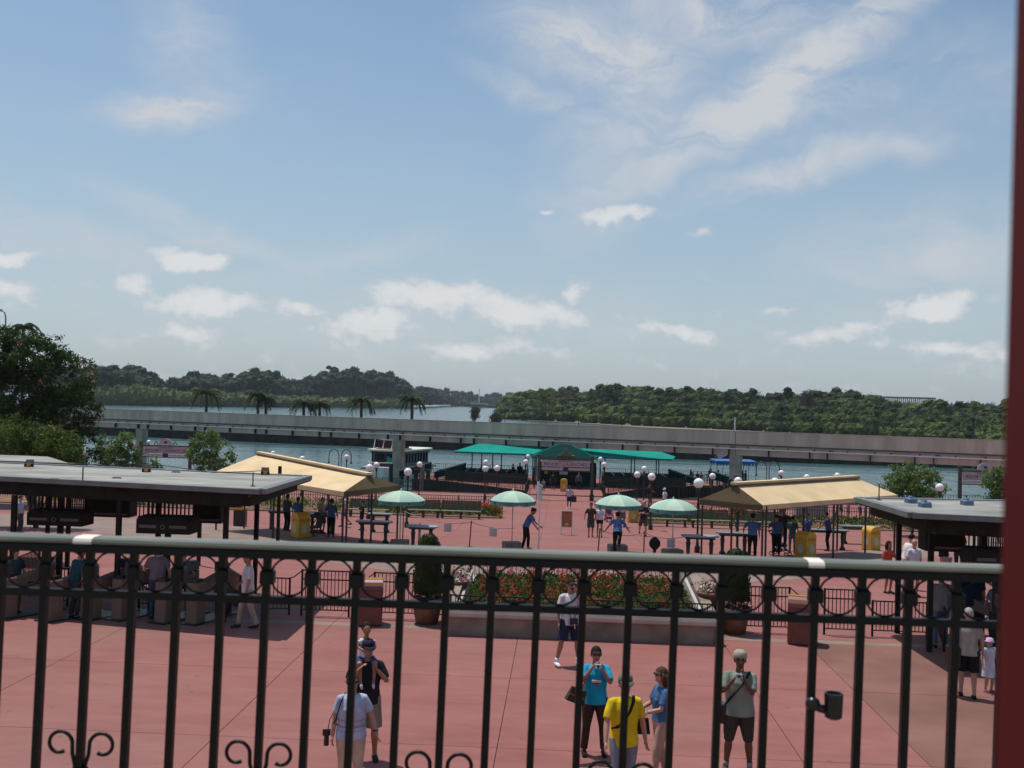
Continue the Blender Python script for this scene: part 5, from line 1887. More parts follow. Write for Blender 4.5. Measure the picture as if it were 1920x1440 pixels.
# hanging number boards (lattice above, board with a number plate below)
def number_board(label, x0, x1, ytop, ybot, D, post=True, two=True):
    a, b2 = AY(x0, ybot, D), AY(x1, ybot, D)
    zt_ = AY((x0 + x1) / 2, ytop, D).z
    zb_ = AY((x0 + x1) / 2, ybot, D).z
    w_ = b2.x - a.x
    hgt = zt_ - zb_
    o = thing('gate_booth_sign', label, 'sign', ((a.x + b2.x) / 2, D, 0))
    MB().rbox(-w_ / 2, w_ / 2, -.35, .35, zb_, zb_ + hgt * .45, .03).build('board', M_FASCIA, o)
    MB().box(-w_ / 2 + .02, w_ / 2 - .02, -.30, .30, zb_ + hgt * .45, zb_ + hgt * .5).build('ledge', M_FASCIA, o)
    for k in range(13):
        x = -w_ / 2 + .06 + (w_ - .12) * k / 12
        MB().box(x - .012, x + .012, -.30, -.276, zb_ + hgt * .5, zt_).build('lattice_bar', M_FASCIA, o)
        MB().box(x - .012, x + .012, .276, .30, zb_ + hgt * .5, zt_).build('lattice_bar', M_FASCIA, o)
    for s_ in (-1, 1):
        MB().box(s_ * w_ * .28 - w_ * .16, s_ * w_ * .28 + w_ * .16, -.362, -.351, zb_ + hgt * .17, zb_ + hgt * .26).build('plate', MM('dull_plate', (.10, .085, .085), .6), o)
    MB().ring((0, -.356, zb_ + hgt * .21), .05, .015, 'y', 12, 5).build('emblem', MM('dull_plate', (.1, .085, .085), .6), o)
    if post:
        MB().box(-.06, .06, -.06, .06, 0, zb_).build('post', M_FASCIA, o)
    return o


number_board('dark hanging gate sign right of centre under the left canopy, with two grey bars', 265, 365, 936, 998, 24.6)
number_board('dark hanging gate sign at far left under the left canopy, with two grey bars', 62, 165, 928, 983, 25.5)
number_board('dark hanging gate sign under the right canopy next to the red post', 1812, 1925, 995, 1060, 23.0)
for x0, x1, yt, yb, D, lab in ((165, 250, 940, 966, 28.5, 'dark hanging box behind the left canopy between the gate signs'), (368, 420, 945, 978, 28.5, 'dark hanging box at the right under the left canopy'), (1728, 1800, 990, 1030, 25.5, 'dark hanging box at the left under the right canopy')):
    a, b2 = AY(x0, yb, D), AY(x1, yb, D)
    zt_ = AY(x0, yt, D).z
    o = thing('hanging_box', lab, 'box', ((a.x + b2.x) / 2, D, 0))
    w_ = b2.x - a.x
    MB().rbox(-w_ / 2, w_ / 2, -.3, .3, a.z, 2.89, .04).build('case', M_FASCIA, o)
    MB().box(-w_ / 2 + .05, w_ / 2 - .05, -.32, -.301, a.z + .06, a.z + .12).build('trim', M_FASCIA2, o)

# ================================================================ UMBRELLAS
ut = thing('market_umbrella', 'x', 'umbrella', (0, 0, 0), 0, 'pale green umbrellas on the plaza')
UR, UZ = 1.0, 2.15
n = 8
top = (0, 0, UZ + .42)
for k in range(n):
    a0, a1 = 2 * pi * k / n, 2 * pi * (k + 1) / n
    rows = []
    for r_, z_ in ((0.02, .42), (.35, .36), (.68, .24), (.88, .12), (1.0, 0.0)):
        rows.append([(UR * r_ * cos(a0 + (a1 - a0) * t / 4) * (1 - (.035 * sin(pi * t / 4) if r_ > .5 else 0)), UR * r_ * sin(a0 + (a1 - a0) * t / 4) * (1 - (.035 * sin(pi * t / 4) if r_ > .5 else 0)), UZ + z_) for t in range(5)])
    m = MB()
    vs = [p for r_ in rows for p in r_]
    m.add(vs, [(i * 5 + j, i * 5 + j + 1, (i + 1) * 5 + j + 1, (i + 1) * 5 + j)[::-1] for i in range(4) for j in range(4)])
    m.build('canvas_panel', M_UMB if k % 2 else M_UMB2, ut, True)
    v = MB()
    va = rows[-1]
    lowr = [(p[0] * 1.01, p[1] * 1.01, UZ - .15 - .05 * sin(pi * j / 4)) for j, p in enumerate(va)]
    v.add(va + lowr, [(j, j + 1, 5 + j + 1, 5 + j) for j in range(4)])
    v.build('valance', M_UMBV, ut)
    c_ = (va[2][0] * 1.02, va[2][1] * 1.02, UZ - .06)
    MB().cbox(c_, (.07, .07, .10)).build('tab', M_UMBT, ut)
    MB().tube([(0, 0, UZ - .1), (va[0][0] * .6, va[0][1] * .6, UZ + .22)], .008, 4).build('rib', M_WOOD, ut)
MB().tube([(0, 0, .3), (0, 0, UZ + .42)], .022, 8).build('pole', MM('pale_pole', (.45, .40, .36), .5), ut)
MB().ball((0, 0, UZ + .46), .045, n=8, m=6).build('finial', M_UMB, ut)
MB().rbox(-.38, .38, -.30, .30, 0, .34, .03).build('base_box', M_STONE2, ut)
PU = Proto(ut)
for i, (cx_, gx, gy, w_, rz, lab) in enumerate(((752, 737, 1026, 46, .1, 'umbrella farthest left, standing by the left tan awning'), (962, 979, 1031, 43, .3, 'umbrella beside the leaning guard in the middle'),
                                            (1160, 1174, 1036, 44, .2, 'umbrella above the bending guard right of centre'), (1263, 1262, 1044, 45, .35, 'rightmost umbrella, next to the round sign'))):
    p = G(gx, gy)
    q = AY(cx_, 930, p.y)
    hz_ = AY(cx_, {752: 937, 962: 938, 1160: 945, 1263: 953}[cx_], p.y).z - p.z
    sc_ = w_ * p.y / FPX / UR
    loc = (q.x, p.y, p.z)
    s3 = (sc_, sc_, (hz_) / UZ)
    if i == 0:
        ut.location, ut.rotation_euler, ut.scale = loc, (0, 0, rz), s3
        ut['label'] = lab
    else:
        PU.copy(lab, loc, rz, s3)


# ================================================================ BINS
def bin_box(name, label, base, rz, mts, h=1.08, w=.56, d=.56, group=None, back=None):
    o = thing(name, label, 'litter bin', base, rz, group)
    MB().rbox(-w / 2, w / 2, -d / 2, d / 2, .04, h * .78, .025).build('body', mts[0], o)
    MB().box(-w / 2 + .02, w / 2 - .02, -d / 2 + .02, d / 2 - .02, 0, .04).build('plinth', M_FENCE, o)
    # arched hood
    k = 8
    vs = []
    for y in (-d / 2, d / 2):
        for j in range(k + 1):
            a = pi * j / k
            vs.append((cos(a) * w / 2, y, h * .78 + sin(a) * h * .22))
    fs = [(j + 1, j, k + 1 + j, k + 2 + j)[::-1] for j in range(k)] + [tuple(range(0, k + 1))[::-1], tuple(range(k + 1, 2 * k + 2))]
    MB().add(vs, fs).build('hood', mts[1], o)
    for rot_, dist_ in ((0, d / 2), (pi / 2, w / 2), (pi, d / 2), (-pi / 2, w / 2)):
        ov = MB()
        ov.add([(.15 * cos(2 * pi * j / 16), -.008, .42 + .20 * sin(2 * pi * j / 16)) for j in range(16)], [tuple(range(16))])
        ov.add([(.15 * cos(2 * pi * j / 16), 0, .42 + .20 * sin(2 * pi * j / 16)) for j in range(16)], [tuple(range(15, -1, -1))])
        e = ov.build('oval_panel', mts[2], o, loc=(dist_ * sin(rot_), -dist_ * cos(rot_), 0))
        e.rotation_euler = (0, 0, rot_)
    MB().box(-w / 2 + .09, w / 2 - .09, -d / 2 - .012, -d / 2 - .001, h * .66, h * .76).build('flap', mts[3], o)
    MB().box(w / 2 + .001, w / 2 + .012, -d / 2 + .09, d / 2 - .09, h * .66, h * .76).build('flap', mts[3], o)
    return o


YM = (M_YEL, M_YEL, M_OVAL, M_ORG)
for px, py, rz, lab in ((563, 1008, -.75, 'yellow litter bin with arched hood at the left awning, in sunlight'), (930, 970, -.5, 'yellow litter bin half under the umbrella left of the walkway'), (1186, 979, .1, 'yellow litter bin behind the umbrella, right of the man in pale yellow'),
                        (1057, 921, 0, 'small far yellow litter bin under the gate sign'), (1510, 1047, .65, 'bright yellow litter bin at the front edge of the right awning'), (1633, 1031, .5, 'orange yellow litter bin in shade at the right end of the right awning')):
    bin_box('litter_bin', lab, G(px, py), rz, YM, group='yellow litter bins', h=1.12, w=.62, d=.62)
bin_box('litter_bin', 'black litter bin with yellow hood behind the left grey canopy', G(450, 986), 0, (M_BLACK, M_YEL, M_BLACK, M_BLACK), group='yellow litter bins')
RM = (M_REDBIN, M_REDBIN, M_REDBIN, M_BLACK)
for px, py, rz, lab in ((692, 1170, .15 + pi / 2, 'red brown litter bin with yellow top standing at the fence left of the planter'), (1503, 1206, -.3 + pi / 2, 'red brown litter bin with yellow top at the fence right of the planter')):
    o = bin_box('fence_bin', lab, G(px, py), rz, RM, h=1.12, w=.58, d=.62, group='red brown bins')
    k = MB()
    vs = [(cos(radians(a)) * .296, y, 1.12 * .78 + sin(radians(a)) * 1.12 * .226) for y in (-.315, .315) for a in range(-2, 109, 10)]
    k.add(vs, [(j, j + 1, 13 + j, 12 + j) for j in range(11)] + [(12 + j, 13 + j, j + 1, j) for j in range(11)])
    k.build('yellow_hood', M_YEL, o)
    MB().box(.292, .315, -.27, .27, .06, .88).build('back_panel', M_YEL, o)
for nm, me in list(bpy.data.meshes.items()):
    pass


# ================================================================ BENCHES, TABLES, STANCHIONS, SIGNS
def bench(label, x0, x1, y):
    a, b2 = G(x0, y), G(x1, y + (x1 - x0) * .026)
    L_ = b2.x - a.x
    Y = (a.y + b2.y) / 2
    o = thing('park_bench', label, 'bench', (a.x, Y, gz(Y)), 0, 'green slatted benches along the planting beds')
    for k in range(3):
        MB().box(0, L_, k * .16, k * .16 + .14, .42, .46).build('seat_slat', M_SEAT, o)
    for k in range(4):
        z = .52 + k * .13
        MB().box(0, L_, .46 + k * .03, .50 + k * .03, z, z + .115).build('back_slat', M_BENCH, o)
    for x in (.1, L_ / 2, L_ - .1):
        MB().box(x - .05, x + .05, .02, .12, 0, .42).build('leg', M_FENCE, o)
        MB().bar((x, .44, 0), (x, .60, 1.04), .09, .06).build('leg', M_FENCE, o)
        MB().box(x - .05, x + .05, .12, .44, .36, .419).build('seat_bearer', M_FENCE, o)
    return o


for x0, x1, y, lab in ((652, 728, 969, 'green bench leftmost, seen through the posts of the left awning'), (762, 823, 970, 'green bench behind the left umbrella'), (825, 901, 972, 'green bench right of the one behind the left umbrella, beside the yellow bin'),
                       (1215, 1288, 987, 'green bench behind the rightmost umbrella'), (1297, 1374, 990, 'green bench behind the round lamp and the awning corner'), (1380, 1470, 993, 'green bench behind the guards under the right awning')):
    bench(lab, x0, x1, y)


def table(label, x0, x1, y, rz=0.0, mt=M_TABLE, h=.92, half=True):
    a, b2 = G(x0, y), G(x1, y)
    L_ = (b2 - a).length
    o = thing('check_table', label, 'table', (a.x, a.y, gz(a.y)), rz, 'bag check tables')
    k = 6
    poly = [(0, 0), (L_, 0)] + [(L_ + .12 * sin(pi * j / k), .6 * j / k) for j in range(1, k)] + [(L_, .6), (0, .6)] + [(-.12 * sin(pi * j / k), .6 * (1 - j / k)) for j in range(1, k)]
    MB().prism(poly, h - .05, h).build('table_top', mt, o)
    MB().box(.05, L_ - .05, .08, .52, h - .14, h - .051).build('apron', M_FENCE, o)
    for x in (.18, L_ - .18):
        MB().lathe([(.15, 0), (.13, .08), (.07, .14), (.08, .45), (.10, .62), (.07, .68), (.10, h - .141)], 10, (x, .3, 0)).build('leg', M_FENCE, o, True)
    return o


for x0, x1, y, lab, mt, rz in ((668, 728, 1018, 'grey check table right of the guards at the left awning', M_TABLE, .0), (762, 812, 1028, 'check table with pale top behind the left topiary', M_TABLEB, -.15), (575, 625, 1000, 'check table deep under the left awning behind the guards', M_TABLE, 0),
                               (500, 540, 992, 'check table at the left end under the left awning', M_TABLE, 0), (690, 728, 998, 'low farther table right of the left awning posts', M_TABLE, 0),
                               (1283, 1338, 1048, 'check table with blue side between the round sign and the awning', M_TABLEB, .0), (1348, 1400, 1040, 'grey check table left of the guard at the right awning', M_TABLE, .0),
                               (1515, 1575, 1030, 'check table under the right awning behind the yellow bin', M_TABLE, 0), (1580, 1640, 1020, 'long check table at the right end of the right awning', M_TABLE, 0)):
    table(lab, x0, x1, y, rz, mt)

# stanchions with chains
st = [(880, 1026, 976, 'leaning black stanchion left of the middle umbrella'), (1121, 1040, 990, 'leaning black stanchion left of the bending guard'), (1207, 1040, 996, 'black stanchion right of the bending guard'), (755, 1015, 955, 'black stanchion behind the left umbrella')]
tops = {}
for px, py, yt, lab in st:
    p = G(px, py)
    h = ZT(px, yt, p) - p.z
    o = thing('stanchion', lab, 'stanchion', p, 0, 'stanchions of the chain barrier')
    lean = .06 if px in (880, 1121) else 0
    MB().tube([(0, 0, .02), (lean, 0, h)], .025, 8).build('pole', M_BLACK, o)
    MB().lathe([(.16, 0), (.16, .02), (.05, .05)], 12).build('foot', M_BLACK, o)
    tops[px] = Vector((p.x + lean, p.y, p.z + h - .06))


def chain(label, a, b, sag):
    pts = []
    for k in range(13):
        u = k / 12
        p = a.lerp(b, u)
        p.z -= sag * 4 * u * (1 - u)
        pts.append(p)
    c = a.copy()
    o = MB().tube([p - c for p in pts], .010, 5).build('chain', M_BLACK, loc=c)
    tag(o, label, 'chain', 'sagging barrier chains')
    return pts


c1 = chain('chain sagging between the two stanchions left of the middle umbrella', tops[755], tops[880], .25)
e = G(965, 1028); e.z += .85
c2 = chain('chain from the leaning left stanchion to the middle umbrella', tops[880], e, .12)
c3 = chain('chain held by the bending guard between two stanchions', tops[1121], tops[1207], .18)
e = G(1283, 1046); e.z += .85
c4 = chain('chain from the right stanchion to the table', tops[1207], e, .15)
for pts, k, px, lab in ((c1, 8, 0, 'pale tag hanging on the chain left of the black stanchion'), (c2, 6, 0, 'pale tag hanging on the chain right of the black stanchion'), (c4, 8, 0, 'pale tag hanging on the chain right of the round sign')):
    p = pts[k]
    o = thing('hanging_tag', lab, 'sign', (p.x, p.y - .02, p.z), 0, 'pale tags on the chains')
    MB().box(-.16, .16, -.006, .006, -.36, -.02).build('card', MM('pale_card', (.50, .48, .50), .6), o)
    MB().box(-.17, .17, -.012, .012, -.03, -.005).build('clip', M_WHITE, o)

# A-board
p = G(1062, 1003)
ab = thing('notice_board', 'orange brown notice board in a white frame on legs in the middle of the plaza', 'sign', p, 0.05)
hh = ZT(1062, 957, p) - p.z
w_ = 22 * p.y / FPX
MB().box(-w_ / 2, w_ / 2, -.025, .025, hh * .30, hh).build('frame', M_WHITE, ab)
MB().box(-w_ / 2 + .05, w_ / 2 - .05, -.034, -.026, hh * .30 + .05, hh - .05).build('panel', MM('rust_panel', (.33, .085, .035), .5, var=.05), ab)
for s_ in (-1, 1):
    MB().bar((s_ * (w_ / 2 - .03), 0, hh * .3), (s_ * (w_ / 2 - .03), -.05, 0), .04).build('leg', M_WHITE, ab)
    MB().bar((s_ * (w_ / 2 - .03), .03, hh * .8), (s_ * (w_ / 2 - .03), .45, 0), .04).build('leg', M_WHITE, ab)
for z_, ww in ((.84, .30), (.76, .22), (.66, .30), (.58, .26)):
    m = MB()
    x = -ww * w_
    rn = random.Random(int(z_ * 100))
    while x < ww * w_:
        k = rn.uniform(.02, .05)
        m.box(x, x + k, -.040, -.035, hh * z_ - .018, hh * z_ + .02)
        x += k + .012
    m.build('worn_lettering', MM('ochre_letter', (.55, .28, .10), .6), ab)
MB().add([(.10 * cos(2 * pi * j / 14), -.040, hh * .44 + .07 * sin(2 * pi * j / 14)) for j in range(14)], [tuple(range(14))]).build('medallion', M_OVAL, ab)
MB().box(-.2, .2, -.0385, -.035, hh * .43, hh * .45).build('ribbon', M_YEL, ab)
# white pole sign
p = G(1010, 1033)
wp_ = thing('white_pole_sign', 'tall slim white pole with a narrow folded white banner at its top', 'sign', p)
hh = ZT(1012, 903, p) - p.z
MB().tube([(0, 0, 0), (0, 0, hh * .80)], .03, 8).build('pole', M_WHITE, wp_)
MB().box(-.14, -.03, -.03, .03, hh * .74, hh).build('banner', M_WHITE, wp_)
MB().bar((-.02, 0, hh * .96), (.10, -.02, hh * .93), .04, .5 * .08).build('banner_arm', M_WHITE, wp_)
MB().box(-.01, .08, -.02, .02, hh * .72, hh * .93).build('banner', MM('pale_banner', (.6, .62, .58), .6), wp_)
MB().lathe([(.22, 0), (.22, .03), (.04, .06)], 12).build('foot', M_WHITE, wp_)
# round sign on a stubby post
p = G(1227, 1046)
rs = thing('round_sign', 'dark round board on a short thick post beside the rightmost umbrella', 'sign', p)
hz_ = ZT(1227, 1019, p) - p.z
MB().add([(.20 * cos(2 * pi * j / 22), -.05, hz_ + .26 * sin(2 * pi * j / 22)) for j in range(22)] + [(.20 * cos(2 * pi * j / 22), .05, hz_ + .26 * sin(2 * pi * j / 22)) for j in range(22)],
         [tuple(range(22)), tuple(range(43, 21, -1))] + [(j, 22 + j, 22 + (j + 1) % 22, (j + 1) % 22) for j in range(22)]).build('disc', M_FASCIA, rs)
MB().ring((0, 0, hz_), .21, .02, 'y', 20, 5).build('rim', M_FENCE, rs)
MB().lathe([(.17, 0), (.15, .06), (.07, .10), (.06, hz_ - .24)], 10).build('post', M_FASCIA, rs)
p = G(786, 1026)
o = thing('water_bottle_stand', 'clear bottle and white dish on the ground by the left umbrella', 'stand', p)
MB().lathe([(.22, 0), (.24, .03), (.2, .05)], 14).build('dish', M_WHITE, o)
MB().lathe([(.05, .05), (.055, .1), (.055, .9), (.02, 1.0)], 10).build('bottle', MM('pale_plastic', (.42, .42, .45), .3), o)
# small stroller
def stroller(label, px, py, rz, col):
    p = G(px, py)
    o = thing('stroller', label, 'stroller', p, rz)
    for x in (-.22, .22):
        for y in (-.35, .3):
            MB().ring((x, y, .10), .08, .02, 'x', 12, 5).build('wheel', M_BLACK, o)
        MB().bar((x, -.35, .12), (x, .42, 1.0), .03).build('frame_bar', M_BLACK, o)
        MB().bar((x, .30, .12), (x, -.10, .55), .03).build('frame_bar', M_BLACK, o)
    MB().bar((-.22, .42, 1.0), (.22, .42, 1.0), .035).build('handle', M_BLACK, o)
    MB().box(-.2, .2, -.25, .15, .40, .48).build('seat', col, o)
    MB().bar((0, .15, .45), (0, .32, .95), .4, .06).build('backrest', col, o)
    m = MB()
    vs = []
    for j in range(6):
        a = radians(10 + 130 * j / 5)
        for x in (-.22, .22):
            vs.append((x, .25 - .38 * cos(a) * .9, .78 + .32 * sin(a)))
    m.add(vs, [(2 * j, 2 * j + 1, 2 * j + 3, 2 * j + 2) for j in range(5)] + [(2 * j + 2, 2 * j + 3, 2 * j + 1, 2 * j) for j in range(5)])
    m.build('canopy', M_NAVY, o)
    MB().box(-.18, .18, -.05, .28, .16, .30).build('basket', M_BLACK, o)
    return o


stroller('empty navy stroller with pink blanket behind the couple', 1142, 978, .2, MM('pink_blanket', (.40, .06, .16), .8))
stroller('dark stroller in the shade between the guards under the right awning', 1462, 1042, 1.0, cloth((.03, .03, .04)))
stroller('stroller with a grey cover under the left awning beside the yellow bin', 592, 1006, -.6, cloth((.10, .10, .09)))

# tall light column at the far left, rising above the trees
c = AY(11, 590, 95)
o = thing('light_column', 'tall thin light column with a small bent head rising above the trees at top left', 'lamp post', (c.x, 95, -2.3))
MB().tube([(0, 0, 0), (0, 0, c.z + 2.0), (-.12, 0, c.z + 2.5), (-.5, 0, c.z + 2.7)], [.14, .07, .06, .05], 8).build('column', M_GREYWALL, o, True)
MB().rbox(-1.0, -.4, -.16, .16, c.z + 2.62, c.z + 2.82, .05).build('lamp_head', M_GREYWALL, o)
c = AY(146, 838, 90)
o = thing('teal_parasol', 'small teal parasol on the jetty at far left behind the bushes', 'umbrella', (c.x, 88, -2.6))
MB().lathe([(1.1, c.z + 2.5), (.6, c.z + 2.85), (.05, c.z + 3.1)], 8).build('canopy', M_UMBT, o)
MB().tube([(0, 0, 0), (0, 0, c.z + 3)], .04, 6).build('pole', M_WHITE, o)
# ================================================================ PLANTING BEDS BEHIND THE BENCHES
def leaf_bed(name, label, x0, x1, y0, y1, h, lm, n, lsz, flowers=None, nf=0, fsz=.06, soil=True, kind='stuff', zf=gz, top_only=False):
    rn = random.Random(int(x0 * 10) + n)
    m = MB()
    for _ in range(n // 5):
        x, y = rn.uniform(x0, x1), rn.uniform(y0, y1)
        z = zf(y) + h * (rn.uniform(.2, 1) ** .6) * (0.82 + .25 * noise.noise(Vector((x * 1.3, y * 1.3, 0))))
        for _ in range(5):
            m.leaf((x + rn.gauss(0, lsz), y + rn.gauss(0, lsz), z + rn.gauss(0, lsz * .6)), lsz * rn.uniform(.6, 1.2), rn)
    o = m.build(name, lm)
    tag(o, label, kind=kind)
    if flowers:
        m = MB()
        for _ in range(nf):
            x, y = rn.uniform(x0, x1), rn.uniform(y0, y1)
            z = zf(y) + h * rn.uniform(.75, 1.12)
            for _ in range(3):
                m.leaf((x + rn.gauss(0, fsz * .4), y + rn.gauss(0, fsz * .4), z + rn.gauss(0, fsz * .4)), fsz, rn)
        f = m.build('flowers', flowers, o)
        tag(f, kind='stuff')
    return o


YB0, YB1 = 63.8, 67.2
xL0, xL1 = P(640, 965, -1.9).x, P(940, 965, -1.9).x
xR0, xR1 = P(1200, 975, -1.9).x, P(1500, 985, -1.9).x
for x0, x1, lab in ((-60, xL1, 'left'), (xR0, 60, 'right')):
    k = MB().box(x0, x1, YB0 - .55, YB0 - .35, -1.9, -1.68).build('bed_kerb', M_STONE2)
    tag(k, kind='structure')
    k = MB().box(x0, x1, YB0 - .35, YB1 + .3, -2.2, -1.83).build('bed_soil', MM('mulch', (.22, .11, .05), .95, var=.3))
    tag(k, kind='structure')
leaf_bed('hedge', 'green hedge behind the left awning by the water', -34, xL0 + 2.5, YB0, YB1 - .5, .95, ML_GRASS, 7000, .10)
leaf_bed('flower_bed', 'low plants with red flowers behind the left benches', xL0 + 2.5, xL1, YB0, YB1 - .5, .8, ML_BED, 5500, .09, ML_RED, 330, .09)
leaf_bed('flower_bed', 'low plants with red and pink flowers behind the right benches', xR0, xR1 - 2, YB0, YB1 - .5, .8, ML_BED, 5500, .09, ML_RED, 520, .09)
leaf_bed('hedge', 'green hedge behind the right awning by the water', xR1 - 2, 34, YB0, YB1 - .5, .8, ML_BED, 6500, .10)
fence_run([(-60, YB1 + .5), (xL1, YB1 + .5)], 1.15, .16, 'long black picket fence behind the left benches along the promenade', posts=3, pw=.03, mid=.92)
fence_run([(xR0, YB1 + .5), (60, YB1 + .5)], 1.15, .16, 'long black picket fence behind the right benches along the promenade', posts=3, pw=.03, mid=.92)
fence_run([(-60, 85.6), (xc - 3.6, 85.6)], 1.1, .22, 'fence on the quay edge left of the gate sign', posts=3, pw=.03)
fence_run([(xc + 3.6, 85.6), (60, 85.6)], 1.1, .22, 'fence on the quay edge right of the gate sign', posts=3, pw=.03)
# hanging flower basket on a post under the right awning
p = G(1382, 1033)
hb = thing('flower_post', 'post topped by a bushy flower basket near the left end of the right awning', 'planter', p)
hz_ = ZT(1382, 955, p) - p.z
MB().lathe([(.16, 0), (.13, .1), (.06, .16), (.055, hz_ - .1)], 10).build('post', M_FENCE, hb)
rn = random.Random(4)
m, m2 = MB(), MB()
for _ in range(700):
    d = Vector((rn.gauss(0, .20), rn.gauss(0, .2), rn.gauss(0, .12)))
    (m2 if rn.random() < .14 else m).leaf((d.x, d.y, hz_ + d.z), .05, rn)
m.build('foliage', ML_PALM, hb)
m2.build('blossom', ML_ROSE, hb)

# ================================================================ FRONT FENCES
YF = 25.35


def fx(px, py=1110, y=YF):
    return AY(px, py, y).x


def front_fence(label, x0, x1, h, mid, y=YF, step=.095, bottom=.14, legs=True, zb=0.0):
    o = thing('picket_fence', label, 'fence', (x0, y, zb), 0, 'low iron picket fences across the plaza')
    L_ = x1 - x0
    MB().box(0, L_, -.018, .018, h - .03, h).build('top_rail', M_IRON, o)
    if mid:
        MB().box(0, L_, -.015, .015, mid - .03, mid).build('middle_rail', M_IRON, o)
    MB().box(0, L_, -.015, .015, bottom, bottom + .025).build('bottom_rail', M_IRON, o)
    pk = MB().box(-.009, .009, -.009, .009, bottom + .026, h - .031).mesh('picket', M_IRON)
    n = max(2, int(round(L_ / step)))
    for k in range(1, n):
        link('picket', pk, o, (L_ * k / n, 0, 0))
    if legs:
        k = max(1, int(round(L_ / 1.8)))
        pp = MB().box(-.022, .022, -.022, .022, 0, h + .01).mesh('post', M_IRON)
        for j in range(k + 1):
            link('post', pp, o, (L_ * j / k, .001, 0))
    return o


H1, H2 = 1.15, .93
front_fence('raised picket fence section right of the low gate at left', fx(566), fx(655), H1, H2)
front_fence('picket fence section between the left red brown bin and the left topiary', fx(702), fx(838), H1, H2)
front_fence('low gate section of the picket fence near the walking man in white', fx(498), fx(543), .93, None)
front_fence('picket fence section between the right topiary and the right red brown bin', fx(1352, 1130), fx(1480, 1130), H1 - .02, H2 - .02)
front_fence('picket fence section right of the right red brown bin', fx(1546, 1140), fx(1620, 1140), H1 - .02, H2 - .02)
front_fence('low picket fence section next to the right canopy posts', fx(1636, 1150), fx(1738, 1150), .88, None)
front_fence('short low fence by the left canopy turnstiles', fx(262, 1090), fx(288, 1090), .98, None)
front_fence('short low fence at far left between the turnstiles', fx(98, 1090), fx(128, 1090), .98, None)
for x_, s_, lab in ((fx(566), -1, 'curved swan neck end of the raised fence section at left'), (fx(702), -1, 'curved end of the fence beside the left red brown bin'), (fx(1480, 1130), 1, 'curved end of the fence beside the right red brown bin')):
    pts = [(0, 0, H1 - .02)] + [(s_ * .22 * sin(radians(a)), 0, H2 + .02 + (H1 - H2 - .04) * (1 - sin(radians(a)))) for a in range(15, 91, 15)] + [(s_ * .30, 0, H2)]
    tag(MB().tube(pts, .014, 6).build('fence_end', M_IRON, loc=(x_, YF, 0)), lab, 'fence end')


def slanted(label, p0, p1, h=1.0, step=.10):
    o = thing('guide_fence', label, 'fence', (p0.x, p0.y, 0), 0, 'guide fences of the turnstile lanes')
    d = Vector((p1.x - p0.x, p1.y - p0.y, 0))
    MB().bar((0, 0, h), d + Vector((0, 0, h)), .03).build('top_rail', M_IRON, o)
    MB().bar((0, 0, .14), d + Vector((0, 0, .14)), .025).build('bottom_rail', M_IRON, o)
    pk = MB().box(-.009, .009, -.009, .009, .16, h - .02).mesh('picket', M_IRON)
    n = max(2, int(d.length / step))
    for k in range(1, n):
        link('picket', pk, o, d * (k / n))
    pp = MB().box(-.025, .025, -.025, .025, 0, h + .01).mesh('post', M_IRON)
    link('post', pp, o)
    link('post', pp, o, d)
    return o


slanted('slanting guide fence left of the walking man in white', G(412, 1126), G(449, 1155))
slanted('slanting guide fence at far left behind the turnstiles', G(25, 1118), G(72, 1095))
slanted('slanting guide fence beside the post of the right canopy', G(1742, 1160), G(1770, 1222))

# ================================================================ PLANTER WITH FLOWER BED
pxl, pxr = P(838, 1190, 0).x, P(1334, 1203, 0).x
pl = thing('stone_planter', 'long pale stone planter bench in front of the red flower bed', 'planter', (pxl, 23.85, 0))
PW = pxr - pxl
MB().box(0, PW, 0, .30, 0, .43).build('front_wall', M_STONE2, pl)
m = MB()
prof2 = [(-.07, .431), (-.11, .46), (-.125, .53), (-.105, .60), (-.04, .635), (.17, .635), (.17, .431)]
m.add([(x, y, z) for x in (-.12, PW + .12) for y, z in prof2], [(i, (i + 1) % 7, 7 + (i + 1) % 7, 7 + i) for i in range(7)] + [tuple(range(6, -1, -1)), tuple(range(7, 14))])
m.build('seat_slab', M_STONE, pl)
MB().box(.15, PW - .15, .301, 4.2, 0, .50).build('soil_box', M_STONE2, pl)
for s_, x_ in ((-1, 0.02), (1, PW - .02)):
    w = MB()
    poly = [(x_ - .11, .31), (x_ + .11, .31), (x_ + .11 , 5.2), (x_ - .11, 5.2)]
    w.prism(poly, 0, [.58, .58, 1.20, 1.20])
    w.build('side_wall', M_GREYWALL, pl)
    MB().prism([(x_ - .13, .28), (x_ + .13, .28), (x_ + .13, 5.25), (x_ - .13, 5.25)], [.585, .585, 1.21, 1.21], [.63, .63, 1.26, 1.26]).build('wall_cap', M_STONE2, pl)
    MB().prism([(x_ - s_ * .14, .9), (x_ - s_ * .22, .9), (x_ - s_ * .22, 4), (x_ - s_ * .14, 4)], .42, [.62, .62, .88, .88]).build('pale_kerb', M_STONE, pl)


def bedz(y):
    return .50 + max(0, min(1, (y - 24.2) / 3)) * .16


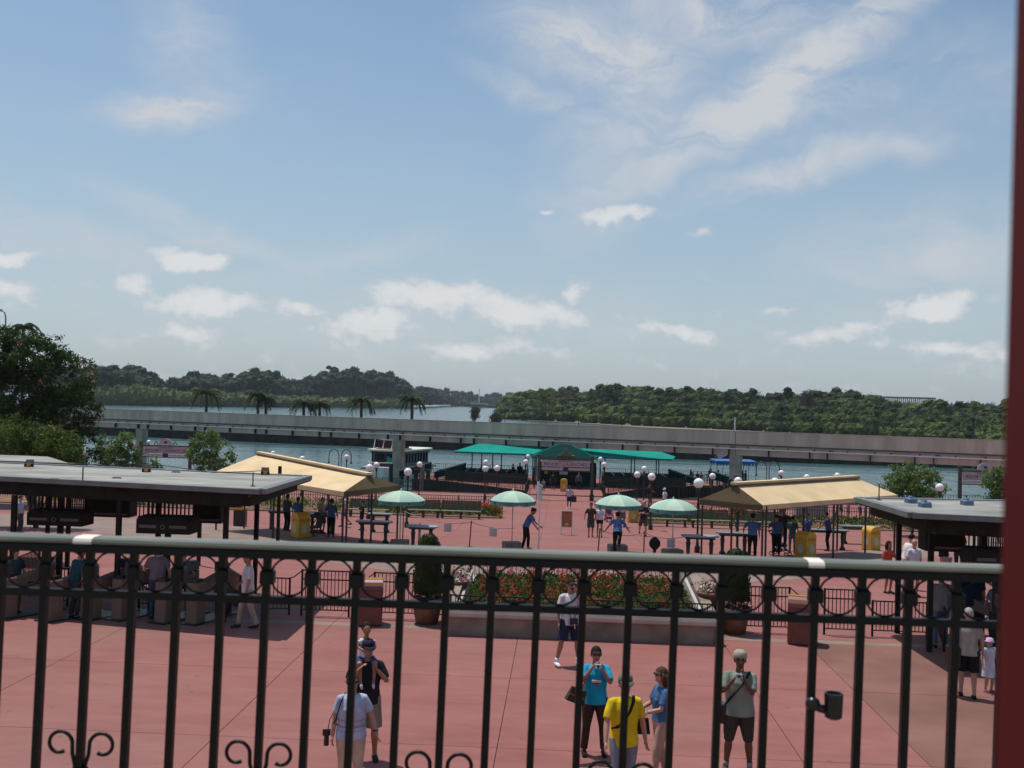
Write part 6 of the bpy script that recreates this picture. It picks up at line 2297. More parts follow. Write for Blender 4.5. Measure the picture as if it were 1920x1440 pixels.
rn = random.Random(21)
m, fr_m, rs_m = MB(), MB(), MB()
bx0, bx1 = pxl + .35, pxr - .35
for _ in range(6800):
    y = rn.uniform(24.2, 27.9)
    x = rn.uniform(bx0, bx1)
    edge = min(1, min(x - bx0, bx1 - x) / .6 + .35)
    zz = bedz(y) + .26 * edge * rn.uniform(.1, 1) * (0.8 + .5 * noise.noise(Vector((x * 2, y * 2, 1))))
    for _ in range(3):
        m.leaf((x + rn.gauss(0, .04), y + rn.gauss(0, .04), zz + rn.gauss(0, .03)), .052 * rn.uniform(.6, 1.3), rn)
for _ in range(620):
    y = rn.uniform(24.25, 27.6)
    x = rn.uniform(bx0 + .1, bx1 - .1)
    if noise.noise(Vector((x * 1.1, y * 1.6, 7))) < -.12:
        continue
    edge = min(1, min(x - bx0, bx1 - x) / .6 + .35)
    zz = bedz(y) + .27 * edge * rn.uniform(.75, 1.1)
    for _ in range(7):
        fr_m.leaf((x + rn.gauss(0, .025), y + rn.gauss(0, .025), zz + rn.gauss(0, .03)), .032, rn)
for _ in range(150):
    y = rn.uniform(27.4, 28.0)
    x = rn.uniform(bx0 + .1, bx1 - .1)
    zz = bedz(y) + .34 * rn.uniform(.8, 1.15)
    for _ in range(7):
        rs_m.leaf((x + rn.gauss(0, .03), y + rn.gauss(0, .03), zz + rn.gauss(0, .04)), .035, rn)
bed = m.build('flower_bed', ML_BED)
tag(bed, 'sloping bed of green plants with red flowers in the stone planter', kind='stuff')
tag(fr_m.build('red_flowers', ML_RED, bed), kind='stuff')
tag(rs_m.build('rose_flowers', ML_ROSE, bed), kind='stuff')
front_fence('low rail with short pickets standing on the planter before the red flowers', pxl + .05, pxr + .1, .28, None, y=24.0, step=.115, bottom=.02, zb=.636)
front_fence('taller black picket fence behind the red flower bed', pxl + .15, pxr - .15, 1.12, None, y=28.15, step=.115)

# ================================================================ TOPIARIES AND FLOWER POTS
def pot_profile(r, h):
    return [(r * .68, 0), (r * .86, h * .55), (r * .96, h * .80), (r * 1.05, h * .82), (r * 1.07, h * .97), (r * .96, h), (r * .88, h * .9)]


def topiary(label, base, htop, tiers, seed, potr=.42, poth=.62):
    rn = random.Random(seed)
    o = thing('topiary', label, 'topiary', base, 0, 'clipped topiaries in pots')
    MB().lathe(pot_profile(potr, poth), 20).build('pot', M_TERRA, o, True)
    MB().lathe([(potr * .8, poth * .86), (potr * .4, poth * .93)], 14).build('soil', MM('mulch', (.22, .11, .05), .95, var=.3), o)
    MB().tube([(0, 0, poth * .8), (0, 0, htop * .6)], .05, 8).build('stem', M_BARK, o)
    core, lf = MB(), MB()
    for z0_, z1_, r in tiers:
        prof_ = [(.02, z0_)] + [(r * (0.93 + .07 * sin(pi * u)) * (1 - .38 * max(0, u - .15) - max(0, u - .8) ** 2 * 9), z0_ + (z1_ - z0_) * u) for u in (0.02, .15, .3, .45, .6, .75, .88, .96)] + [(.02, z1_)]
        core.lathe([(a * .93, b_) for a, b_ in prof_], 14)
        nn = int(2600 * r * (z1_ - z0_))
        for _ in range(nn):
            u = rn.random()
            a = rn.uniform(0, 2 * pi)
            rad = r * (0.93 + .07 * sin(pi * u)) * (1 - .38 * max(0, u - .15) - max(0, u - .8) ** 2 * 9) * rn.uniform(.92, 1.04)
            lf.leaf((rad * cos(a), rad * sin(a), z0_ + (z1_ - z0_) * u), .035, rn)
    core.build('clipped_core', ML_TOPI, o)
    tag(lf.build('clipped_leaves', ML_TOPI, o), kind='stuff')
    fl_ = MB()
    fg_ = MB()
    for _ in range(260):
        a = rn.uniform(0, 2 * pi)
        rad = potr * rn.uniform(.4, 1.12)
        (fl_ if rn.random() < .3 else fg_).leaf((rad * cos(a), rad * sin(a), poth + rn.uniform(-.08, .14)), .04, rn)
    tag(fg_.build('pot_plants', ML_TOPI, o), kind='stuff')
    tag(fl_.build('pot_blossom', ML_ROSE, o), kind='stuff')
    return o


b = P(800, 1168, 0)
topiary('tall bullet shaped topiary in a terracotta pot left of the planter', b, ZT(803, 1002, b), [(ZT(800, 1113, b), ZT(803, 1002, b), .39)], 3, .40, .64)
b = P(1376, 1186, 0)
topiary('tall bullet shaped topiary in a dark terracotta pot right of the planter', b, ZT(1372, 1030, b), [(ZT(1370, 1126, b), ZT(1366, 1030, b), .40)], 4, .40, .64)


def flower_pot(label, px, py, Y, z, r, seed):
    rn = random.Random(seed)
    p = AY(px, py, Y)
    o = thing('flower_pot', label, 'flower pot', (p.x, Y, 0))
    MB().lathe([(r * .7, 0), (r * .8, z - .5)], 14).build('stand', M_STONE2, o)
    MB().lathe([(a, z - .5 + b_) for a, b_ in pot_profile(r, .42)], 16).build('pot', M_TERRA, o, True)
    a_, b_, c_ = MB(), MB(), MB()
    for _ in range(420):
        d = Vector((rn.gauss(0, r * .55), rn.gauss(0, r * .5), abs(rn.gauss(0, .13))))
        q = rn.random()
        t = a_ if q < .42 else (b_ if (q < .8 and d.z < .22) else c_)
        t.leaf((d.x, d.y, z - .08 + d.z), .045, rn)
    a_.build('foliage', ML_TOPI, o)
    b_.build('white_blossom', ML_WHITEF, o)
    c_.build('pink_blossom', ML_ROSE, o)
    return o


flower_pot('pot of white and pink flowers left of the flower bed', 857, 1100, 26.0, 1.0, .30, 1)
flower_pot('pot of white and bright pink flowers right of the flower bed', 1333, 1118, 25.6, 1.0, .34, 2)


# ================================================================ TURNSTILES
def turnstile_make():
    t = thing('turnstile', 'x', 'turnstile', (0, 0, 0), 0, 'entrance turnstiles')
    MST = MM('pinkish_pedestal', (.17, .105, .078), .7, var=.08)
    MB().rbox(-.16, .16, -.20, .20, 0, .98, .03).build('pedestal', MST, t)
    MB().prism([(-.14, .201), (.14, .201), (.14, 1.1), (-.14, 1.1)], [.70, .70, .80, .80], [.93, .93, 1.10, 1.10]).build('sloping_arm', MST, t)
    MB().rbox(-.14, .14, .85, 1.12, 1.115, 1.34, .03).build('reader_box', M_BLACK, t)
    MB().box(-.11, .11, -.15, .12, .981, 1.06).build('reader_box', M_BLACK, t)
    MB().tube([(.17, .45, .80), (.55, .40, .84)], .02, 6).build('tripod_arm', M_BLACK, t)
    MB().tube([(.17, .45, .80), (.36, .35, .50)], .02, 6).build('tripod_arm', M_BLACK, t)
    MB().rbox(-.16, .16, .95, 1.25, 0, .72, .03).build('rear_pedestal', M_BLACK, t)
    MB().box(-.25, .25, -.3, 1.4, 0.004, .03).build('floor_plate', M_FENCE, t)
    return t


tt = turnstile_make()
PT = Proto(tt)
for i, (px, py, rz, lab) in enumerate(((97, 1163, -.5, 'leftmost turnstile with a pinkish pedestal'), (170, 1160, -.45, 'second turnstile from the left, next to the person in teal'), (228, 1160, -.4, 'third turnstile from the left behind the canopy post'),
                                   (308, 1166, -.3, 'turnstile beside the grey shirted person under the left canopy'), (366, 1168, -.3, 'turnstile nearest to the walking man in white'), (12, 1158, -.5, 'turnstile cut off by the left picture edge'),
                                   (1875, 1215, .4, 'turnstile under the right canopy beside the red post'))):
    p = G(px, py)
    if i == 0:
        tt.location, tt.rotation_euler = p, (0, 0, rz)
        tt['label'] = lab
    else:
        PT.copy(lab, p, rz)
# ================================================================ PEOPLE
def remesh(mb, voxel, mt, name, parent, smooth_iter=4):
    """several overlapping lofts fused into one continuous skin"""
    me = bpy.data.meshes.new(name)
    me.from_pydata(mb.v, [], mb.f)
    bm = bmesh.new()
    bm.from_mesh(me)
    bmesh.ops.recalc_face_normals(bm, faces=bm.faces)
    bm.to_mesh(me)
    bm.free()
    o = bpy.data.objects.new('tmp', me)
    COL.objects.link(o)
    r = o.modifiers.new('r', 'REMESH')
    r.mode = 'VOXEL'
    r.voxel_size = voxel
    s = o.modifiers.new('s', 'SMOOTH')
    s.iterations = smooth_iter
    s.factor = 0.5
    dg = bpy.context.evaluated_depsgraph_get()
    out = bpy.data.meshes.new_from_object(o.evaluated_get(dg))
    out.name = name
    bpy.data.objects.remove(o)
    out.materials.clear()
    out.materials.append(mt)
    out.polygons.foreach_set('use_smooth', [True] * len(out.polygons))
    return link(name, out, parent)


def ik(a, b, l1, l2, pole):
    """middle joint of a two bone limb"""
    a, b, pole = Vector(a), Vector(b), Vector(pole)
    d = b - a
    L_ = d.length
    if L_ > (l1 + l2) * 0.995:
        b = a + d.normalized() * (l1 + l2) * 0.995
        d = b - a
        L_ = d.length
    x = (l1 * l1 - l2 * l2 + L_ * L_) / (2 * L_)
    h = sqrt(max(0, l1 * l1 - x * x))
    n = d.normalized()
    pv = pole - n * pole.dot(n)
    pv = pv.normalized() if pv.length > 1e-6 else Vector((0, -1, 0))
    return a + n * x + pv * h, b


def person(label, px, py, h=1.75, face=0, shirt=(.5, .5, .5), pants=(.05, .05, .07), skin=M_SKIN, hair='short', hairm=M_HAIRB, sleeve=.45, leg=1.0,
           armL=None, armR=None, footL=(.0, .0, 0), footR=(.0, .0, 0), lean=0.0, girth=1.0, shoe=(.02, .02, .02), fine=False, hat=None, hatc=None, glasses=False, base=None,
           dress=False, female=False, head_turn=0, group=None, seated=False, untuck=False, cat='person', pose_lift=0.0, socks=None, collar=False):
    """face: degrees, 0 looks at the camera side, positive turns towards the photo's right.
    armL / armR: wrist target in body space (x to the person's left = photo right, -y forwards, z up, for a 1.75 m body)."""
    b = base if base is not None else G(px, py)
    k = h / 1.75
    o = thing('person', label, cat, b, radians(face), group)
    o.scale = (k, k, k)
    vox = 0.0105 if fine else 0.026
    LEANM = Matrix.Translation((0, 0, .95)) @ Matrix.Rotation(radians(lean), 4, 'X') @ Matrix.Translation((0, 0, -.95))
    g = girth
    sw = .185 if not female else .165
    hipx = .092

    def T_(p):
        return LEANM @ Vector(p)
    sh = {+1: T_((sw * (.9 + .1 * g), .0, 1.415)), -1: T_((-sw * (.9 + .1 * g), .0, 1.415))}
    hip = {+1: Vector((hipx, 0, .91)), -1: Vector((-hipx, 0, .91))}
    feet = {+1: Vector((hipx + .02 + footL[0], footL[1], .085 + footL[2])), -1: Vector((-hipx - .02 + footR[0], footR[1], .085 + footR[2]))}
    arms = {}
    for s, tgt in ((+1, armL), (-1, armR)):
        if tgt is None:
            tgt = (s * .27, -.04, .86)
            tv = T_(tgt) if abs(lean) < 15 else sh[s] + Vector((s * .06, -.03, -.53))
        else:
            tv = Vector((tgt[0], tgt[1], tgt[2]))
        e, w = ik(sh[s], tv, .29, .255, (s * .55, .45, -.6))
        arms[s] = (sh[s], e, w)
    legs = {}
    for s in (+1, -1):
        kn, an = ik(hip[s], feet[s], .43, .405, (s * .1, -1, 0))
        legs[s] = (hip[s], kn, an)
    hc = T_((0, -.02, 1.625))
    nk = T_((0, 0, 1.47))
    # ---- one continuous body
    B = MB()
    B.tube([T_(p) for p in ((0, 0, .84), (0, 0, .92), (0, 0, 1.04), (0, 0, 1.18), (0, 0, 1.32), (0, 0, 1.41), (0, 0, 1.455))],
           [(.13 * g, .10 * g), (.155 * g, .11 * g), (.135 * g, .10 * g), (.145 * g, .105 * g), (.165, .105 * g), (.145, .085), (.08, .06)], 16, flat=(0, 1, 0))
    B.tube([nk, T_((0, -.005, 1.53)), hc], [.062, .055, .05], 12)
    up_h = (LEANM.to_3x3() @ Vector((0, 0, 1))).normalized()
    HM = Matrix.Translation(hc) @ LEANM.to_3x3().to_4x4() @ Matrix.Rotation(radians(head_turn), 4, 'Z') @ Matrix.Scale(1.07, 4)
    if lean > 15:
        HM = HM @ Matrix.Rotation(radians(-lean * .4), 4, 'X')
    B.X = HM
    B.ball((0, 0, .025), .076, .094, .100, 18, 12)
    B.ball((0, -.018, -.045), .056, .070, .068, 14, 9)
    B.tube([(0, -.085, .025), (0, -.108, -.012), (0, -.090, -.02)], [.010, .016, .010], 8)
    for s in (-1, 1):
        B.ball((s * .077, .008, .0), .012, .02, .032, 8, 6)
    B.X = Matrix.Identity(4)
    for s in (1, -1):
        a, e, w = arms[s]
        B.tube([a + Vector((-s * .05, 0, -.02)), a + Vector((0, 0, -.012)), a.lerp(e, .45), e, e.lerp(w, .3), w], [.040, .046, .046 * (.8 + .2 * g), .038, .039, .026], 12)
        fd = (w - e).normalized()
        side = fd.cross(Vector((s * 1.0, 0.2, 0.1))).normalized()
        if side.length < .1:
            side = Vector((0, 1, 0))
        nrm = fd.cross(side).normalized()
        pl_ = w + fd * .075
        B.tube([w - fd * .01, w + fd * .03, pl_], [(.024, .020), (.038, .016), (.037, .014)], 10, flat=nrm)
        if fine:
            cur = nrm * (-s)
            for q, (off, ln) in enumerate(((-.028, .068), (-.010, .078), (.009, .073), (.027, .058))):
                r0_ = pl_ + side * off - fd * .012
                m1 = r0_ + fd * (ln * .5 + .012) + cur * .006
                m2_ = m1 + (fd * .75 + cur * .55).normalized() * ln * .32
                m3 = m2_ + (fd * .45 + cur * .85).normalized() * ln * .25
                B.tube([r0_, m1, m2_, m3], [.0105, .0098, .0092, .0085], 7)
            t0 = w + fd * .02 - side * .028
            B.tube([t0, t0 + (fd * .6 - side * .7).normalized() * .032, t0 + (fd * .8 - side * .45 + cur * .3).normalized() * .058], [.013, .0115, .0095], 7)
        else:
            B.tube([pl_ - fd * .01, pl_ + fd * .04, pl_ + fd * .07 - side * .01], [(.034, .014), (.03, .013), (.018, .011)], 8, flat=nrm)
            B.tube([w + fd * .03 - side * .03, w + fd * .075 - side * .052], [.013, .010], 6)
        hp, kn, an = legs[s]
        B.tube([hp + Vector((0, 0, .03)), hp.lerp(kn, .3), kn, kn.lerp(an, .3), kn.lerp(an, .7), an], [.088 * g, .078 * g, .054, .056 * (.8 + .2 * g), .042, .036], 12)
        B.tube([an, an + Vector((0, -.04, -.045)), an + Vector((0, -.16, -.06))], [.036, (.042, .030), (.036, .020)], 10)
    remesh(B, vox, skin, 'body', o, 3)
    # ---- shirt
    if shirt is not None:
        C = MB()
        inf = .014
        lowz = .84 if untuck else .93
        if dress:
            lowz = .50
        C.tube([T_(p) for p in ((0, 0, lowz), (0, 0, .95), (0, 0, 1.06), (0, -.008 * g, 1.20), (0, -.006, 1.32), (0, 0, 1.42), (0, 0, 1.462))],
               [((.160 * g + inf) * (1.15 if dress else 1.03), (.122 * g + inf) * (1.2 if dress else 1.05)), (.155 * g + inf, .118 * g + inf), (.142 * g + inf, .112 * g + inf), (.152 * g + inf, .116 * g + inf), (.170 + inf, .110 * g + inf), (.150 + inf, .088 + inf), (.068, .060)], 20, flat=(0, 1, 0))
        if female:
            for s in (-1, 1):
                C.ball(tuple(T_((s * .07, -.095 * g, 1.26))), .065, .055, .06, 10, 7)
        for s in (1, -1):
            a, e, w = arms[s]
            if sleeve <= 1:
                end = a.lerp(e, sleeve * 1.0 + .35 if sleeve < .6 else 1.0)
                pts, rr = [T_((s * .055, 0, 1.425)), a + Vector((-s * .055, 0, .0)), a + Vector((-s * .012, 0, -.014)), a.lerp(end, .6), end], [.040, .056, .066 * (.85 + .15 * g), .062 * (.8 + .2 * g), .062 * (.8 + .2 * g)]
            else:
                pts, rr = [T_((s * .055, 0, 1.425)), a + Vector((-s * .05, 0, -.012)), a + Vector((-s * .01, 0, -.02)), e, w], [.040, .058, .066, .052, .040]
            C.tube(pts, rr, 14)
        remesh(C, .013 if fine else .026, cloth(shirt), 'dress' if dress else 'shirt', o, 3)
        if collar:
            MB().ring((0, 0, 0), .062, .014, 'z', 16, 6).build('collar', cloth(shirt), o, True, tuple(nk + Vector((0, 0, .005))))
    # ---- trousers
    if pants is not None:
        C = MB()
        inf = .014
        C.tube([Vector((0, 0, .84)), Vector((0, 0, .90)), T_((0, 0, .965)), T_((0, 0, 1.0))], [(.155 * g, .118 * g), (.162 * g + .006, .122 * g + .006), (.152 * g + .008, .115 * g + .008), (.146 * g + .005, .112 * g + .005)], 18, flat=(0, 1, 0))
        for s in (1, -1):
            hp, kn, an = legs[s]
            if leg >= .95:
                pts = [hp + Vector((0, 0, .02)), hp.lerp(kn, .35), kn, kn.lerp(an, .5), an + Vector((0, 0, .01))]
                rr = [.098 * g, .090 * g, .070, .064, .060]
            elif leg > .5:
                end = kn.lerp(an, (leg - .5) * 2)
                pts = [hp + Vector((0, 0, .02)), hp.lerp(kn, .35), kn, end]
                rr = [.098 * g, .090 * g, .074, .070]
            else:
                end = hp.lerp(kn, leg * 2)
                pts = [hp + Vector((0, 0, .02)), hp.lerp(end, .5), end]
                rr = [.100 * g, .098 * g, .096 * g]
            C.tube(pts, rr, 14)
        remesh(C, .013 if fine else .026, cloth(pants), 'trousers' if leg > .6 else 'shorts', o, 3)
    # ---- shoes
    for s in (1, -1):
        an = legs[s][2]
        S_ = MB()
        S_.tube([an + Vector((0, .045, -.045)), an + Vector((0, -.02, -.042)), an + Vector((0, -.10, -.052)), an + Vector((0, -.185, -.062))], [(.040, .036), (.046, .043), (.047, .032), (.036, .020)], 10, flat=(0, 0, 1))
        S_.build('shoe', cloth(shoe), o, True)
        if socks:
            MB().tube([an + Vector((0, 0, -.02)), an.lerp(legs[s][1], .18)], [.042, .044], 10).build('sock', cloth(socks), o, True)
    # ---- hair, hat, glasses
    if hair != 'bald':
        Hh = MB()
        Hh.X = HM
        n_, m_ = 18, 12
        vs = []
        rows = []
        for i in range(m_):
            t = pi / 2 - i * (pi * .64 / (m_ - 1))
            row = []
            for j in range(n_):
                a = 2 * pi * j / n_
                fr = max(0, -sin(a)) if True else 0
                tt_ = max(t, radians(28 if hair == 'short' else 24)) if sin(a) < -.35 else (max(t, radians(2)) if sin(a) < .1 and hair == 'short' else t)
                kx = 1.0
                rr = Vector((cos(tt_) * cos(a) * .086, cos(tt_) * sin(a) * .104, sin(tt_) * .110 + .030))
                row.append(tuple(rr))
            rows.append(row)
        vs = [p for r_ in rows for p in r_]
        fs_ = [(i * n_ + j, (i + 1) * n_ + j, (i + 1) * n_ + (j + 1) % n_, i * n_ + (j + 1) % n_) for i in range(m_ - 1) for j in range(n_)]
        Hh.add(vs, fs_)
        if hair in ('bob', 'long'):
            ln = .20 if hair == 'bob' else .30
            Hh.tube([(0, .035, .04), (0, .050, -.05), (0, .055, -ln * .7), (0, .05, -ln)], [(.090, .070), (.098, .062), (.092, .05), (.06, .03)], 14, flat=(0, 1, 0))
            for s in (-1, 1):
                Hh.tube([(s * .074, -.01, .06), (s * .088, -.005, -.02), (s * .082, .0, -ln * .62)], [.022, .028, .016], 8)
        if hair == 'tied':
            Hh.ball((0, .11, .0), .035, .035, .045, 10, 7)
        Hh.X = Matrix.Identity(4)
        Hh.build('hair', hairm, o, True)
    if hat:
        hm = cloth(hatc)
        Ht = MB()
        Ht.X = HM
        if hat == 'cap':
            Ht.lathe([(.092, .045), (.094, .075), (.086, .115), (.055, .145), (.012, .153)], 18)
            Ht.add([(.085 * cos(a), -.06 - .13 * abs(sin(a)), .052 - .02 * abs(sin(a))) for a in [pi * q / 10 for q in range(11)]] + [(.085 * cos(a), -.06 - .13 * abs(sin(a)), .064 - .02 * abs(sin(a))) for a in [pi * q / 10 for q in range(11)]],
                   [tuple(range(10, -1, -1)), tuple(range(11, 22))] + [(q, q + 1, 12 + q, 11 + q) for q in range(10)])
        elif hat == 'cap_back':
            Ht.lathe([(.092, .040), (.094, .070), (.086, .115), (.055, .145), (.012, .153)], 18)
        elif hat == 'peaked':
            Ht.lathe([(.090, .050), (.092, .085), (.118, .115), (.115, .135), (.04, .150), (.01, .150)], 18)
            Ht.cbox((0, -.115, .060), (.13, .06, .012))
        elif hat == 'bucket':
            Ht.lathe([(.150, .030), (.100, .060), (.094, .13), (.06, .15), (.01, .152)], 18)
        Ht.X = Matrix.Identity(4)
        Ht.build('hat', hm, o, True)
    F = MB()
    F.X = HM
    if glasses:
        for s in (-1, 1):
            F.ball((s * .033, -.098, .030), .030, .012, .020, 10, 6)
        F.cbox((0, -.105, .034), (.03, .01, .008))
        for s in (-1, 1):
            F.cbox((s * .074, -.045, .034), (.008, .10, .010))
        F.X = Matrix.Identity(4)
        F.build('sunglasses', M_GLOVE, o, True)
    elif fine:
        for s in (-1, 1):
            F.ball((s * .032, -.088, .030), .013, .008, .008, 8, 6)
            F.cbox((s * .033, -.093, .050), (.034, .008, .008))
        F.X = Matrix.Identity(4)
        F.build('eyes', M_HAIRB, o)
    if fine:
        F = MB()
        F.X = HM
        F.tube([(-.024, -.083, -.058), (0, -.090, -.060), (.024, -.083, -.058)], [.004, .008, .004], 8)
        F.X = Matrix.Identity(4)
        F.build('lips', MM('lips', (.30, .10, .08), .4) if skin is not M_SKIN3 else MM('lips_dark', (.12, .04, .035), .4), o, True)
    WM = Matrix.Translation(b) @ Matrix.Rotation(radians(face), 4, 'Z') @ Matrix.Scale(k, 4)
    pos = {'wl': WM @ arms[1][2], 'wr': WM @ arms[-1][2], 'el': WM @ arms[1][1], 'er': WM @ arms[-1][1], 'sl': WM @ sh[1], 'sr': WM @ sh[-1], 'head': WM @ hc, 'M': WM, 'o': o, 'base': b, 'k': k, 'hipz': .9}
    return pos


def strap(label, per, pts, r=.008, col=(.01, .01, .012), name='shoulder_strap', cat='strap'):
    M_ = per['M']
    P_ = [M_ @ Vector(p) for p in pts]
    c = P_[0].copy()
    # flat strap: wide along the body
    o = MB().tube([p - c for p in P_], [(r, r * 1.6)] * len(P_), 8).build(name, cloth(col), loc=c)
    return tag(o, label, cat)


def handbag(label, at, w, h, d, col, rz=0.0, col2=None, hl=.16, tilt=0):
    o = thing('handbag', label, 'handbag', at, rz)
    if tilt:
        o.rotation_euler = (0, radians(tilt), rz)
    mt = cloth(col)
    MB().add([(-w / 2, -d / 2, -h), (w / 2, -d / 2, -h), (w / 2, d / 2, -h), (-w / 2, d / 2, -h), (-w * .42, -d * .2, 0), (w * .42, -d * .2, 0), (w * .42, d * .2, 0), (-w * .42, d * .2, 0)],
             [(3, 2, 1, 0), (4, 5, 6, 7), (0, 1, 5, 4), (1, 2, 6, 5), (2, 3, 7, 6), (3, 0, 4, 7)]).build('bag_body', mt, o)
    for y in (-d * .22, d * .22):
        MB().tube([(-w * .2, y, -.03), (-w * .17, y, hl * .7), (0, y, hl), (w * .17, y, hl * .7), (w * .2, y, -.03)], .009, 6).build('handle', cloth(col2 or col), o)
    MB().box(-w / 2 + .01, w / 2 - .01, -d * .36 - .01, -d * .36, -h * .55, -h * .48).build('band', cloth(col2 or col), o)
    return o


def camera_obj(label, at, rz, col, w=.10, h=.065, lens=.02):
    o = thing('camera', label, 'camera', at, rz)
    MB().rbox(-w / 2, w / 2, -.015, .015, -h / 2, h / 2, .006).build('camera_body', MM('cam_' + label[:6], col, .35), o)
    MB().lathe([(lens, 0), (lens, .02), (lens * .7, .028)], 14).build('lens', M_GLOVE, o)
    l = [c for c in bpy.data.objects if c.parent == o and c.name.startswith('lens')][0]
    l.rotation_euler = (pi / 2, 0, 0)
    l.location = (0, -.014, 0)
    return o


# ---------- foreground
s1 = person('man in white shirt and dark blue shorts drinking in front of the planter', 1066, 1247, 1.80, 22, (.62, .58, .60), (.020, .026, .060), M_SKIN2, 'short', M_HAIRB, leg=.46, armL=(.04, -.22, 1.52), armR=(-.27, -.06, .85),
            footL=(.10, .0, 0), footR=(-.17, -.02, 0), shoe=(.75, .76, .80), fine=True, glasses=True, girth=1.22, untuck=True, socks=(.75, .75, .75), head_turn=6)
p = s1['wl']
o = thing('drink_bottle', 'small dark bottle held to the mouth by the man in blue shorts', 'bottle', s1['head'] + Vector((.035, -.125, -.045)), 0)
MB().lathe([(.0, -.05), (.03, -.05), (.032, .03), (.014, .055), (.012, .075)], 12).build('bottle_body', M_BLACK, o, True)
o.rotation_euler = (radians(60), 0, 0)
o = thing('waist_pouch', 'black waist pouch with keys at the belly of the man in blue shorts', 'pouch', s1['M'] @ Vector((.02, -.165, .93)), radians(22))
MB().rbox(-.09, .09, -.04, .03, -.07, .06, .02).build('pouch_body', M_BLACK, o)
MB().tube([(0, -.05, -.05), (.01, -.055, -.15)], .012, 6).build('keys', M_SILVER, o)
for s in (-1, 1):
    strap('dark strap from the waist pouch up the %s side of the man in blue shorts' % ('left' if s < 0 else 'right'), s1, [(s * .03, -.165, .97), (s * .08, -.16, 1.10), (s * .11, -.15, 1.25)], .006)

s2 = person('woman in bright turquoise t-shirt and brown trousers holding up a small camera', 1113, 1414, 1.68, 4, (.012, .33, .52), (.050, .026, .018), M_SKIN2, 'tied', M_HAIRB, armL=(.085, -.22, 1.44), armR=(-.085, -.24, 1.47),
            footL=(.05, 0, 0), footR=(-.05, .0, 0), shoe=(.015, .015, .015), fine=True, glasses=True, girth=1.20, female=False, untuck=True, sleeve=.5)
camera_obj('silver compact camera held by the woman in turquoise', (s2['wl'] + s2['wr']) / 2 + Vector((0.01, -.06, .055)), radians(4), (.62, .62, .66))
handbag('brown and olive patterned handbag hanging from the arm of the woman in turquoise', s2['er'] + Vector((-.05, -.03, -.12)), .30, .22, .12, (.050, .040, .022), .3, (.26, .12, .035), .17, 22)
# print on the shirt
pr = MB()
pr.X = Matrix.Translation((0, 0, 0))
pr.add([(-.10, -.142, 1.255), (.09, -.142, 1.25), (.08, -.144, 1.225), (-.06, -.146, 1.215)], [(3, 2, 1, 0)])
pr.add([(-.10, -.1425, 1.21), (.08, -.1425, 1.205), (.0, -.147, 1.165)], [(2, 1, 0)])
e = MB()
e.X = Matrix.Identity(4)
e.box(-.075, .075, -.174, -.150, 1.215, 1.250)
e.build('white_print', MM('print_white', (.6, .6, .6), .7), s2['o'])
e = MB()
e.add([(-.075, -.173, 1.207), (.075, -.173, 1.207), (.01, -.176, 1.165), (-.075, -.14, 1.207), (.075, -.14, 1.207), (.01, -.14, 1.165)], [(0, 2, 1), (3, 4, 5), (0, 1, 4, 3), (1, 2, 5, 4), (2, 0, 3, 5)])
e.build('red_print', MM('print_red', (.25, .04, .10), .7), s2['o'])

s3 = person('man in yellow t-shirt, camouflage cap and jeans with a black diagonal strap', 1166, 1514, 1.80, 18, (.68, .48, .012), (.20, .23, .28), M_SKIN, 'short', M_HAIRB, armL=(.30, -.05, .87), armR=(-.34, -.22, .93),
            footL=(.03, .18, 0), footR=(.0, -.16, 0), fine=True, hat='cap', hatc=(.14, .15, .10), untuck=True, head_turn=-6, girth=1.18, glasses=False)
strap('wide black strap running across the yellow t-shirt', s3, [(.13, .0, 1.47), (.09, -.10, 1.43), (.03, -.147, 1.33), (-.04, -.152, 1.22), (-.12, -.135, 1.12), (-.175, -.02, 1.06)], .013)

s4 = person('woman with brown bob, blue t-shirt and pink cropped trousers seen from the side', 1238, 1460, 1.63, -72, (.055, .13, .27), (.46, .29, .23), M_SKIN, 'bob', M_HAIR, leg=.72, armL=(.16, -.36, 1.10), armR=(-.14, -.30, 1.08),
            footL=(.0, -.14, 0), footR=(.0, .12, 0), fine=True, glasses=True, female=True, girth=1.14, shoe=(.3, .25, .2), untuck=False)
handbag('black leather handbag hanging at the elbow of the woman in the blue t-shirt', s4['er'] + Vector((-.16, -.10, -.22)), .27, .22, .12, (.012, .012, .014), .1, None, .20)
o = MB().ring((0, 0, 0), .034, .010, 'x', 14, 6).build('wrist_watch', M_SILVER, loc=s4['wl'].lerp(s4['el'], .12))
tag(o, 'silver bracelet watch on the wrist of the woman in the blue t-shirt', 'watch')

s5 = person('man in sage green t-shirt and dark cargo shorts holding a camera with both hands', 1383, 1447, 1.81, -6, (.215, .260, .205), (.048, .046, .034), M_SKIN3, 'short', M_HAIRB, leg=.52, armL=(.05, -.22, 1.42), armR=(-.10, -.24, 1.40),
            footL=(.06, .0, 0), footR=(-.06, .0, 0), fine=True, hat='cap_back', hatc=(.34, .33, .25), girth=1.34, untuck=True, shoe=(.10, .09, .11), sleeve=.5, socks=(.30, .27, .25))
camera_obj('small grey camera held at chin height by the man in sage green', (s5['wl'] + s5['wr']) / 2 + Vector((-.01, -.06, .06)), radians(-6), (.40, .41, .42))
strap('wide dark strap across the chest of the man in sage green', s5, [(.14, -.03, 1.47), (.09, -.11, 1.40), (.02, -.155, 1.30), (-.08, -.158, 1.18), (-.17, -.11, 1.05), (-.20, -.03, .98)], .016)
o = thing('shoulder_bag', 'dark bag at the hip of the man in sage green', 'bag', s5['M'] @ Vector((-.235, .0, .98)), 0)
MB().rbox(-.05, .05, -.10, .10, -.28, .0, .03).build('bag_body', M_BLACK, o)
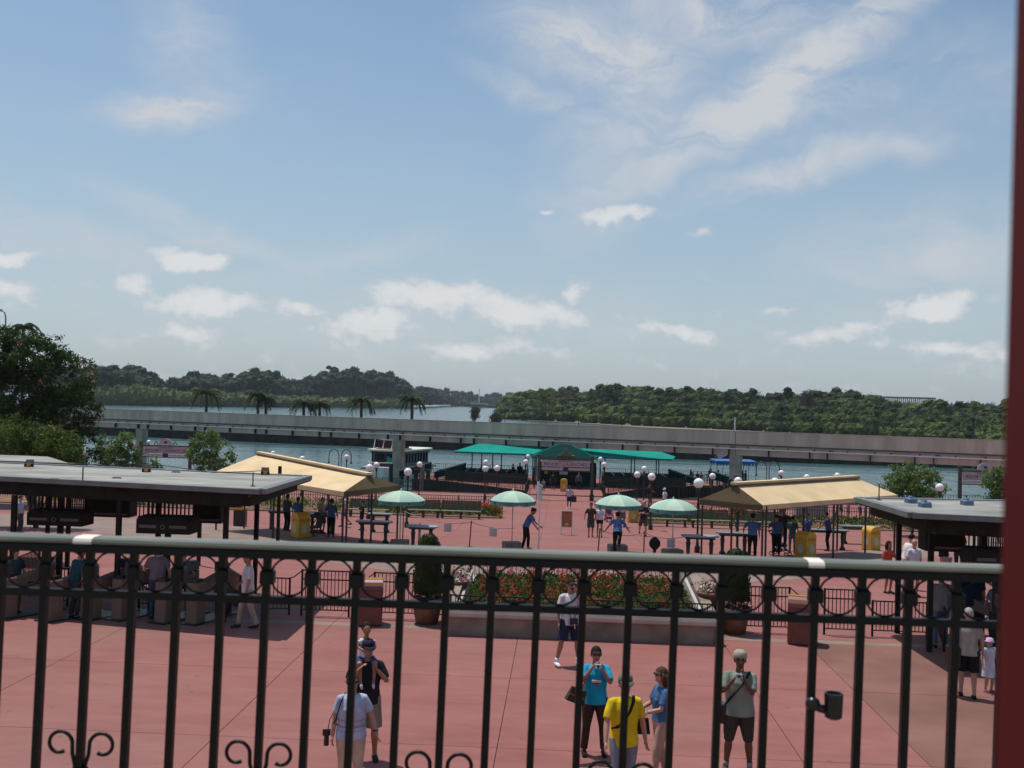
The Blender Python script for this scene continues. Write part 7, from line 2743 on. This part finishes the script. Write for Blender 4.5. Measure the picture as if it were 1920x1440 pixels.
MB().rbox(-.055, .055, -.105, .105, -.1, .01, .02).build('flap', M_BLACK, o)
for s in (-1, 1):
    MB().rbox(s * .19 - .025, s * .19 + .025, -.07, .08, .56, .72, .01).build('cargo_pocket', cloth((.040, .038, .028)), s5['o'])

s6 = person('man in black t-shirt and dark cap carrying a child on his shoulders', 684, 1424, 1.80, 18, (.014, .013, .018), (.24, .20, .15), M_SKIN2, 'short', M_HAIRB, leg=.50, armL=(.13, -.20, 1.36), armR=(-.15, -.2, 1.38),
            footL=(.03, 0, 0), footR=(-.03, 0, 0), fine=True, hat='cap', hatc=(.02, .02, .04), girth=1.22, untuck=True, shoe=(.03, .03, .03), head_turn=8)
# child sitting on the shoulders
c0 = s6['M'] @ Vector((-.02, .06, 1.44))
ch = thing('person', 'small child in a white top riding on the shoulders of the man in black', 'child', c0, radians(18))
B = MB()
B.tube([(0, 0, .02), (0, 0, .12), (0, 0, .28), (0, 0, .36)], [(.09, .075), (.10, .08), (.10, .07), (.045, .04)], 14, flat=(0, 1, 0))
B.tube([(0, 0, .34), (0, -.01, .42)], [.038, .036], 10)
B.ball((0, -.015, .49), .068, .08, .088, 14, 10)
B.ball((0, -.03, .45), .05, .058, .055, 12, 8)
B.tube([(0, -.09, .49), (0, -.105, .47), (0, -.09, .465)], [.008, .012, .008], 6)
for s in (-1, 1):
    B.tube([(s * .09, 0, .33), (s * .13, -.05, .22), (s * .06, -.13, .20)], [.036, .028, .020], 10)
    B.tube([(s * .06, -.13, .20), (s * .05, -.17, .20)], [(.02, .012), (.018, .010)], 8)
    B.tube([(s * .07, 0, .04), (s * .12, -.17, .0), (s * .10, -.20, -.24)], [.062, .048, .030], 10)
    B.tube([(s * .10, -.20, -.24), (s * .09, -.26, -.29)], [(.03, .026), (.026, .018)], 8)
remesh(B, .013, M_SKIN2, 'body', ch)
C = MB()
C.tube([(0, 0, .06), (0, 0, .14), (0, 0, .28), (0, 0, .35)], [(.115, .095), (.115, .093), (.115, .085), (.05, .05)], 14, flat=(0, 1, 0))
for s in (-1, 1):
    C.tube([(s * .06, 0, .32), (s * .115, -.02, .28)], [.045, .045], 10)
remesh(C, .015, cloth((.72, .72, .76)), 'shirt', ch)
C = MB()
C.tube([(0, 0, -.03), (0, 0, .08)], [(.10, .09), (.105, .09)], 12, flat=(0, 1, 0))
for s in (-1, 1):
    C.tube([(s * .07, 0, .03), (s * .12, -.15, .0)], [.075, .062], 10)
remesh(C, .015, cloth((.04, .07, .20)), 'shorts', ch)
MB().ball((0, .01, .515), .080, .088, .085, 14, 9).build('hair', M_HAIRB, ch, True)
for s in (-1, 1):
    MB().tube([(s * .09, -.25, -.30), (s * .09, -.33, -.32)], [(.032, .024), (.026, .018)], 8).build('shoe', cloth((.6, .6, .62)), ch, True)

s7 = person('woman in pale blue striped t-shirt and cream trousers, nearest person at left', 655, 1492, 1.68, 14, (.42, .45, .58), (.56, .40, .29), M_SKIN, 'tied', M_HAIR, leg=.80, armL=(.36, -.06, .90), armR=(-.27, -.04, .84),
            footL=(.0, -.12, 0), footR=(.0, .14, 0), fine=True, glasses=True, female=True, girth=1.30, untuck=True, head_turn=10, shoe=(.4, .3, .25), sleeve=.4)
strap('thin dark camera strap over the shoulder of the woman in pale blue', s7, [(-.10, .02, 1.475), (-.15, -.09, 1.40), (-.19, -.11, 1.28), (-.22, -.09, 1.15), (-.26, -.02, 1.02)], .008)
strap('back half of the camera strap of the woman in pale blue', s7, [(-.10, .02, 1.475), (-.20, .06, 1.3), (-.31, .0, 1.10), (-.33, -.02, .98)], .006)
o = camera_obj('black camera with long lens hanging at the side of the woman in pale blue', s7['M'] @ Vector((-.35, -.02, .93)), .2, (.012, .012, .014), .11, .085, .032)
MB().lathe([(.032, 0), (.035, -.09), (.037, -.14), (.030, -.15)], 14, (0, 0, -.03)).build('long_lens', M_BLACK, o, True)
s7s = MB().ring((0, 0, 0), .034, .011, 'z', 14, 6).build('wrist_watch', M_NAVY, loc=s7['wl'].lerp(s7['el'], .15))
tag(s7s, 'dark wrist watch on the left arm of the woman in pale blue', 'watch')
for z_, cc in ((1.12, (.40, .30, .42)), (1.03, (.24, .30, .46)), (.965, (.42, .32, .42))):
    C = MB()
    q = 1.0
    C.tube([(0, 0, z_ - .012), (0, 0, z_ + .012)], [(.150 * 1.30 + .017, .115 * 1.30 + .017)] * 2, 24, flat=(0, 1, 0))
    # thin printed band
    C.build('shirt_stripe', cloth(cc), s7['o'], True)

# ---------- left canopy
person('man in white shirt and cream trousers walking left past the turnstiles', 463, 1178, 1.76, -62, (.60, .56, .55), (.42, .30, .23), M_SKIN2, 'short', M_HAIRB, armL=(.25, -.10, .88), armR=(-.22, -.16, 1.0), footL=(0, .20, 0), footR=(0, -.18, 0), fine=True, shoe=(.03, .02, .02), girth=1.05, untuck=True)
person('person in dark teal shirt and white cap leaning at the left turnstiles', 138, 1160, 1.70, 150, (.015, .055, .075), (.03, .03, .035), M_SKIN2, 'short', M_HAIRB, armL=(.2, -.35, 1.05), hat='cap_back', hatc=(.6, .6, .66), girth=1.15, lean=12)
person('person in dim purple shirt behind the canopy post', 238, 1158, 1.72, 120, (.085, .055, .065), (.02, .02, .03), M_SKIN2, 'short', M_HAIRB, girth=1.2, lean=8)
person('man in grey shirt and blue jeans standing at a turnstile under the left canopy', 293, 1160, 1.82, -150, (.17, .13, .15), (.045, .055, .10), M_SKIN, 'short', M_HAIR, girth=1.15, armL=(.2, -.28, 1.05))
person('person in grey behind the turnstile left of the walking man', 342, 1155, 1.62, -150, (.12, .10, .12), (.06, .06, .06), M_SKIN, 'short', M_HAIR, girth=1.0)
person('seated looking dark figure at the far left turnstile', 25, 1150, 1.60, 60, (.03, .05, .06), (.25, .12, .10), M_SKIN, 'short', M_HAIRB, girth=1.1)
o = G(38, 988)
person('distant person in pale blue shirt under the far left canopy', 36, 1000, 1.60, 90, (.30, .40, .52), (.05, .05, .06), M_SKIN, 'short', M_HAIRB)
# ---------- right canopy
person('man in grey shirt and faded blue jeans seen from behind under the right canopy', 1763, 1215, 1.80, 175, (.22, .19, .20), (.105, .13, .20), M_SKIN, 'short', M_HAIR, girth=1.15, untuck=True, armL=(.16, -.2, 1.1), armR=(-.16, -.2, 1.1))
person('heavy man in dark navy shirt under the right canopy', 1822, 1200, 1.80, 170, (.012, .022, .050), (.03, .03, .04), M_SKIN2, 'short', M_HAIRB, girth=1.35, armL=(.3, -.2, 1.0), untuck=True)
person('woman in grey shirt with brown hair next to the red post', 1868, 1218, 1.68, -60, (.15, .16, .19), (.03, .03, .04), M_SKIN, 'bob', M_HAIR, girth=1.05, female=True, armR=(-.1, -.3, 1.1))
s8 = person('woman in pale top and black knee shorts walking away at right', 1814, 1308, 1.72, 165, (.33, .30, .25), (.010, .010, .012), M_SKIN, 'short', M_HAIRG, leg=.46, fine=True, girth=1.10, untuck=True, shoe=(.02, .025, .02), footL=(0, -.1, 0), footR=(0, .08, 0), armL=(.25, -.1, 1.0), female=False)
o = thing('handbag', 'large black bag hanging on the side of the woman in black shorts', 'handbag', s8['M'] @ Vector((.27, -.02, .98)), .2)
MB().rbox(-.09, .09, -.17, .17, -.38, .02, .04).build('bag_body', M_BLACK, o)
MB().tube([(0, -.1, 0), (-.02, -.02, .42), (0, .1, 0)], .012, 6).build('handle', M_BLACK, o)
s9 = person('toddler in flowered white dress and pink sun hat beside the red post', 1853, 1297, 1.02, 20, (.58, .56, .66), None, M_SKIN, 'short', M_HAIR, dress=True, fine=True, hat='bucket', hatc=(.62, .36, .55), armL=(.26, -.05, .95), armR=(-.30, -.10, .90), shoe=(.5, .12, .18), girth=1.1, sleeve=.2, cat='child')
s9['o'].scale = (.66, .66, .60)
# ---------- middle ground right
person('slim woman in red top with long dark hair behind the railing at right', 1664, 1112, 1.62, 30, (.50, .07, .03), (.45, .10, .05), M_SKIN2, 'long', M_HAIRB, leg=.3, female=True, girth=.85, armL=(.22, -.30, 1.15))
person('man in white shirt leaning forward behind the railing at right', 1697, 1105, 1.80, 100, (.70, .64, .60), (.45, .42, .40), M_SKIN, 'short', M_HAIRB, lean=14, girth=1.1)
person('bald older man in white t-shirt with grey sleeves behind the railing at right', 1712, 1118, 1.75, 20, (.62, .62, .68), (.25, .25, .28), M_SKIN, 'bald', M_HAIRG, girth=1.12, leg=.45)
person('person in black shorts standing in front of the right canopy shadow', 1768, 1072, 1.74, 10, (.03, .03, .035), (.01, .01, .012), M_SKIN, 'short', M_HAIRB, leg=.4)
person('person in dark clothes next to the blue bucket at right', 1797, 1078, 1.74, 140, (.02, .025, .05), (.015, .018, .035), M_SKIN, 'short', M_HAIRB)
p = G(1776, 1062)
o = thing('blue_bucket', 'grey blue bucket on the ground in front of the right canopy', 'bucket', p)
MB().lathe([(.14, 0), (.19, .36), (.20, .38)], 14).build('bucket_body', MM('grey_blue_plastic', (.16, .21, .27), .5), o, True)
MB().ring((0, 0, .38), .195, .012, 'z', 18, 5).build('rim', MM('grey_blue_plastic', (.16, .21, .27), .5), o)

# ---------- guards (blue shirts, black trousers)
GB, GP = (.075, .165, .36), (.010, .010, .014)
person('guard in light blue shirt and black cap bending right beside the white pole', 985, 1030, 1.78, 78, GB, GP, M_SKIN2, 'short', M_HAIRB, hat='peaked', hatc=(.02, .02, .025), lean=24, armL=(.22, -.52, .98), armR=(-.15, -.50, .92), footL=(0, -.08, 0), footR=(0, .10, 0), fine=True, girth=1.05)
person('guard in blue shirt seen from behind with arms spread at the chain', 1157, 1040, 1.72, 178, GB, GP, M_SKIN2, 'short', M_HAIRB, hat='peaked', hatc=(.02, .02, .025), lean=20, armL=(.52, -.35, .92), armR=(-.50, -.35, .92), footL=(0, .05, 0), footR=(.03, -.25, .30), fine=True, girth=1.12)
person('guard in blue shirt and cap standing at the left post of the right awning', 1410, 1047, 1.80, 165, GB, GP, M_SKIN2, 'short', M_HAIRB, hat='peaked', hatc=(.02, .02, .025), girth=1.15, armL=(.36, -.15, 1.0), fine=True)
person('guard in blue shirt bending over a table behind the stroller', 1455, 1043, 1.74, 170, (.05, .10, .20), GP, M_SKIN2, 'short', M_HAIRB, girth=1.15, lean=10, armL=(.3, -.4, 1.1))
person('woman in teal shirt and grey trousers in the shade of the right awning', 1485, 1038, 1.62, 165, (.035, .11, .11), (.14, .14, .17), M_SKIN2, 'short', M_HAIRB, girth=1.0, armL=(.1, -.3, 1.1))
person('tall dark figure bending behind the guards under the right awning', 1466, 1032, 1.95, 10, (.015, .015, .02), GP, M_SKIN3, 'short', M_HAIRB, girth=1.1, lean=10, armL=(.5, -.3, 1.05))
person('guard in blue behind the bright yellow bin', 1512, 1034, 1.74, -60, (.05, .11, .24), GP, M_SKIN2, 'short', M_HAIRB, girth=1.05)
person('guard in dark blue leaning on the table under the right awning', 1553, 1033, 1.78, -110, (.05, .09, .20), GP, M_SKIN2, 'short', M_HAIRB, girth=1.1, armR=(-.1, -.45, .95), armL=(.1, -.45, .95), lean=8)
person('guard in blue shirt with his back turned beside the pink shirted visitor', 620, 1008, 1.74, -170, (.055, .10, .22), GP, M_SKIN3, 'short', M_HAIRB, girth=1.12, armL=(.2, -.35, 1.1))
person('visitor in pink top with dark straps under the left awning', 603, 1000, 1.70, 60, (.30, .18, .19), (.05, .06, .10), M_SKIN2, 'short', M_HAIRB, leg=.5, armL=(.15, -.3, 1.1))
person('guard in dark grey shirt at the left end of the left awning', 537, 995, 1.76, 150, (.05, .06, .08), GP, M_SKIN3, 'short', M_HAIRB, girth=1.1, armR=(-.1, -.3, 1.1))
person('guard in blue shirt behind the yellow bin at the left awning', 557, 1000, 1.70, 175, (.05, .13, .30), GP, M_SKIN3, 'short', M_HAIRB, girth=1.1)
person('visitor in white top and blue shorts striding behind the left awning posts', 645, 988, 1.78, -70, (.55, .55, .66), (.06, .13, .22), M_SKIN, 'short', M_HAIR, leg=.4, footL=(0, .35, .12), footR=(0, -.12, 0), armR=(-.2, -.25, 1.15))
person('child in black top eating at the right end of the left awning', 678, 994, 1.50, -60, (.015, .012, .016), (.02, .02, .03), M_SKIN2, 'short', M_HAIRB, leg=.3, armR=(-.1, -.35, 1.2), armL=(.1, -.35, 1.2))
# ---------- visitors on the plaza
person('young man in olive t-shirt, left one of the walking couple', 1107, 1007, 1.74, 6, (.055, .048, .035), (.045, .07, .085), M_SKIN2, 'short', M_HAIRB, leg=.5, footL=(0, .16, 0), footR=(0, -.14, 0), armR=(-.34, -.1, .92), fine=False)
person('woman in white top and navy shorts walking beside the man in olive', 1124, 1007, 1.66, -4, (.62, .60, .72), (.02, .02, .06), M_SKIN2, 'tied', M_HAIRB, leg=.22, female=True, footL=(0, -.12, 0), footR=(0, .12, 0), armL=(.33, -.1, .92), girth=.95)
person('man in pale yellow shirt behind the bending guard', 1166, 988, 1.74, 8, (.55, .47, .28), (.16, .15, .12), M_SKIN2, 'short', M_HAIRB, girth=1.1, leg=.5, armR=(-.34, -.1, .92), untuck=True)
person('man in dark maroon top and brown cargo shorts walking with arms folded', 1206, 1005, 1.82, -8, (.035, .018, .03), (.10, .070, .045), M_SKIN, 'short', M_HAIRG, leg=.48, girth=1.12, footL=(.02, -.10, 0), footR=(-.10, .30, .10), armL=(.02, -.25, 1.15), armR=(-.02, -.25, 1.20), untuck=True)
w = person('person in white top carrying a dark bag on the walkway below the gate sign', 1067, 954, 1.70, 4, (.46, .42, .50), (.03, .035, .10), M_SKIN3, 'short', M_HAIRB, leg=.42, armL=(.28, 0, .9), socks=(.7, .7, .7), shoe=(.7, .7, .7))
o = thing('duffel_bag', 'dark duffel bag carried by the walker below the gate sign', 'bag', w['M'] @ Vector((.33, .0, .95)), .1)
MB().rbox(-.14, .20, -.12, .12, -.42, .0, .05).build('bag_body', M_BLACK, o)
MB().tube([(-.1, 0, 0), (-.05, 0, .3), (-.12, 0, .5)], .014, 6).build('strap', M_BLACK, o)
person('man in black top pointing left behind the right umbrellas', 1216, 950, 1.78, 70, (.012, .012, .02), (.09, .05, .04), M_SKIN2, 'short', M_HAIRB, leg=.4, armR=(-.2, -.50, 1.15))
person('person in white shirt and white cap behind the rightmost umbrella', 1246, 958, 1.66, -60, (.60, .62, .72), (.05, .05, .1), M_SKIN, 'short', M_HAIRB, hat='cap', hatc=(.7, .7, .7))


# ---------- far people on the docks
def far_person(label, px, py, h, D, shirt, pants, hat=None, skin=M_SKIN2, face=0, zb=DZ + .05, **kw):
    b = AY(px, py, D)
    b.z = zb
    return person(label, 0, 0, h, face, shirt, pants, skin, 'short', M_HAIRB, base=b, hat='cap_back' if hat else None, hatc=hat, **kw)


far_person('dark silhouette with raised hand under the left wing of the green pavilion', 962, 865, 1.70, 103, (.012, .012, .016), (.01, .01, .014), skin=M_SKIN3, face=60, armR=(-.2, -.4, 1.3))
far_person('tall dark silhouette standing under the left wing of the green pavilion', 975, 865, 1.86, 102, (.012, .012, .02), (.01, .01, .014), skin=M_SKIN3, face=180, girth=1.15)
far_person('dark silhouette left of the gate sign post', 1001, 868, 1.72, 98, (.02, .02, .025), (.01, .01, .014), skin=M_SKIN3, face=100)
far_person('person with reddish hair and black clothes under the gate sign', 1037, 900, 1.72, 92, (.035, .015, .015), (.02, .02, .02), face=180, leg=.5)
far_person('small person in grey top just left of the figures under the gate sign', 1019, 905, 1.15, 91, (.28, .26, .34), (.10, .07, .15), face=0)
far_person('person in dark shirt in front of the dark green booth panel', 1085, 898, 1.72, 93, (.10, .11, .16), (.02, .02, .03), face=0)
far_person('rower like visitor in white hat and blue top on the right dock', 1297, 885, 1.72, 104, (.05, .06, .16), (.35, .33, .35), (.62, .62, .62), face=-60, lean=10)
far_person('person with pinkish shirt sitting low on the right dock', 1315, 890, 1.40, 103.5, (.20, .12, .12), (.05, .05, .06), face=0)
far_person('dark haired person next to the pinkish one on the right dock', 1308, 890, 1.40, 104.5, (.03, .03, .04), (.02, .02, .03), face=0)
far_person('broad person in white shirt on the right dock left of the blue canopy', 1333, 888, 1.75, 104, (.60, .60, .68), (.02, .02, .05), face=180, girth=1.25)
far_person('person in red shirt boarding the blue canopy boat', 1347, 890, 1.70, 103, (.24, .03, .04), (.10, .09, .12), face=180, girth=1.1)
far_person('group member in black sitting under the blue canopy, left one', 1392, 885, 1.6, 104, (.012, .012, .02), (.01, .01, .02), skin=M_SKIN3, face=90, zb=WZ + 1.2)
far_person('group member in black sitting under the blue canopy, right one', 1398, 885, 1.6, 104.6, (.012, .012, .02), (.01, .01, .02), skin=M_SKIN3, face=60, zb=WZ + 1.2)
for px, D, lab, c1_, c2_ in ((1497, 74, 'stroller in the crowd behind the right awning posts', 0, 0),):
    pass
for px, py, D, h, sh_, pa, lab in ((1590, 945, 72, 1.70, (.35, .28, .40), (.4, .2, .12), 'visitor in mauve top and orange trousers on the promenade behind the right awning'), (1612, 945, 73, 1.66, (.45, .46, .50), (.1, .12, .2), 'visitor in pale top on the promenade right of the mauve one'),
                                   (1636, 950, 71, 1.78, (.06, .08, .14), (.03, .035, .06), 'striding visitor in dark blue on the promenade at right'), (1577, 945, 74, 1.55, (.10, .05, .08), (.05, .04, .06), 'small visitor in dark clothes on the promenade behind the right awning')):
    far_person(lab, px, py, h, D, sh_, pa, zb=gz(D), face=90, armL=(.3, -.2, 1.0), leg=.5)
c = AY(1520, 950, 72)
o = thing('parked_stroller_cover', 'grey covered cart with white top on the promenade behind the right awning', 'cart', (c.x, 72, gz(72)))
MB().rbox(-1.1, 1.1, -.5, .5, .15, 1.25, .1).build('cover', M_GREYWALL, o)
MB().rbox(-.9, 1.0, -.45, .45, 1.25, 1.40, .05).build('top', M_WHITE, o)
for x in (-.8, .8):
    for y in (-.45, .45):
        MB().ring((x, y, .15), .12, .03, 'y', 12, 5).build('wheel', M_BLACK, o)

# ================================================================ HAZE
o = MB().box(-5200, 5200, -110, 9200, -8, 40).build('haze', MM('haze_tmp', (1, 1, 1)))
m = bpy.data.materials.new('haze_air')
m.use_nodes = True
t = m.node_tree
t.nodes.clear()
out = nd(t, 'ShaderNodeOutputMaterial')
pv = nd(t, 'ShaderNodeVolumePrincipled')
pv.inputs['Color'].default_value = (.82, .90, 1.0, 1)
pv.inputs['Density'].default_value = 0.00009
pv.inputs['Anisotropy'].default_value = 0.0
t.links.new(pv.outputs[0], out.inputs['Volume'])
o.data.materials.clear()
o.data.materials.append(m)
tag(o, kind='stuff')
